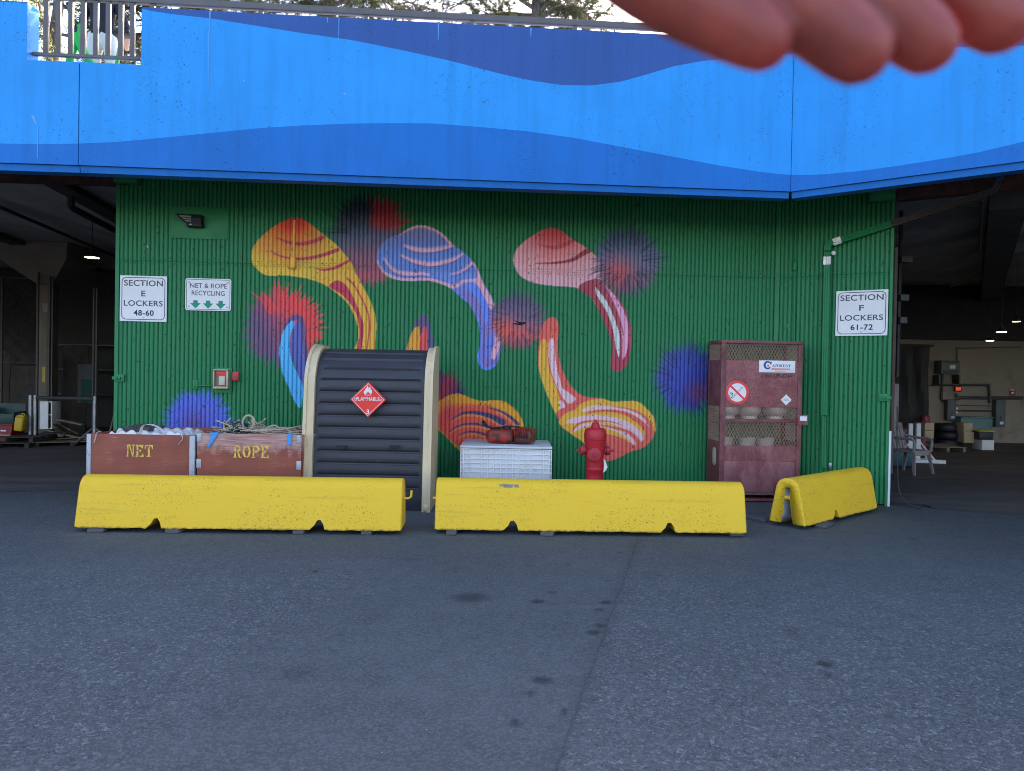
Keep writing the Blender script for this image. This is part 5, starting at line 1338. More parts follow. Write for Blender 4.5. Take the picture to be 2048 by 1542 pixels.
# propane cylinders
M_CYL = surf('grey_cylinder_paint', P(172, 173, 182), .35, .12, 6, metal=.4, bumps=.1, wear=P(140, 128, 130), wear_amt=.3, wear_scale=10)
def cylinder(x, y, z, label, r=.152):
    c, s_ = math.cos(WL.ang), math.sin(WL.ang)
    t = thing('propane_cylinder', label, 'gas cylinder', (cxl + x * c - y * s_, CF + x * s_ + y * c, z), 0, 'propane cylinders in the cage')
    mb = MB(); mb.lathe([(.10, .035), (.13, .05), (.148, .085), (.152, .12), (.152, .25), (.146, .29), (.125, .325), (.085, .345), (.03, .352)], 28); mb.build('tank', M_CYL, t)
    mb = MB(); mb.lathe([(.108, 0), (.108, .045), (.104, .046), (.104, .002)], 28); mb.build('foot_ring', M_CYL, t)
    mb = MB(); o_ = len(mb.v); vs = []
    for q, z_ in ((.10, .33), (.11, .44), (.106, .44), (.096, .33)):
        vs += [(q * math.cos(a), q * math.sin(a), z_) for a in np.linspace(R(-200), R(70), 22)]
    mb.add(vs, [(j * 22 + i, j * 22 + i + 1, ((j + 1) % 4) * 22 + i + 1, ((j + 1) % 4) * 22 + i) for j in range(4) for i in range(21)], 0, True); mb.build('collar', M_CYL, t)
    mb = MB(); mb.lathe([(.022, .35), (.022, .39), (.014, .392), (.014, .41), (.026, .412), (.026, .425)], 14); mb.build('valve', M_STEEL, t)
    return t
zsh = ZL(692) + .0015
for X, lab in ((298, 'grey propane cylinder on the upper cage shelf, by its hinged left side'), (460, 'grey propane cylinder in the middle of the upper cage shelf'), (648, 'grey propane cylinder on the upper cage shelf, nearest the lock box')): cylinder(XL(X), .20, zsh, lab)
for X, lab in ((285, 'grey propane cylinder on the lower cage shelf, in its left corner'), (450, 'grey propane cylinder in the middle of the lower cage shelf'), (588, 'grey propane cylinder on the lower cage shelf beside the empty space')): cylinder(XL(X), .21, .3965, lab)
# ------------------------------------------------------------------ signs and fittings on the wall
def wall_sign(W, c4, label, name='wall_sign', r=.0, out=.010):
    us = [W.uz(*c) for c in c4]
    u = sum(a for a, b_ in us) / 4; z = sum(b_ for a, b_ in us) / 4
    w = ((us[1][0] - us[0][0]) + (us[2][0] - us[3][0])) / 2; h = ((us[0][1] - us[3][1]) + (us[1][1] - us[2][1])) / 2
    p = W.pt(u, z, out + .004)
    t = thing(name, label, 'sign', p, W.ang)
    mb = MB(); mb.prism(rrect(w, h, r, 5) if r else [(-w / 2, -h / 2), (w / 2, -h / 2), (w / 2, h / 2), (-w / 2, h / 2)], -.003, .003); mb.build('sign_panel', M_SIGNWHITE, t)
    return t, w, h
M_SIGNINK = surf('charcoal_sign_ink', P(62, 70, 88), .55, .06, 6)
def section_sign(W, c4, letter, nums, label):
    t, w, h = wall_sign(W, c4, label)
    mb = MB(); y = -.0042
    ring(mb, w * .93, h * .93, w * .10, .009, 0, 0, y)
    lettering(mb, 'SECTION', -w * .415, w * .415, h * .275, h * .405, y, .014, 0, 1.05)
    lettering(mb, letter, -w * .045, w * .045, h * .05, h * .175, y, .014)
    lettering(mb, 'LOCKERS', -w * .415, w * .415, -h * .165, -h * .04, y, .014, 0, 1.05)
    mb.build('sign_lettering', M_SIGNINK, t)
    mb = MB(); lettering(mb, nums, -w * .205, w * .225, -h * .375, -h * .25, y, .02, 0, 1.1); mb.build('locker_numbers', M_INK, t)
    mb = MB()
    for z in (h * .40, -h * .42): mb.lathe([(.008, 0), (.006, .004)], 8, 0, Matrix.Translation((.0, -.0045, z)) @ Matrix.Rotation(R(90), 4, 'X'))
    mb.build('screws', M_STEEL, t)
section_sign(WL, ((242, 551), (336, 553), (333, 644), (240, 642)), 'E', '48-60', 'square white sign reading SECTION E LOCKERS 48-60')
section_sign(WR, ((1673, 583), (1777, 578.5), (1775, 671), (1671, 672)), 'F', '61-72', 'square white sign reading SECTION F LOCKERS 61-72')
t, w, h = wall_sign(WL, ((372, 556), (464, 559), (462, 623), (371, 620)), 'white rounded sign reading NET & ROPE RECYCLING with three green arrows', r=.03)
mb = MB(); y = -.0042; ring(mb, w * .955, h * .94, .028, .006, 0, 0, y); mb.build('sign_border', M_SIGNINK, t)
mb = MB(); lettering(mb, 'NET & ROPE', -w * .40, w * .41, h * .20, h * .35, y, .006); lettering(mb, 'RECYCLING', -w * .36, w * .36, -h * .03, h * .12, y, .006); mb.build('sign_lettering', M_SIGNINK, t)
mb = MB()
for i in (-1, 0, 1):
    c = i * w * .275
    mb.add([(c + a * w, y, -h * .31 + b_ * h) for a, b_ in ((0, -.13), (.115, .035), (.05, .035), (.045, .125), (-.045, .125), (-.05, .035), (-.115, .035))], [tuple(range(7))])
mb.build('down_arrows', surf('teal_sign_ink', P(20, 128, 112), .5, .05), t)
mb = MB()
for sx in (-1, 1):
    for sz in (-1, 1): mb.lathe([(.012, 0), (.009, .005)], 10, 0, Matrix.Translation((sx * w * .42, -.0035, sz * h * .38)) @ Matrix.Rotation(R(90), 4, 'X'))
mb.build('corner_screws', M_STEEL, t)
# solar wall light
u, z = WL.uz(388, 444)
wl_ = thing('solar_wall_light', 'black solar wall light with a slanted louvred face above the section sign', 'wall light', WL.pt(u, z, .02), WL.ang)
mb = MB()
mb.prism([(.0, .075), (-.11, .075), (-.145, .02), (-.12, -.055), (.0, -.06)], .02, .14, 'x'); mb.build('housing', M_BLACK, wl_)
mb = MB()
c4 = [(-.195, -.13, .072), (.065, -.11, .066), (.15, -.05, -.035), (-.085, -.075, -.03)]
mb.add(c4 + [(a, b_ + .03, c_ + .012) for a, b_, c_ in c4], [(0, 1, 2, 3), (7, 6, 5, 4), (0, 4, 5, 1), (1, 5, 6, 2), (2, 6, 7, 3), (3, 7, 4, 0)])
fr_ = mb.build('lamp_head', M_BLACK, wl_)
mb = MB()
def bl(s_, t_): 
    a, b_, c_, d_ = [Vector(q) for q in c4]; return a.lerp(b_, s_).lerp(d_.lerp(c_, s_), t_) + Vector((0, -.004, -.002))
for k in range(3): mb.add([bl(.15, .12 + k * .27), bl(.88, .12 + k * .27), bl(.88, .30 + k * .27), bl(.15, .30 + k * .27)], [(0, 1, 2, 3)])
mb.build('lens_strip', surf('milky_lens', P(120, 124, 128), .3, .08, 20), fr_)
mb = MB(); mb.bevbox(-.06, .15, -.12, 0, -.085, -.040, .015); mb.lathe([(.018, 0), (.014, .008), (.004, .014)], 12, 0, Matrix.Translation((.01, -.119, -.062)) @ Matrix.Rotation(R(90), 4, 'X')); mb.build('motion_sensor', M_BLACK, wl_)
mb = MB(); mb.lathe([(.013, 0), (.010, .007), (.003, .011)], 12, 0, Matrix.Translation((.01, -.131, -.062)) @ Matrix.Rotation(R(90), 4, 'X')); mb.build('sensor_dome', M_SIGNWHITE, wl_)
# alarm call box
u0, z0 = WL.uz(430, 777); u1, z1 = WL.uz(461, 739)
w, h = u1 - u0, z1 - z0
ab = thing('alarm_call_box', 'clear covered alarm call box with a red band on the green wall', 'alarm box', WL.pt((u0 + u1) / 2, (z0 + z1) / 2, .015), WL.ang)
M_CLEAR = surf('yellowed_clear_plastic', P(165, 160, 148), .35, .1, 8, bumps=.08)
mb = MB(); mb.bevbox(-w / 2, w / 2, -.03, 0, -h / 2, h / 2, .012); mb.build('back_box', M_CLEAR, ab)
mb = MB()
for bx in ((-w / 2, w / 2, h / 2 - .018, h / 2), (-w / 2, w / 2, -h / 2, -h / 2 + .03), (-w / 2, -w / 2 + .018, -h / 2 + .031, h / 2 - .019), (w / 2 - .026, w / 2, -h / 2 + .031, h / 2 - .019)): mb.bevbox(bx[0], bx[1], -.085, -.031, bx[2], bx[3], .008)
mb.build('cover_frame', M_CLEAR, ab)
mb = MB(); mb.bevbox(-w / 2 + .02, w / 2 - .028, -.045, -.031, -h / 2 + .034, h / 2 - .02, .003); ip = mb.build('inner_plate', surf('grey_inner_plate', P(105, 108, 108), .5, .2, 8), ab)
mb = MB(); mb.bevbox(-w / 2 + .026, w / 2 - .034, -.052, -.0455, h / 2 - .075, h / 2 - .03, .003); mb.build('red_band', M_INKRED, ip)
mb = MB(); mb.bevbox(-.03, .05, -.06, -.0455, -h / 2 + .05, h / 2 - .09, .006); mb.build('white_handset', surf('offwhite_plastic', P(170, 172, 165), .5), ip)
u0, z0 = WL.uz(467, 761); u1, z1 = WL.uz(480, 743.5); w, h = u1 - u0, z1 - z0
rb = thing('fire_pull_station', 'small red fire switch box beside the clear alarm box', 'alarm box', WL.pt((u0 + u1) / 2, (z0 + z1) / 2, .012), WL.ang)
M_RBOX = surf('red_switch_box', P(165, 55, 58), .5, .1, 8)
mb = MB(); mb.bevbox(-w / 2, w / 2, -.05, 0, -h / 2, h / 2, .006); rbb = mb.build('switch_housing', M_RBOX, rb)
mb = MB(); mb.bevbox(-w * .32, w * .32, -.056, -.0505, -h * .22, h * .08, .003); mb.build('switch_plate', surf('grey_switch_plate', P(95, 80, 90), .5), rbb)
# conduits on the wall
M_YELP = surf('yellow_conduit_paint', P(228, 180, 72), .5, .1, 6); M_REDP = surf('red_conduit_paint', P(196, 60, 55), .5, .1, 6)
def conduit(name, label, W, pts, r, mat_, top_bend=True):
    P0 = [W.pt(*W.uz(*p), .018) for p in pts]
    if top_bend: P0 = [P0[0] + W.n * .2 + Vector((0, 0, .12)), P0[0] + W.n * .06 + Vector((0, 0, .08))] + P0
    o_ = P0[-1].copy(); mb = MB(); mb.tube([p - o_ for p in P0], r, 10)
    t = mb.build(name, mat_, None, o_); return tag(t, label, 'conduit')
cd = conduit('wall_conduit', 'painted conduit running down the yellow clam to a pull box', WL, [(589, 385), (589.5, 440), (588, 520)], .014, M_GREEN)
o_ = Vector(cd.location)
mb = MB(); a_ = WL.pt(*WL.uz(589.5, 441), .0185); b_ = WL.pt(*WL.uz(588, 520), .0185); mb.tube([a_ - o_, b_ - o_], .0155, 10); mb.build('painted_stretch', M_YELP, cd)
mb = MB(); c_ = WL.pt(*WL.uz(587, 526), .03) - o_; mb.bevbox(c_.x - .035, c_.x + .035, c_.y - .035, c_.y + .03, c_.z - .085, c_.z + .085, .028, seg=4); mb.build('pull_box', M_YELP, cd)
conduit('wall_conduit', 'thin green conduit dropping to the small red fire switch box', WL, [(480, 362), (486, 450), (477, 742)], .010, M_GREEN)
cd = conduit('wall_conduit', 'green conduit running down beside the corner above the cage', WR, [(1592, 420), (1590, 560), (1588, 800)], .011, M_GREEN, False)
o_ = Vector(cd.location); c_ = WR.pt(*WR.uz(1590, 533), .03) - o_
mb = MB(); mb.bevbox(c_.x - .025, c_.x + .025, c_.y - .025, c_.y + .025, c_.z - .06, c_.z + .06, .01); mb.build('pull_box', M_GREEN, cd)
cd = conduit('wall_conduit', 'short level green pipe leading into the clear alarm box', WL, [(390, 771), (429, 772)], .010, M_GREEN, False)
# downspout
M_BROWN = surf('brown_downspout_paint', (.075, .055, .045), .5, .2, 6, bumps=.1, wear=(.3, .3, .3), wear_amt=.14, wear_scale=14)
M_TAPE = surf('silver_tape', P(165, 165, 180), .35, .25, 25, metal=.5, bumps=.5, bscale=60, wear=P(70, 70, 110), wear_amt=.3, wear_scale=30)
M_DBLUE = surf('blue_downspout_paint', (.03, .09, .22), .5)
def sq_tube(mb, pts, W, w=.082, d=.062, flutes=3, off=0.0):
    """Rectangular fluted pipe along points in the wall's own plane."""
    sec = []
    nfl = flutes * 2
    for k in range(nfl + 1):
        x = -w / 2 + w * k / nfl; sec.append((x, -d / 2 + (.006 if k % 2 and 0 < k < nfl else 0)))
    sec += [(w / 2, d / 2), (-w / 2, d / 2)]
    n = len(sec); vs = []
    for i, p in enumerate(pts):
        t_ = (pts[min(i + 1, len(pts) - 1)] - pts[max(i - 1, 0)]).normalized(); s_ = t_.cross(W.n).normalized()
        s_ = s_ if s_.dot(W.t) >= -.3 else -s_
        for a, b_ in sec: vs.append(p + s_ * a * (1 + off) - W.n * (b_ * (1 + off)))
    mb.add(vs, [(i * n + k, i * n + (k + 1) % n, (i + 1) * n + (k + 1) % n, (i + 1) * n + k) for i in range(len(pts) - 1) for k in range(n)] + [tuple(range(n)), tuple(reversed(range((len(pts) - 1) * n, len(pts) * n)))])
Q = lambda px, py: WR.pt(*WR.uz(px, py), .06)
base_pt = Q(1650, 935); dsp = thing('downspout', 'green fluted downspout with silver tape that turns brown where it leaves the wall', 'downspout', base_pt)
def dpart(name, pts, mat_, par=dsp, off=0.0, fl=3):
    mb = MB(); sq_tube(mb, [p - base_pt for p in pts], WR, off=off, flutes=fl); return mb.build(name, mat_, par)
dpart('lower_pipe', [Q(1650, 832), Q(1651, 935)], M_GREEN, off=-.35)
dpart('upright_pipe', [Q(1657, 505), Q(1654, 650), Q(1651, 830)], M_GREEN)
cor = [Q(1657, 503), Q(1657.5, 496), Q(1659, 491), Q(1663, 487.5), Q(1669, 485.5), Q(1676, 484)]
dpart('elbow', cor, M_GREEN, off=.06)
dpart('slanted_pipe', [Q(1677, 484), Q(1784, 450)], M_GREEN)
dpart('brown_pipe', [Q(1785, 449.6), Q(1975, 389)], M_BROWN)
mb = MB(); e1 = Q(1976, 388.5); e2 = Q(1990, 382) ; e3 = Q(1999, 366); e4 = Q(2003, 345)
dpart('upper_elbow', [e1, e2, e3], M_BROWN, off=.05); dpart('blue_pipe', [e3 + Vector((0, 0, .01)), e4, e4 + Vector((0, 0, .3))], M_DBLUE)
dpart('tape_wrap', [Q(1668.5, 487.0), Q(1684, 481.6)], M_TAPE, off=.16, fl=1); dpart('tape_wrap', [Q(1656.5, 515), Q(1656, 531)], M_TAPE, off=.12, fl=1)
mb = MB(); p = WR.pt(*WR.uz(1668, 507), .03); mb.lathe([(.03, -.03), (.032, .0), (.028, .02), (.012, .03)], 16, 0, Matrix.Rotation(R(90), 4, 'X')); 
o = mb.build('round_sensor', M_SIGNWHITE, None, p, WR.ang); tag(o, 'tiny white round sensor beside the downspout elbow', 'sensor')
# swallow flying past the mural
M_BIRD = surf('dark_feathers', (.012, .012, .018), .6, .2, 30)
p = at(1041, 647, 8.9)
bm = bmesh.new()
vl = [bm.verts.new(c) for c in ((-.055, 0, .002), (-.02, 0, 0), (.03, 0, 0), (.055, 0, .003), (.072, 0, .002), (-.01, -.05, .012), (-.05, -.09, .02), (-.01, .05, .004), (-.05, .1, .015), (-.11, -.012, .006), (-.11, .012, -.004))]
for a, b_ in ((0, 1), (1, 2), (2, 3), (3, 4), (1, 5), (5, 6), (1, 7), (7, 8), (0, 9), (0, 10)): bm.edges.new((vl[a], vl[b_]))
me = bpy.data.meshes.new('swallow'); bm.to_mesh(me); bm.free(); ob = bpy.data.objects.new('swallow', me); COL.objects.link(ob)
sk = ob.modifiers.new('skin', 'SKIN'); rad = (.010, .018, .020, .016, .004, .010, .003, .010, .003, .003, .003)
for v_, r_ in zip(me.skin_vertices[0].data, rad): v_.radius = (r_, r_)
ob.modifiers.new('sub', 'SUBSURF').levels = 1; ob.modifiers['sub'].render_levels = 1
bpy.context.view_layer.update()
me2 = bpy.data.meshes.new_from_object(ob.evaluated_get(bpy.context.evaluated_depsgraph_get())); ob.modifiers.clear(); ob.data = me2
me2.materials.clear(); me2.materials.append(M_BIRD); ob.location = p; ob.rotation_euler = (R(18), R(-6), R(12)); tag(ob, 'small dark swallow flying across the mural', 'bird')
# ------------------------------------------------------------------ inside the right-hand opening
M_LGREY = surf('grey_resin', P(120, 124, 138), .5, .1, 5, bumps=.1)
M_WPAINT = surf('white_timber_paint', (.66, .65, .63), .6, .1, 5, wear=(.35, .34, .32), wear_amt=.25)
M_MAROON = surf('maroon_box_plastic', (.24, .025, .05), .5, .15, 4)
M_CARD = surf('cardboard', (.42, .33, .20), .85, .12, 4, bumps=.15)
M_TEAL = surf('teal_tub_plastic', (.10, .20, .19), .5, .2, 3, wear=(.05, .09, .09), wear_amt=.3)
M_BLKP = surf('black_plastic', (.02, .02, .022), .5, .2, 6)
M_YELLID = surf('yellow_lid_plastic', (.55, .42, .05), .5, .1, 5)
M_PANELG = surf('grey_panel_paint', (.085, .095, .105), .5, .12, 4)
M_PIPEG = surf('dull_pipe', (.075, .07, .065), .5, .2, 8, metal=.3)
M_PALLET = surf('pallet_timber', (.20, .15, .10), .85, .25, 5, stretch=(1, 6, 6), bumps=.3)
# resin chair
p = gp(1817, 946); ch = thing('plastic_chair', 'grey plastic armchair standing on the floor just inside the right opening', 'chair', (p.x, p.y, .004), R(-62))
# local: chair faces +x (front), width along y
mb = MB(); mb.bevbox(-.20, .24, -.23, .23, .385, .42, .016); mb.bevbox(.20, .245, -.22, .22, .33, .40, .01); mb.build('seat', M_LGREY, ch)
mb = MB(); Mb = Matrix.Translation((-.21, 0, .42)) @ Matrix.Rotation(R(-14), 4, 'Y')
for k in range(5): mb.bevbox(-.012, .012, -.19 + k * .083, -.13 + k * .083, .0, .42, .006, M=Mb)
mb.bevbox(-.016, .016, -.225, .225, .40, .48, .012, M=Mb); mb.bevbox(-.014, .016, -.235, -.205, -.02, .46, .01, M=Mb); mb.bevbox(-.014, .016, .205, .235, -.02, .46, .01, M=Mb); mb.build('backrest', M_LGREY, ch)
for s in (-1, 1):
    mb = MB(); mb.tube(catmull([(-.29, s * .235, .70), (-.20, s * .25, .645), (.0, s * .265, .625), (.18, s * .265, .625), (.25, s * .255, .60), (.255, s * .245, .50), (.235, s * .235, .40)], 6), .022, 8); mb.build('armrest', M_LGREY, ch)
    for x0, x1 in ((.22, .285), (-.19, -.28)):
        mb = MB()
        for a, w in ((0, 1),):
            q = [(x0 - .035, s * .21, .40), (x0 + .035, s * .21, .40), (x1 + .02, s * .265, 0), (x1 - .02, s * .265, 0)]
            mb.add([(x, y - .012, z) for x, y, z in q] + [(x, y + .012, z) for x, y, z in q], [(0, 1, 2, 3), (7, 6, 5, 4), (0, 4, 5, 1), (1, 5, 6, 2), (2, 6, 7, 3), (3, 7, 4, 0)])
        mb.build('leg', M_LGREY, ch)
def atg(px, py): return gp(px, py, 0.004)
# white timber stand with a flat base and braces
p = atg(1826, 925); s = p.y / F_PX
st_ = thing('timber_stand', 'white painted timber stand with long base boards and diagonal braces behind the chair', 'stand', (p.x, p.y, .004), R(-8))
for x in (-.08, .07):
    mb = MB(); mb.bevbox(x - .035, x + .05, -.05, .05, .07, .84 - abs(x) * .6, .006); mb.build('upright', M_WPAINT, st_)
mb = MB(); mb.bevbox(-.42, .60, -.07, .07, .0, .069, .008); mb.build('base_board', M_WPAINT, st_)
mb = MB(); mb.bevbox(.12, .45, .30, .40, .0, .06, .008); mb.bevbox(-.45, .119, .30, .40, .0, .06, .008); mb.build('base_board', M_WPAINT, st_)
for y0 in (0, .1):
    mb = MB(); mb.tube([(.06, .0 + y0, .50), (.42 - y0, .02 + y0, .06)], .018, 6); mb.build('brace', M_WPAINT, st_)
mb = MB(); mb.tube([(-.08, -.05, .42), (-.35, -.05, .12)], .018, 6); mb.build('brace', M_WPAINT, st_)
# stacked goods
def crate(name, label, cat, px0, px1, pyt, pyb, mat_, Y=None, depth=.5, parts=(), group=None, r=.015, base=None):
    """A box standing where its base shows; pixels give its width and height at its own distance."""
    if Y is None: Y = gp((px0 + px1) / 2, pyb, 0.004).y
    a, b_ = at(px0, pyb, Y), at(px1, pyb, Y); zt = at((px0 + px1) / 2, pyt, Y).z; z0 = b_.z if base is None else base
    w = b_.x - a.x; h = zt - z0
    t = thing(name, label, cat, ((a.x + b_.x) / 2, Y, z0), 0, group)
    return t, w, h, depth
def box_parts(t, w, h, d, mat_, name='box_body', r=.012, rim=None, slats=0):
    mb = MB(); mb.bevbox(-w / 2, w / 2, 0, d, 0, h - (.0 if rim is None else .03), r); b_ = mb.build(name, mat_, t)
    if rim is not None:
        mb = MB(); mb.bevbox(-w / 2 - .015, w / 2 + .015, -.015, d + .015, h - .03, h, .008); mb.build('lid', rim, t)
    return b_
t, w, h, d = crate('storage_box', 'maroon plastic box behind the white timber stand', 'box', 1796, 1852, 858, 903, M_MAROON, depth=.6); bb = box_parts(t, w, h, d, M_MAROON)
mb = MB(); mb.bevbox(-w * .3, w * .3, -.012, -.001, h * .86, h * .98, .004); mb.build('handle_strip', M_LGREY, bb); mb = MB(); mb.bevbox(w * .34, w * .46, -.02, -.001, 0, h, .004); mb.build('corner_rib', M_MAROON, bb)
t, w, h, d = crate('cardboard_box', 'tall beige cardboard carton beside the maroon box', 'box', 1849, 1868, 846, 877, M_CARD, 16.5, .5); box_parts(t, w, h + .0, d, M_CARD, r=.006); mb = MB(); mb.box(-w / 2, w / 2, -.002, -.0005, h * .48, h * .54); mb.build('tape_line', M_PALLET, t)
t, w, h, d = crate('red_tin', 'small dark red tin on top of the beige carton', 'tin', 1850, 1867, 833, 845.6, M_MAROON, 16.6, .3); mb = MB(); mb.lathe([(w * .48, 0), (w * .5, .01), (w * .5, h - .012), (w * .46, h)], 22, 0, Matrix.Translation((0, .16, 0))); mb.build('tin_body', M_MAROON, t); mb = MB(); mb.lathe([(w * .5, h), (w * .5, h + .012)], 22, 0, Matrix.Translation((0, .16, 0))); mb.build('tin_lid', M_BLKP, t)
p = at(1872, 887, 18.0)
t = thing('pallet', 'low wooden pallet on the hall floor between the carton and the tyres', 'pallet', (p.x, 17.5, .004))
for k in range(6):
    mb = MB(); mb.bevbox(-.45, .45, k * .18, k * .18 + .12, .10, .12, .004); mb.build('deck_board', M_PALLET, t)
for x in (-.42, -.03, .36):
    mb = MB(); mb.bevbox(x, x + .07, 0, 1.02, 0, .099, .004); mb.build('bearer', M_PALLET, t)
for i, (z, dx) in enumerate(((.006, 0), (.205, .03), (.405, -.02))):
    p = at(1893, 885, 19.0)
    t = thing('old_tyre', ('black tyre lying lowest in the stack before the back wall', 'black tyre lying in the middle of the stack before the back wall', 'black tyre lying on top of the stack before the back wall')[i], 'tyre', (p.x + dx, 19.0, z), 0, 'stack of tyres')
    mb = MB(); mb.lathe([(.20, .03), (.26, 0), (.32, .01), (.345, .05), (.345, .14), (.32, .185), (.26, .195), (.20, .165)], 32); mb.build('tread', M_BLACK, t)
    mb = MB(); mb.lathe([(.199, .04), (.199, .155)], 32); mb.build('rim', M_PIPEG, t)
t, w, h, d = crate('fish_tub', 'large teal plastic tub against the beige back wall', 'tub', 1921, 1985, 834, 887, M_TEAL, depth=.9); box_parts(t, w, h, d, M_TEAL, 'tub_body', .03, M_TEAL)
t, w, h, d = crate('cardboard_box', 'beige carton leaning by the teal tub, lowest of two', 'box', 1928, 1948, 864, 886, M_CARD, 18.4, .35); box_parts(t, w, h, d, M_CARD, r=.006); hb_, zt_, tp = h, t.location.z, t.location.copy()
t = thing('cardboard_box', 'slatted pale carton on top of the carton by the teal tub', 'box', (tp.x, 18.45, tp.z + hb_ + .001), R(6)); box_parts(t, .24, .22, .3, M_CARD, r=.006)
t, w, h, d = crate('storage_tote', 'black tote with a bright yellow lid standing before the teal tub', 'tote', 1958, 1987, 861, 880, M_BLKP, 18.2, .45); box_parts(t, w, h, d, M_BLKP, 'tote_body', .02, M_YELLID); tz = t.location.z; tx = t.location.x
t = thing('white_crate', 'small white crate under the yellow lidded tote', 'crate', (tx + .05, 18.2, .004)); box_parts(t, .30, tz - .006, .4, M_WPAINT, 'crate_body', .01)
# electrical gear on the back wall
YB = 20.59
def wall_box(name, label, cat, px0, px1, py0, py1, dpt, mat_, extra=None, Y=YB):
    a, b_ = at(px0, py1, Y), at(px1, py0, Y); w, h = b_.x - a.x, b_.z - a.z
    t = thing(name, label, cat, ((a.x + b_.x) / 2, Y - .002, a.z))
    mb = MB(); mb.bevbox(-w / 2, w / 2, -dpt, 0, 0, h, .008); o = mb.build('cabinet', mat_, t)
    if extra: extra(t, o, w, h, dpt)
    return t
def door_lines(t, o, w, h, d):
    mb = MB(); mb.bevbox(-w * .44, w * .44, -d - .006, -d - .001, h * .05, h * .95, .003); dr_ = mb.build('cabinet_door', M_PANELG, t)
    mb = MB(); mb.box(-w * .1, w * .3, -d - .009, -d - .0065, h * .1, h * .2); mb.build('white_label', M_WPAINT, dr_)
    mb = MB(); mb.bevbox(-.015, .015, -d - .025, -d - .0065, h * .3, h * .4, .004); mb.build('switch_handle', M_PIPEG, dr_)
wall_box('breaker_cabinet', 'grey electrical panel on the back wall below the exit sign', 'electrical panel', 1887, 1905, 799, 840, .18, M_PANELG, door_lines)
wall_box('breaker_cabinet', 'taller grey electrical panel at the right end of the back wall pipes', 'electrical panel', 1983, 2003, 800, 853, .18, M_PANELG, door_lines)
def heater(t, o, w, h, d):
    for k in (.12, .84): mb = MB(); mb.box(-w * .42, w * .42, -d - .004, -d - .001, h * k, h * k + .035); mb.build('vent_slot', M_BLKP, t)
    mb = MB(); mb.box(-w * .05, w * .25, -d - .004, -d - .001, h * .38, h * .66); mb.build('pale_label', M_WPAINT, t)
wall_box('wall_heater', 'dark grey box unit with vent slots high on the back wall', 'heater', 1868, 1905, 722, 747, .35, M_PANELG, heater)
mb = MB()
for px in (1866, 1905): 
    a = at(px, 768, YB); mb.bevbox(a.x - .02, a.x + .02, a.y - .33, a.y - .01, a.z, a.z + .26, .004)
a, b_ = at(1867, 768, YB), at(1904, 768, YB); mb.bevbox(a.x + .021, b_.x - .021, a.y - .3, a.y - .02, a.z - .01, a.z + .015, .004)
o = mb.build('shelf_bracket', M_PIPEG); tag(o, 'dull steel shelf bracket under the vented box unit', 'bracket')
# lit exit sign
a, b_ = at(1906, 783, YB), at(1920.5, 772.5, YB)
ex_ = thing('exit_sign', 'small glowing red EXIT sign on the back wall pipes', 'sign', ((a.x + b_.x) / 2, YB - .03, a.z)); w, h = b_.x - a.x, b_.z - a.z
mb = MB(); mb.bevbox(-w / 2, w / 2, -.06, 0, 0, h, .006); mb.build('sign_housing', surf('dark_red_sign', (.18, .02, .015), .5), ex_)
mb = MB(); lettering(mb, 'EXIT', -w * .36, w * .36, h * .22, h * .78, -.062, .03); mb.build('exit_lettering', glow('exit_red_light', (1.0, .10, .05), .22), ex_)
a, b_ = at(2018, 791, YB), at(2030.5, 778, YB); w, h = b_.x - a.x, b_.z - a.z
t = thing('notice_sign', 'small red and white notice on the beige back wall', 'sign', ((a.x + b_.x) / 2, YB - .004, a.z))
mb = MB(); mb.box(-w / 2, w / 2, -.006, 0, 0, h); mb.build('sign_panel', surf('dull_red_notice', (.22, .03, .03), .6), t)
mb = MB(); mb.box(-w * .38, w * .38, -.0075, -.0062, h * .78, h * .92); mb.add([(-w * .2 + .1 * w, -.0075, h * .2), (w * .3, -.0075, h * .35), (w * .2, -.0075, h * .6), (-w * .2, -.0075, h * .5)], [(0, 1, 2, 3)]); mb.build('pale_print', M_WPAINT, t)
# pipes on the back wall
def pipe(label, pts, r, Y=YB - .05, mat_=None, n=6):
    q = [at(px, py, Y) for px, py in pts]; o_ = q[0].copy(); mb = MB(); mb.tube([v_ - o_ for v_ in catmull(q, 3)] if n > 2 else [v_ - o_ for v_ in q], r, 8)
    return tag(mb.build('wall_pipe', mat_ or M_PIPEG, None, o_), label, 'pipe', 'pipes on the back wall')
def bend(*pts):                          # corner-rounded polyline
    out = [pts[0]]
    for a, b_, c in zip(pts[:-2], pts[1:-1], pts[2:]):
        for k in (.92, 1): out.append((a[0] + (b_[0] - a[0]) * k, a[1] + (b_[1] - a[1]) * k)) if k < 1 else None
        out.append((b_[0] + (c[0] - b_[0]) * .08, b_[1] + (c[1] - b_[1]) * .08))
    return out + [pts[-1]]
pipe('thick pipe running level then bending down to the taller panel', bend((1865, 770), (1978, 770), (1980, 806)), .035)
pipe('pipe rising from the exit sign then turning level under the ceiling', bend((1914, 770), (1915, 697), (2042, 694)), .014)
pipe('level pipe from below the exit sign to the right edge', bend((1913, 786), (1915, 793), (2046, 794)), .022)
pipe('level pipe from the upper grey panel door to the right edge', bend((1906, 803), (1922, 797), (2046, 798)), .022)
pipe('thin pipe looping from the exit sign down to the taller panel', bend((1911, 788), (1911, 810), (1982, 812)), .012)
pipe('level pipe joining the two grey electrical panels', [(1906, 821), (1983, 822)], .022)
pipe('black cable dropping from the vented box to the grey panel', [(1885, 748), (1884, 775), (1883, 798), (1889, 803)], .03, mat_=M_BLKP)
pipe('thin pipe on the left part of the back wall', [(1800, 770), (1862, 771)], .012)
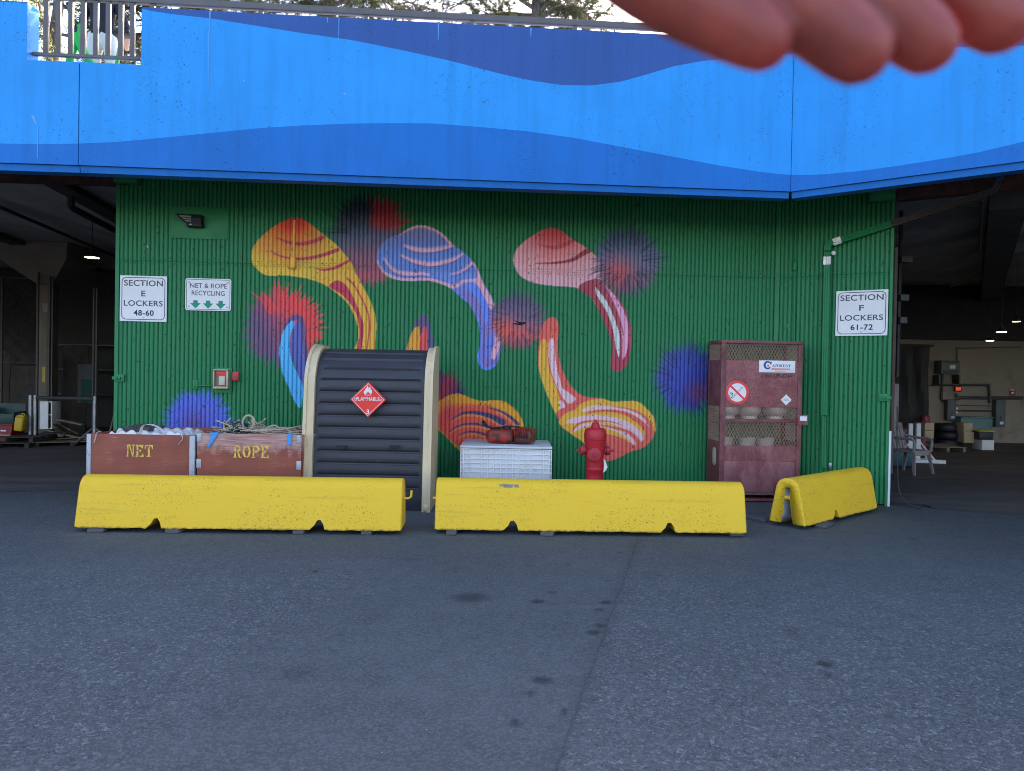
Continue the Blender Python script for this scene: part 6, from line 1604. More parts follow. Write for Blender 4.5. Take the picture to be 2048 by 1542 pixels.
for px, py in ((1911, 817), (1911, 824)):
    a = at(px, py, YB); mb = MB(); mb.bevbox(-.03, .03, -.05, 0, -.04, .04, .006); o = mb.build('switch_plate', M_WPAINT, None, (a.x, YB - .002, a.z)); tag(o, ('upper' if py < 820 else 'lower') + ' of two small white switch boxes right of the grey panel', 'switch box', 'white switch boxes')
# dark tarpaulin-hung frame on the left of the right-hand opening
M_TARP = surf('dark_tarpaulin', (.03, .027, .025), .8, .35, 1.6, bumps=.6, bscale=5, stretch=(3, 3, .5))
a, b_ = at(1778, 832, 17.2), at(1862, 694, 17.2)
mb = MB(); vs = []; nx = 40
for j in range(8):
    for i in range(nx + 1):
        u = i / nx; vs.append((a.x - 1.5 + (b_.x - a.x + 1.5) * u, 17.2 + .06 * math.sin(u * 46) + .03 * math.sin(u * 91 + j), a.z - .25 + (b_.z - a.z + .25) * j / 7))
mb.add(vs, [(j * (nx + 1) + i, j * (nx + 1) + i + 1, (j + 1) * (nx + 1) + i + 1, (j + 1) * (nx + 1) + i) for j in range(7) for i in range(nx)], 0, True)
mb.tube([(a.x - 1.6, 17.2, b_.z + .03), (b_.x + .05, 17.2, b_.z + .03)], .03, 8)
tag(mb.build('hanging_tarp', M_TARP), 'dark hanging tarpaulin left of the beige back wall', 'tarpaulin')
mb = MB(); mb.bevbox(0, .16, 0, .06, 0, 1.15, .006); p = at(1781, 870, 13.9); o = mb.build('pale_panel', M_LGREY, None, (p.x - .02, 13.9, .45)); tag(o, 'pale grey panel half hidden behind the green wall end', 'panel')
mb = MB(); mb.bevbox(-.2, .2, 0, .35, 0, .30, .03); p = at(1806, 900, 14.2); o = mb.build('teal_crate', surf('deep_teal_plastic', (.01, .075, .09), .5, .15), None, (p.x, 14.2, .33 * 0 + .01)); tag(o, 'deep teal crate seen through the legs of the grey chair', 'crate')
# hanging lamps and pipes under the slab
def lamp(px, py, Y, label, w=.34, st=9.0):
    p = at(px, py, Y); t = thing('hall_lamp', label, 'lamp', (p.x, Y, p.z), 0, 'lit ceiling lamps in the hall')
    mb = MB(); mb.lathe([(w * .5, .0), (w * .48, .03), (w * .2, .08), (w * .16, .14), (.02, .15)], 24); hd_ = mb.build('lamp_head', M_BLKP, t)
    mb = MB(); mb.lathe([(.001, -.006), (w * .44, -.004), (w * .44, -.001)], 24); mb.build('lamp_lens', glow('lamp_light_%d' % int(st), (1.0, .78, .52), st), t)
    mb = MB(); mb.tube([(0, 0, .151), (0, 0, 4.318 - p.z)], .007, 6); mb.build('drop_rod', M_BLKP, t)
    return t
lamp(184, 515, 13.5, 'lit round lamp hanging in the left opening', .26, 8)
lamp(2003, 664, 15.2, 'lit lamp in the right opening, the largest and brightest of three', .20, 9)
lamp(1980, 681.5, 18.6, 'lit lamp in the right opening, lowest of three, just above the beige wall', .20, 6)
lamp(2033, 643, 16.0, 'lit lamp in the right opening, highest of three, at the right edge', .16, 6)
def ceil_pipe(label, pts, r, mat_=None, name='ceiling_pipe'):
    o_ = Vector(pts[0]); mb = MB(); mb.tube([Vector(p) - o_ for p in pts], r, 8); return tag(mb.build(name, mat_ or M_BLKP, None, o_), label, 'pipe', 'pipes under the ceiling')
zc = 4.05
p = gp(2035, 410, zc); 
ceil_pipe('long black pipe hung below the ceiling in the right opening', [p + Vector((0, 0, .25)), p + Vector((0, 0, .02)), p + dr * .1, p + dr * 9], .05)
for k in (1.2, 4): ceil_pipe('thin rod hanging the black pipe in the right opening, ' + ('near' if k < 2 else 'far') + ' one', [p + dr * k + Vector((0, 0, .26)), p + dr * k], .008)
p = gp(142, 415, zc)
ceil_pipe('black pipe with an upturned end under the ceiling in the left opening', [p + Vector((0, 0, .22)), p + Vector((0, 0, .02)), p + dl * .08, p + dl * 8], .05)
for q_, r_, lab in (((40, 432), .025, 'thin dark pipe along the ceiling left of the lit lamp'), ((10, 520), .04, 'dark pipe low along the ceiling at the left edge'), ((128, 368), .02, 'thin pipe crossing the ceiling near the top of the left opening'), ((8, 416), .02, 'pipe carrying the lit lamp in the left opening')):
    p = gp(q_[0], q_[1], 4.2); ceil_pipe(lab, [p - dl * 1.2, p + dl * 9], r_)
p0 = gp(1985, 400, 3.95); ceil_pipe('pale steel channel along the big ceiling beam in the right opening', [p0 + Vector((-.12, 0, 0)), p0 + Vector((-.12, 0, 0)) + dr * 7], .03, M_PIPEG)
for px, py, px2, py2, lab in ((1925, 522, 1958, 505, 'short bright strip light on the ceiling beam in the right opening'), (1900, 573, 1960, 556, 'dull metal arm sticking out from the ceiling beam')):
    a, b_ = gp(px, py, 3.95), gp(px2, py2, 3.95); ceil_pipe(lab, [a, b_], .018, M_STEEL)
# vertical pipe with boxes just inside the right opening
a = at(1800, 512, 11.6)
t = thing('electrical_drop', 'dark vertical pipe with small grey boxes just inside the right opening', 'electrical drop', (a.x, 11.6, .0))
mb = MB(); mb.tube([(.03, .05, 1.7), (.03, .05, 4.31)], .03, 8); mb.build('drop_pipe', M_BLKP, t)
for py, w in ((519, .16), (596, .12), (641, .10)):
    z = at(1808, py, 11.6).z; mb = MB(); mb.bevbox(-.01, w, -.08, .012, z - .05, z + .05, .006); mb.build('junction_box', M_PANELG, t)
mb = MB(); mb.tube([(R0.x + .16, R0.y + .18, .4), (R0.x + .16, R0.y + .18, 3.4)], .028, 8); o = mb.build('rusty_post', surf('rusty_steel', (.10, .06, .045), .7, .3, 8)); tag(o, 'thin rusty post standing behind the right end of the green wall', 'post')
mb = MB(); mb.tube(catmull([(R0.x + .12, R0.y - .03, 1.3), (R0.x + .13, R0.y - .05, .6), (R0.x + .16, R0.y - .1, .15), (R0.x + .35, R0.y - .2, .014), (R0.x + .55, R0.y - .1, .013), (R0.x + .45, R0.y + .1, .013), (R0.x + .1, R0.y + .1, .013)], 8), .008, 6); o = mb.build('loose_cable', M_BLKP); tag(o, 'loose dark cable hanging down the right wall end to the floor', 'cable')

# ------------------------------------------------------------------ inside the left-hand opening
YC = 16.4
a, b_ = at(72, 880, YC), at(99, 880, YC); cw_ = b_.x - a.x
col_ = thing('concrete_column', 'old concrete column with a flared capital in the dark left opening', 'column', ((a.x + b_.x) / 2, YC, 0))
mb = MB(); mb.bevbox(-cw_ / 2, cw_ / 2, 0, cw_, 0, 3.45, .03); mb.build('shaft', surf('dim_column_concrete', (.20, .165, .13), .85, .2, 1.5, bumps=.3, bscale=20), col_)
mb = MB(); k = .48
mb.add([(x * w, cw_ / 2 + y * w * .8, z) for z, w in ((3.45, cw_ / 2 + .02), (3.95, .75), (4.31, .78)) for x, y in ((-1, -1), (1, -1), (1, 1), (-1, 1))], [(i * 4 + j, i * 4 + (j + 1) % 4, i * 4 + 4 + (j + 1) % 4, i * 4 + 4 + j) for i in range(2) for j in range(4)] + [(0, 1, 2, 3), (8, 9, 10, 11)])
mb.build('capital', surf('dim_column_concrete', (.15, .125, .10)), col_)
mb = MB(); mb.bevbox(.02, .18, -.10, -.002, 2.82, 3.02, .01); mb.build('lamp_box', M_LGREY, col_)
mb = MB(); mb.box(-.02, .05, -.01, -.002, 1.28, 1.62); mb.build('yellow_strip', M_YELLID, col_)
def vpipe(px, Y, z0, z1, r, label, mat_=None):
    p = at(px, 760, Y); mb = MB(); mb.tube([(0, 0, 0), (0, 0, z1 - z0)], r, 8); o = mb.build('upright_pipe', mat_ or M_PIPEG, None, (p.x, Y, z0)); tag(o, label, 'pipe', 'upright pipes in the left opening')
vpipe(74, 16.2, .0045, 3.7, .03, 'steel pipe up the left side of the concrete column')
vpipe(97, 16.25, .0045, 3.6, .035, 'thick steel pipe up the right side of the concrete column')
vpipe(103.5, 16.25, .0045, 3.6, .02, 'thin steel pipe right of the thick one by the concrete column')
vpipe(186, 15.6, .0045, 3.3, .02, 'left of two close steel posts beside the green wall end')
vpipe(192, 15.6, .0045, 3.3, .022, 'right of two close steel posts beside the green wall end')
# chain-link panel
a, b_ = at(2, 830, 16.6), at(74, 605, 16.6)
t = thing('chain_link_panel', 'rusty chain link fence panel left of the concrete column', 'fence', (a.x, 16.6, 0))
w = b_.x - a.x; mb = MB()
for sg_ in (1, -1):
    for i in range(-45, 32):
        x0 = i * .075; z0_, z1_ = 1.7, 3.6
        zs = sorted([z0_ + (0 - x0) * sg_, z0_ + (w - x0) * sg_]); pa, pb_ = max(z0_, zs[0]), min(z1_, zs[1])
        if pb_ - pa > .02: mb.tube([(x0 + sg_ * (pa - z0_), 0, pa), (x0 + sg_ * (pb_ - z0_), 0, pb_)], .004, 3, cap=False, smooth=False)
M_CHAIN = surf('rusty_wire', (.07, .06, .05), .6, .2, metal=.3)
mb.build('wire_mesh', M_CHAIN, t)
mb = MB(); mb.tube([(0, 0, 0), (0, 0, 3.62)], .03, 8); mb.tube([(0, 0, 1.7), (w, 0, 1.7)], .02, 8); mb.tube([(0, 0, 3.6), (w, 0, 3.6)], .02, 8); mb.build('fence_frame', M_CHAIN, t)
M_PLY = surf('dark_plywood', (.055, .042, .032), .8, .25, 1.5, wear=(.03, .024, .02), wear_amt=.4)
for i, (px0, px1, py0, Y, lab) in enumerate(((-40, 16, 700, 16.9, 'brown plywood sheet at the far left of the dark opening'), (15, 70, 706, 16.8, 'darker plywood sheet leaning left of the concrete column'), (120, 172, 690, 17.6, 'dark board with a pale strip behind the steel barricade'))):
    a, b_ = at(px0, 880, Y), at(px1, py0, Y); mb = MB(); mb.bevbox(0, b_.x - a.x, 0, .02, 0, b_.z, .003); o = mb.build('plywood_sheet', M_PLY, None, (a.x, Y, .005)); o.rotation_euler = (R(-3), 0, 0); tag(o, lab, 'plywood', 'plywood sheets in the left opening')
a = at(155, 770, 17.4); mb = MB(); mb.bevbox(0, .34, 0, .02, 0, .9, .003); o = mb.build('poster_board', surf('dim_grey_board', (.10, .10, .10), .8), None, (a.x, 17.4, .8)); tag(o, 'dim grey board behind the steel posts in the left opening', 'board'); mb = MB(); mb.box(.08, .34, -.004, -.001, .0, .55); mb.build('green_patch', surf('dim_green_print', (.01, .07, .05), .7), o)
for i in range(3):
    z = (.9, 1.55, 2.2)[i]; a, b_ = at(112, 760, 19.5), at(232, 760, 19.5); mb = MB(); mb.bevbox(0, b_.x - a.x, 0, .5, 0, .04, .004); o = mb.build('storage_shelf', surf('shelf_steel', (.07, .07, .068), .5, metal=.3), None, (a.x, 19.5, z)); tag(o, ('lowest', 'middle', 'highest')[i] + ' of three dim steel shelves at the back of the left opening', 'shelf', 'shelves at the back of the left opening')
# steel barricade
a, b_ = at(72, 868, 15.2), at(189, 868, 15.2); w = b_.x - a.x
t = thing('steel_barricade', 'grey steel tube barricade with a level rail before the column', 'barricade', (a.x, 15.2, .004))
mb = MB(); mb.tube([(0, 0, .98), (w, 0, .98)], .035, 8); mb.build('top_rail', M_PIPEG, t)
for x, n_ in ((w, 'post'), (-.02, 'post'), (-.12, 'post')):
    mb = MB(); mb.tube([(x, .0, 0), (x, .0, 1.03)], .035, 8); mb.build(n_, M_STEEL, t)
for s in (-1, 1): mb = MB(); mb.tube([(w, 0, .40), (w + s * .42, 0, .03)], .03, 8); mb.build('brace', M_PIPEG, t)
# white cabinet, crates, jerrycan and broken pallets
a, b_ = at(79, 858, 15.0), at(104, 803, 15.0); w, h = b_.x - a.x, b_.z - a.z
t = thing('white_cabinet', 'open fronted white box standing on scrap in front of the column', 'cabinet', (a.x, 15.0, a.z))
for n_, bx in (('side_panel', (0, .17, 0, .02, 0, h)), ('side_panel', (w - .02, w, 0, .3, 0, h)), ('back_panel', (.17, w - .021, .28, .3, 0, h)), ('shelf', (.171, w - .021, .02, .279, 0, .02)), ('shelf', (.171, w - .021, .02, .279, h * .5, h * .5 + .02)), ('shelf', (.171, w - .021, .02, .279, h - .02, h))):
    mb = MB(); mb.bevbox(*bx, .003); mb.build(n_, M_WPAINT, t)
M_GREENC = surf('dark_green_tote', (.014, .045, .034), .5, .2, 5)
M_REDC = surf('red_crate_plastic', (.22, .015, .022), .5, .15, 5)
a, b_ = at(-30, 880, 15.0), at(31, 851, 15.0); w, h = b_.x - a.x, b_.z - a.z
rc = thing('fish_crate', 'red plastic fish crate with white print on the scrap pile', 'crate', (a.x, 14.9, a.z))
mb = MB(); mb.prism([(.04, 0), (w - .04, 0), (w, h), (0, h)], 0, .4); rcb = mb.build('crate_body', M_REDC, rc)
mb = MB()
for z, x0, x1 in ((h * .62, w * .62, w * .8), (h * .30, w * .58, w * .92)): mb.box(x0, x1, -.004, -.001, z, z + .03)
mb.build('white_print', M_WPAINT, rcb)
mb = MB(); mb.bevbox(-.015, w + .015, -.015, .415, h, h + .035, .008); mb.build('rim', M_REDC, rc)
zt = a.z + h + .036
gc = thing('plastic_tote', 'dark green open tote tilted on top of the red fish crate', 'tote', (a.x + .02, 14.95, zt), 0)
mb = MB(); hh = .40
for bx in ((0, w - .03, 0, .02, 0, hh * .5), (0, w - .03, .38, .4, 0, hh), (0, .02, .021, .379, 0, hh * .8), (w - .05, w - .03, .021, .379, 0, hh * .6), (.021, w - .051, .021, .379, 0, .02)): mb.bevbox(*bx, .004)
mb.build('tote_body', M_GREENC, gc)
rr = random.Random(3); mb = MB()
for k in range(60): mb.tube(rope_run((w / 2, .2, .06), (.14, .08, .05), 4, 0, .26), .008, 4)
o = mb.build('rope_heap', M_ROPE, None, gc.location); tag(o, 'small heap of grey rope in the green tote', 'rope')
a, b_ = at(27, 862, 14.9), at(48, 826, 14.9); w, h = b_.x - a.x, b_.z - a.z
t = thing('jerrycan', 'bright yellow plastic jerrycan beside the red fish crate', 'jerrycan', ((a.x + b_.x) / 2, 14.85, a.z), 0)
M_JY = surf('yellow_can_plastic', (.52, .33, .015), .45, .12, 5)
Mj = Matrix.Rotation(R(7), 4, 'Y')
mb = MB(); mb.bevbox(-w * .42, w * .42, 0, .16, 0, h * .80, .03, M=Mj, seg=3); mb.prism([(-w * .40, h * .79), (w * .40, h * .79), (w * .28, h * .9), (-w * .12, h * .9)], .03, .13, M=Mj); mb.build('can_body', M_JY, t)
mb = MB(); mb.tube([Mj @ Vector(q) for q in ((-.0, .08, h * .9), (.0, .08, h * .98), (w * .28, .08, h * .96), (w * .34, .08, h * .8))], .015, 6); mb.build('handle', M_JY, t)
mb = MB(); mb.lathe([(.025, h * .88), (.025, h * .97)], 12, 0, Mj @ Matrix.Translation((-w * .22, .08, 0))); mb.build('cap', M_BLKP, t)
p = gp(40, 893)
for i, (dx, dy, z, rz, lab) in enumerate(((-.2, -.35, .004, .05, 'dark wooden pallet lying lowest under the red crate'), (-.1, -.3, .125, -.08, 'upper dark wooden pallet carrying the red crate and jerrycan'), (.95, .2, .004, .5, 'broken pallet flat on the floor below the white box'))):
    t = thing('pallet', lab, 'pallet', (p.x + dx, p.y + dy, z), rz, 'scrap pallets in the left opening')
    for k in range(5): mb = MB(); mb.bevbox(-.7, .6, k * .2, k * .2 + .13, .08, .10, .004); mb.build('deck_board', M_PLY if i < 2 else M_PALLET, t)
    for x in (-.66, -.05, .5): mb = MB(); mb.bevbox(x, x + .08, 0, .93, 0, .079, .004); mb.build('bearer', M_PLY, t)
rr = random.Random(12)
for i in range(7):
    x, y = p.x + rr.uniform(.5, 1.3), p.y + rr.uniform(-.1, .5); ln = rr.uniform(.5, .9)
    mb = MB(); mb.bevbox(-ln / 2, ln / 2, -.05, .05, -.01, .01, .003)
    o = mb.build('scrap_board', (M_PALLET, M_CARD, M_PLY)[i % 3], None, (x, y, .16 + .06 * i)); o.rotation_euler = (rr.uniform(-.2, .2), rr.uniform(-.1, .55), rr.uniform(-.8, .8)); tag(o, 'splintered scrap board in the heap below the white box', 'board', 'scrap boards in the heap')
t = thing('leaning_pole', 'thin brown pole leaning beside the green wall end', 'pole', tuple(at(212, 868, 15.0).xy) + (.004,)); mb = MB(); mb.tube([(0, 0, 0), (.22, .5, 2.0)], .015, 6); mb.build('pole_shaft', M_PALLET, t)
# ------------------------------------------------------------------ railing on the deck
M_RAIL = surf('brown_grey_rail_paint', (.125, .11, .10), .5, .12, 6, bumps=.1)
rail = thing('deck_railing', 'grey brown metal railing along the top of the blue parapet', 'railing', (f1.x, f1.y, 0), Wf1.ang)
DECK = 4.87
def u_of(px, W=Wf1): return W.uz(px, 40)[0]
mb = MB(); mb.bevbox(-.9, Wf1.len - .02, .08, .15, 5.80, 5.875, .008); mb.build('top_rail', M_RAIL, rail)
for px in (-210, 90, 297, 517, 730, 945, 1153, 1365, 1560):
    if px < 280: continue
    u = u_of(px); mb = MB(); mb.bevbox(u - .025, u + .025, .09, .14, ZT + .0, 5.80, .004); mb.build('rail_post', M_RAIL, rail)
un0, un1 = Wf1.uz(280, 100)[0], None
for px in (82, 107, 132, 157, 183, 208, 233.5, 257):
    u = u_of(px); mb = MB(); mb.bevbox(u - .026, u + .026, .09, .128, 5.186, 5.80, .004); mb.build('baluster', M_RAIL, rail)
u0_, u1_ = u_of(55), u_of(274)
mb = MB(); mb.bevbox(u0_, u1_, .085, .135, 5.15, 5.185, .004); mb.build('bottom_rail', M_RAIL, rail)
# ------------------------------------------------------------------ the person at the opening
def skin_mesh(name, verts, edges, radii, sub=2, root=0):
    me = bpy.data.meshes.new(name); me.from_pydata(verts, edges, []); ob = bpy.data.objects.new(name, me); COL.objects.link(ob)
    md = ob.modifiers.new('skin', 'SKIN'); md.use_smooth_shade = True
    for i, r_ in enumerate(radii):
        sv = me.skin_vertices[0].data[i]; sv.radius = (r_, r_) if not isinstance(r_, tuple) else r_; sv.use_root = (i == root)
    ss_ = ob.modifiers.new('sub', 'SUBSURF'); ss_.levels = sub; ss_.render_levels = sub
    bpy.context.view_layer.update()
    out = bpy.data.meshes.new_from_object(ob.evaluated_get(bpy.context.evaluated_depsgraph_get()))
    ob.modifiers.clear(); ob.data = out
    return ob
V_ = [(0, 0, 1.0), (0, .01, 1.14), (0, .0, 1.32), (0, .0, 1.45), (0, .01, 1.53), (0, -.015, 1.60), (0, -.02, 1.68), (0, -.01, 1.75),
      (-.10, 0, .95), (-.11, .0, .72), (-.105, -.01, .50), (-.11, .01, .28), (-.11, .02, .09), (-.11, -.11, .035),
      (.10, 0, .95), (.11, .0, .72), (.115, -.01, .50), (.12, .01, .28), (.12, .02, .09), (.125, -.11, .035),
      (-.17, .0, 1.43), (-.24, .02, 1.30), (-.29, .0, 1.14), (-.25, -.12, 1.03), (-.22, -.18, .98), (-.21, -.22, .96),
      (.17, .0, 1.43), (.225, .01, 1.28), (.245, .02, 1.14), (.255, -.03, .96), (.255, -.05, .88), (.25, -.06, .81)]
E_ = [(0, 1), (1, 2), (2, 3), (3, 4), (4, 5), (5, 6), (6, 7), (0, 8), (8, 9), (9, 10), (10, 11), (11, 12), (12, 13), (0, 14), (14, 15), (15, 16), (16, 17), (17, 18), (18, 19),
      (3, 20), (20, 21), (21, 22), (22, 23), (23, 24), (24, 25), (3, 26), (26, 27), (27, 28), (28, 29), (29, 30), (30, 31)]
Rd = [(.165, .12), (.155, .115), (.165, .12), (.14, .10), .06, .085, .095, .065, (.115, .11), .088, .068, .062, .045, .04, (.115, .11), .088, .068, .062, .045, .04, .075, .058, .048, .040, .030, .034, .075, .058, .048, .040, .030, .034]
pp_ = at(206, 90, 9.65)
per = skin_mesh('person', V_, E_, Rd)
per.location = (pp_.x, 9.65, DECK + .004); per.rotation_euler = (0, 0, R(186))
tag(per, 'person in a black top and off white trousers standing behind the railing gap', 'person')
M_TROU = surf('off_white_trousers', (.62, .58, .54), .85, .08, 5, bumps=.4, bscale=14, bdist=.02); M_TOP = surf('black_top', (.014, .015, .02), .85, .2, 5, bumps=.4, bscale=12, bdist=.02); M_SKIN0 = surf('light_skin', (.48, .28, .21), .5, .06, 6); M_SHOE = surf('dark_shoes', (.03, .03, .03), .6)
for m_ in (M_TROU, M_TOP, M_SKIN0, M_SHOE): per.data.materials.append(m_)
for f in per.data.polygons:
    c = f.center
    arm = abs(c.x) > .19 and c.z < 1.36 and c.z > .7
    if c.z < .10: k = 3
    elif arm and (c.z < 1.10 if c.x < 0 else c.z < 1.16): k = 2
    elif c.z < 1.03 and not arm: k = 0
    elif c.z < 1.50: k = 1
    else: k = 2
    f.material_index = k
mb = MB(); mb.lathe([(.05, 1.58), (.095, 1.60), (.112, 1.67), (.108, 1.74), (.08, 1.80), (.02, 1.83)], 20, 0, Matrix.Translation((0, .015, 0)) @ Matrix.Diagonal((.92, 1.02, 1, 1))); mb.build('hair', surf('dark_brown_hair', (.03, .02, .015), .6, .2, 30, bumps=.5, bscale=80), per)
mb = MB()
for s in (-1, 1): mb.lathe([(.012, 0), (.008, .006), (.001, .009)], 8, 0, Matrix.Translation((s * .034, -.112, 1.685)) @ Matrix.Rotation(R(90), 4, 'X')); mb.bevbox(s * .098 - .008, s * .098 + .008, -.02, .02, 1.65, 1.71, .006)
mb.prism([(-.112, 1.69), (-.138, 1.645), (-.11, 1.638)], -.014, .014, 'x'); mb.build('face_features', M_SKIN0, per)
# shared hire bicycle
M_LIME = surf('bright_green_frame', (.02, .42, .06), .4, .06, 4)
hp = at(163, 48, 9.25)
bk = thing('hire_bicycle', 'bright green hire bicycle with black handlebar grips beside the person', 'bicycle', (hp.x, 9.25, DECK), R(180))
# local: +x is backwards (image: front wheel to the left after the 180 turn -> use mirrored x)
sx_ = 1
def wheel(x):
    w_ = MB(); n = 36; w_.lathe([(.225, -.02), (.245, -.012), (.245, .012), (.225, .02), (.22, 0)], n, 0, Matrix.Translation((x, 0, .247)) @ Matrix.Rotation(R(90), 4, 'X')); o = w_.build('wheel', M_BLACK, bk)
    s_ = MB()
    for k in range(16):
        a = 2 * math.pi * k / 16; s_.tube([(x, 0, .247), (x + .22 * math.cos(a), 0, .247 + .22 * math.sin(a))], .002, 4, cap=False)
    s_.lathe([(.03, -.04), (.03, .04)], 12, 0, Matrix.Translation((x, 0, .247)) @ Matrix.Rotation(R(90), 4, 'X')); s_.build('spokes', M_STEEL, o)
wheel(.22); wheel(-.86)
mb = MB(); mb.tube([(.0, 0, 1.0), (.07, 0, .80), (.22, 0, .27)], [.042, .050, .040], 12); mb.build('fork_column', M_LIME, bk)
mb = MB(); mb.tube(catmull([(.05, 0, .86), (-.05, 0, .62), (-.22, 0, .40), (-.42, 0, .36)], 6), .055, 12); mb.tube([(-.42, 0, .36), (-.86, 0, .25)], .025, 10); mb.build('main_tube', M_LIME, bk)
mb = MB(); mb.tube([(-.42, 0, .36), (-.50, 0, .86)], .024, 10); mb.build('seat_post', M_LIME, bk)
mb = MB(); mb.bevbox(-.64, -.40, -.09, .09, .86, .92, .03); mb.build('saddle', M_BLACK, bk)
mb = MB(); mb.tube(catmull([(-.02, -.3, 1.06), (.03, -.2, 1.05), (.03, 0, 1.0), (.03, .2, 1.05), (-.02, .3, 1.06)], 6), .016, 8); hb2 = mb.build('handlebar', M_BLACK, bk)
for s in (-1, 1): mb = MB(); mb.tube([(-.02, s * .3, 1.06), (-.07, s * .40, 1.06)], .022, 10); mb.tube([(.0, s * .3, 1.06), (.08, s * .3, 1.10), (.12, s * .3, 1.16)], .022, 8); mb.build('grip', M_BLACK, hb2)
mb = MB(); mb.bevbox(.02, .10, -.05, .05, .88, .97, .02); mb.build('head_lamp', M_BLACK, bk)

# ------------------------------------------------------------------ trees beyond the deck
def leaf_mat(name, col, tcol, amt=.45):
    m, nt, b = new_mat(name)
    oi = N(nt, 'ShaderNodeTexCoord'); n1 = N(nt, 'ShaderNodeTexNoise', i_Scale=1.7, i_Detail=3.0); L(nt, oi.outputs['Object'], n1.inputs['Vector'])
    c = mix(nt, ramp(nt, n1.outputs['Fac'], .35, .65), tuple(x * .6 for x in col), tuple(x * 1.25 for x in col))
    L(nt, c, b.inputs['Base Color']); b.inputs['Roughness'].default_value = .6
    tr = N(nt, 'ShaderNodeBsdfTranslucent'); tr.inputs[0].default_value = (*tcol, 1)
    mx = N(nt, 'ShaderNodeMixShader'); mx.inputs[0].default_value = amt
    out = nt.nodes['Material Output']
    L(nt, b.outputs[0], mx.inputs[1]); L(nt, tr.outputs[0], mx.inputs[2]); L(nt, mx.outputs[0], out.inputs[0])
    return m
M_NEEDLE = leaf_mat('pine_needles', (.034, .052, .024), (.11, .11, .04), .38)
M_LEAF = leaf_mat('spring_leaves', (.10, .14, .03), (.42, .42, .07), .5)
M_BARK = surf('pine_bark', (.15, .12, .10), .9, .35, 5, bumps=.9, bscale=22, bdist=.03, stretch=(3, 3, .8), wear=(.06, .05, .045), wear_amt=.4, wear_scale=7)
def pine(px, Y, label, H, r0, boughs, seed):
    g = random.Random(seed); base = at(px, 40, Y)
    t = thing('pine_tree', label, 'tree', (base.x, Y, DECK - .0), 0, 'pines beyond the deck')
    tk_ = MB(); tk_.tube([(.04 * math.sin(k * .9), .03 * math.cos(k), H * k / 10) for k in range(11)], [r0 * (1.1 - .095 * k) for k in range(11)], 14); trunk = tk_.build('trunk', M_BARK, t)
    bb, nd = MB(), []
    nf = []
    def clump(p, d, sz, n):
        for _ in range(n):
            q = (d * .8 + Vector((g.gauss(0, .75), g.gauss(0, .75), g.gauss(.1, .75)))).normalized()
            ln = sz * g.uniform(.6, 1.15); s_ = q.cross(Vector((g.random(), g.random(), g.random()))).normalized() * .0065
            o = len(nd); st = p + q * ln * .06
            nd.extend([tuple(st - s_), tuple(st + s_), tuple(st + q * ln)]); nf.append((o, o + 1, o + 2))
    for (az, z, ln, droop) in boughs:
        a = R(az); d = Vector((math.cos(a), math.sin(a), 0)); pts = []
        for k in range(9):
            s_ = k / 8; pts.append(d * ln * s_ + Vector((g.gauss(0, .05), g.gauss(0, .05), z + .30 * math.sin(s_ * 2.4) - droop * s_ * s_)))
        bb.tube(pts, [.05 * (1 - .85 * k / 8) for k in range(9)], 6)
        for k in range(2, 9):
            for _ in range(5):
                tw = (d * g.uniform(.0, .9) + Vector((g.gauss(0, .8), g.gauss(0, .8), g.gauss(-.05, .4)))).normalized(); l2 = g.uniform(.22, .6)
                e = pts[k] + tw * l2; bb.tube([pts[k], pts[k] + tw * l2 * .5 + Vector((0, 0, .03)), e], [.012, .008, .005], 4, cap=False)
                for q in (.45, .75, 1.0): clump(pts[k].lerp(e, q), tw, .17, 20)
    bb.build('limbs', M_BARK, t)
    me = bpy.data.meshes.new('crown'); me.from_pydata(nd, [], nf); me.materials.append(M_NEEDLE); o = bpy.data.objects.new('crown', me); COL.objects.link(o); o.parent = t
    return t
g = random.Random(2)
b1_ = [(180, 3.6, 2.3, .7), (160, 4.0, 2.4, .5), (200, 4.1, 2.0, .6), (215, 3.5, 1.5, .4), (10, 3.6, 1.2, .5), (-25, 3.9, 1.3, .6), (30, 4.2, 1.4, .8), (-60, 4.0, 1.0, .4), (90, 4.0, 1.5, .4)] + [(g.uniform(0, 360), g.uniform(4.8, 8.5), g.uniform(1.0, 2.0), .4) for _ in range(14)]
pine(1078, 15.0, 'pine with its trunk showing above the middle of the parapet', 9.6, .185, b1_, 4)
b2_ = [(180, 3.2, 1.0, .8), (0, 3.1, 1.3, .5), (-20, 3.4, 2.0, .6), (15, 3.3, 2.3, .55), (-8, 3.7, 2.6, .7), (200, 3.0, .8, .9), (150, 2.6, .9, .7), (185, 2.2, .8, .5), (0, 4.0, 2.2, .6), (-35, 3.6, 1.8, .5), (-100, 3.2, .9, .5), (60, 3.6, 1.6, .4)] + [(g.uniform(0, 360), g.uniform(4.6, 7.5), g.uniform(1.0, 1.9), .4) for _ in range(12)]
pine(300, 13.2, 'pine hidden behind the left parapet with only its lower boughs showing', 8.8, .15, b2_, 9)
b3_ = [(180, 3.5, 1.0, .5), (0, 3.3, 1.4, .6), (-15, 3.6, 1.8, .5), (190, 3.8, 1.2, .7), (20, 3.9, 1.6, .6), (-70, 3.6, .9, .4), (90, 3.7, 1.0, .4)] + [(g.uniform(0, 360), g.uniform(4.6, 7.0), g.uniform(.9, 1.7), .4) for _ in range(9)]
pine(660, 14.0, 'pine whose boughs hang between the other two above the railing', 8.2, .13, b3_, 15)
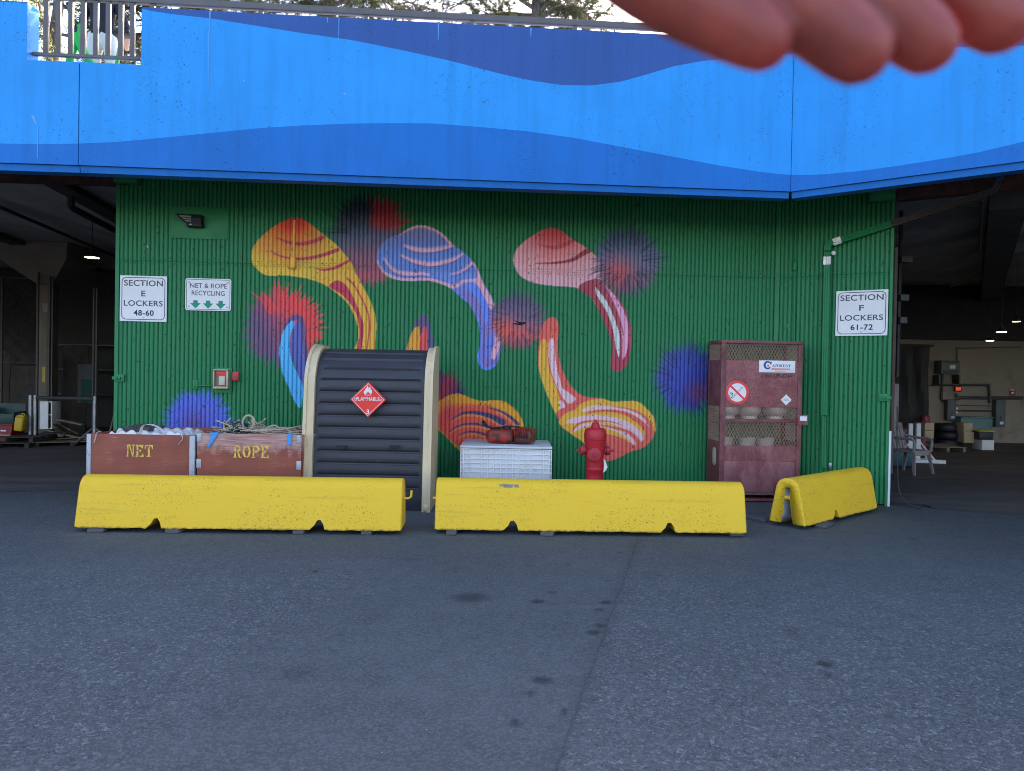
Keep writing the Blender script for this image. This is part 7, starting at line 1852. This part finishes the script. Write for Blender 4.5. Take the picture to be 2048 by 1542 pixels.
def broadleaf(px, Y, label, seed):
    g = random.Random(seed); base = at(px, 60, Y); t = thing('broadleaf_tree', label, 'tree', (base.x, Y, DECK))
    tr, nd, nf = MB(), [], []
    tr.tube([(-.5, .3, 0), (-.42, .3, 1.2), (-.35, .25, 2.2), (-.15, .1, 3.4), (.1, .0, 4.8), (.2, 0, 6.5)], [.16, .14, .12, .10, .07, .03], 10)
    lm = MB()
    for k in range(30):
        z = g.uniform(1.5, 6.0); x0 = np.interp(z, [0, 2.2, 3.4, 4.8, 6.5], [-.5, -.35, -.15, .1, .2]); a = g.uniform(0, 6.28); ln = g.uniform(.9, 2.2)
        d = Vector((math.cos(a), math.sin(a), g.uniform(-.05, .5))); p0 = Vector((x0, .1, z)); pts = [p0 + d * ln * q / 6 + Vector((g.gauss(0, .05), g.gauss(0, .05), g.gauss(0, .05))) for q in range(7)]
        lm.tube(pts, [.035 * (1 - .85 * q / 6) for q in range(7)], 5)
        for q in range(1, 7):
            for _ in range(4):
                tw = Vector((g.gauss(0, 1), g.gauss(0, 1), g.gauss(0, .7))).normalized(); l2 = g.uniform(.15, .5); e = pts[q] + tw * l2; lm.tube([pts[q], e], [.008, .004], 4, cap=False)
                for _ in range(9):
                    c = pts[q].lerp(e, g.uniform(.2, 1.1)) + Vector((g.gauss(0, .04), g.gauss(0, .04), g.gauss(0, .04)))
                    u = Vector((g.gauss(0, 1), g.gauss(0, 1), g.gauss(-.4, .8))).normalized() * g.uniform(.03, .055); w_ = u.cross(Vector((g.random() - .5, g.random() - .5, g.random() - .5))).normalized() * u.length * .42
                    o = len(nd); nd.extend([tuple(c), tuple(c + u * .55 + w_), tuple(c + u * 1.15), tuple(c + u * .55 - w_)]); nf.append((o, o + 1, o + 2, o + 3))
    tr.build('trunk', M_BARK, t); lm.build('limbs', M_BARK, t)
    me = bpy.data.meshes.new('crown'); me.from_pydata(nd, [], nf); me.materials.append(M_LEAF); o = bpy.data.objects.new('crown', me); COL.objects.link(o); o.parent = t
broadleaf(120, 14.5, 'sunlit yellow green broadleaf tree behind the railing gap', 6)

# ------------------------------------------------------------------ the photographer's hand, held up beside the lens
HD = .205
def hp_(px, py, d=HD): return at(px, py, d)
def chain(pts, radii, sub=1):
    """A tapered limb as stacked rings, closed with round ends."""
    c = catmull([tuple(p) for p in pts], 5); rs = np.interp(np.linspace(0, 1, len(c)), np.linspace(0, 1, len(radii)), radii)
    return c, list(rs)
hand_mb = MB()
def limb(pts, radii, n=16):
    c, rs = chain(pts, radii)
    d0, d1 = (c[0] - c[1]).normalized(), (c[-1] - c[-2]).normalized()
    caps = [math.sin(k) for k in (R(30), R(60), R(85))]
    pre = [(c[0] + d0 * rs[0] * math.cos(a), rs[0] * math.sin(a)) for a in (R(5), R(30), R(60))]
    post = [(c[-1] + d1 * rs[-1] * math.cos(a), rs[-1] * math.sin(a)) for a in (R(60), R(30), R(5))]
    allp = pre + list(zip(c, rs)) + post
    hand_mb.tube([p for p, _ in allp], [r_ for _, r_ in allp], n)
# finger tips, middle joints, knuckles (photo pixels at their own depth); thumb side nearest the left
fing = [((1520, 78, .205), (1424, 22, .207), (1305, -46, .212), (1090, -190, .222), (.0088, .0110, .0124, .0120)),
        ((1712, 98, .207), (1606, 14, .209), (1470, -96, .214), (1215, -275, .225), (.0098, .0112, .0114, .0118)),
        ((1850, 84, .210), (1752, -4, .212), (1630, -118, .217), (1350, -360, .228), (.0090, .0106, .0110, .0115)),
        ((1996, 40, .213), (1905, -40, .216), (1795, -150, .221), (1500, -440, .232), (.0096, .0104, .0104, .0110))]
wr = hp_(500, -900, .25)
for tp_, dj, mj, kn, rad in fing:
    pts = [hp_(*tp_), hp_(*dj), hp_(*mj), hp_(*kn)]
    limb(pts, rad)
    limb([pts[3], pts[3].lerp(wr, .5), wr.lerp(pts[3], .12)], [.0125, .0150, .017])
th0 = hp_(820, -420, .235)
limb([wr.lerp(th0, .3), th0, hp_(980, -300, .225), hp_(1120, -260, .215), hp_(1200, -300, .21)], [.018, .015, .0115, .0105, .0085])
elbow = wr + Vector((-.10, -.24, -.10))
limb([wr.lerp(hp_(1200, -300, .23), .1), wr, wr.lerp(elbow, .35), elbow], [.024, .025, .032, .042])
hand = hand_mb.build('hand', surf('reddish_skin', (.5, .25, .19), .5))
rm = hand.modifiers.new('union', 'REMESH'); rm.mode = 'VOXEL'; rm.voxel_size = .0011; rm.use_smooth_shade = True
sm_ = hand.modifiers.new('soften', 'SMOOTH'); sm_.factor = .5; sm_.iterations = 5
bpy.context.view_layer.update()
me = bpy.data.meshes.new_from_object(hand.evaluated_get(bpy.context.evaluated_depsgraph_get())); hand.modifiers.clear(); hand.data = me
m, nt, b = new_mat('hand_skin')
v = coords(nt)
c = mix(nt, ramp(nt, noise(nt, v, 38, 4, .6), .32, .68), (.19, .034, .024), (.34, .072, .052))
L(nt, c, b.inputs['Base Color']); b.inputs['Roughness'].default_value = .5
b.inputs['Subsurface Weight'].default_value = .8; b.inputs['Subsurface Radius'].default_value = (1.0, .07, .035); b.inputs['Subsurface Scale'].default_value = .024
bump(nt, b, noise(nt, v, 900, 3), .15, .0005)
me.materials.clear(); me.materials.append(m)
for f in me.polygons: f.use_smooth = True
tag(hand, 'reddish blurred hand close to the camera, fingers reaching in from the top right', 'hand')
# nails on the far side and a cuff at the forearm
mb = MB()
cu_ = [wr.lerp(elbow, k) for k in (.42, .7, 1.0, 1.02)]
mb.tube(cu_, [.044, .047, .054, .03], 20); mb.build('sleeve_cuff', surf('dark_sleeve', (.03, .032, .04), .85, bumps=.4), hand)
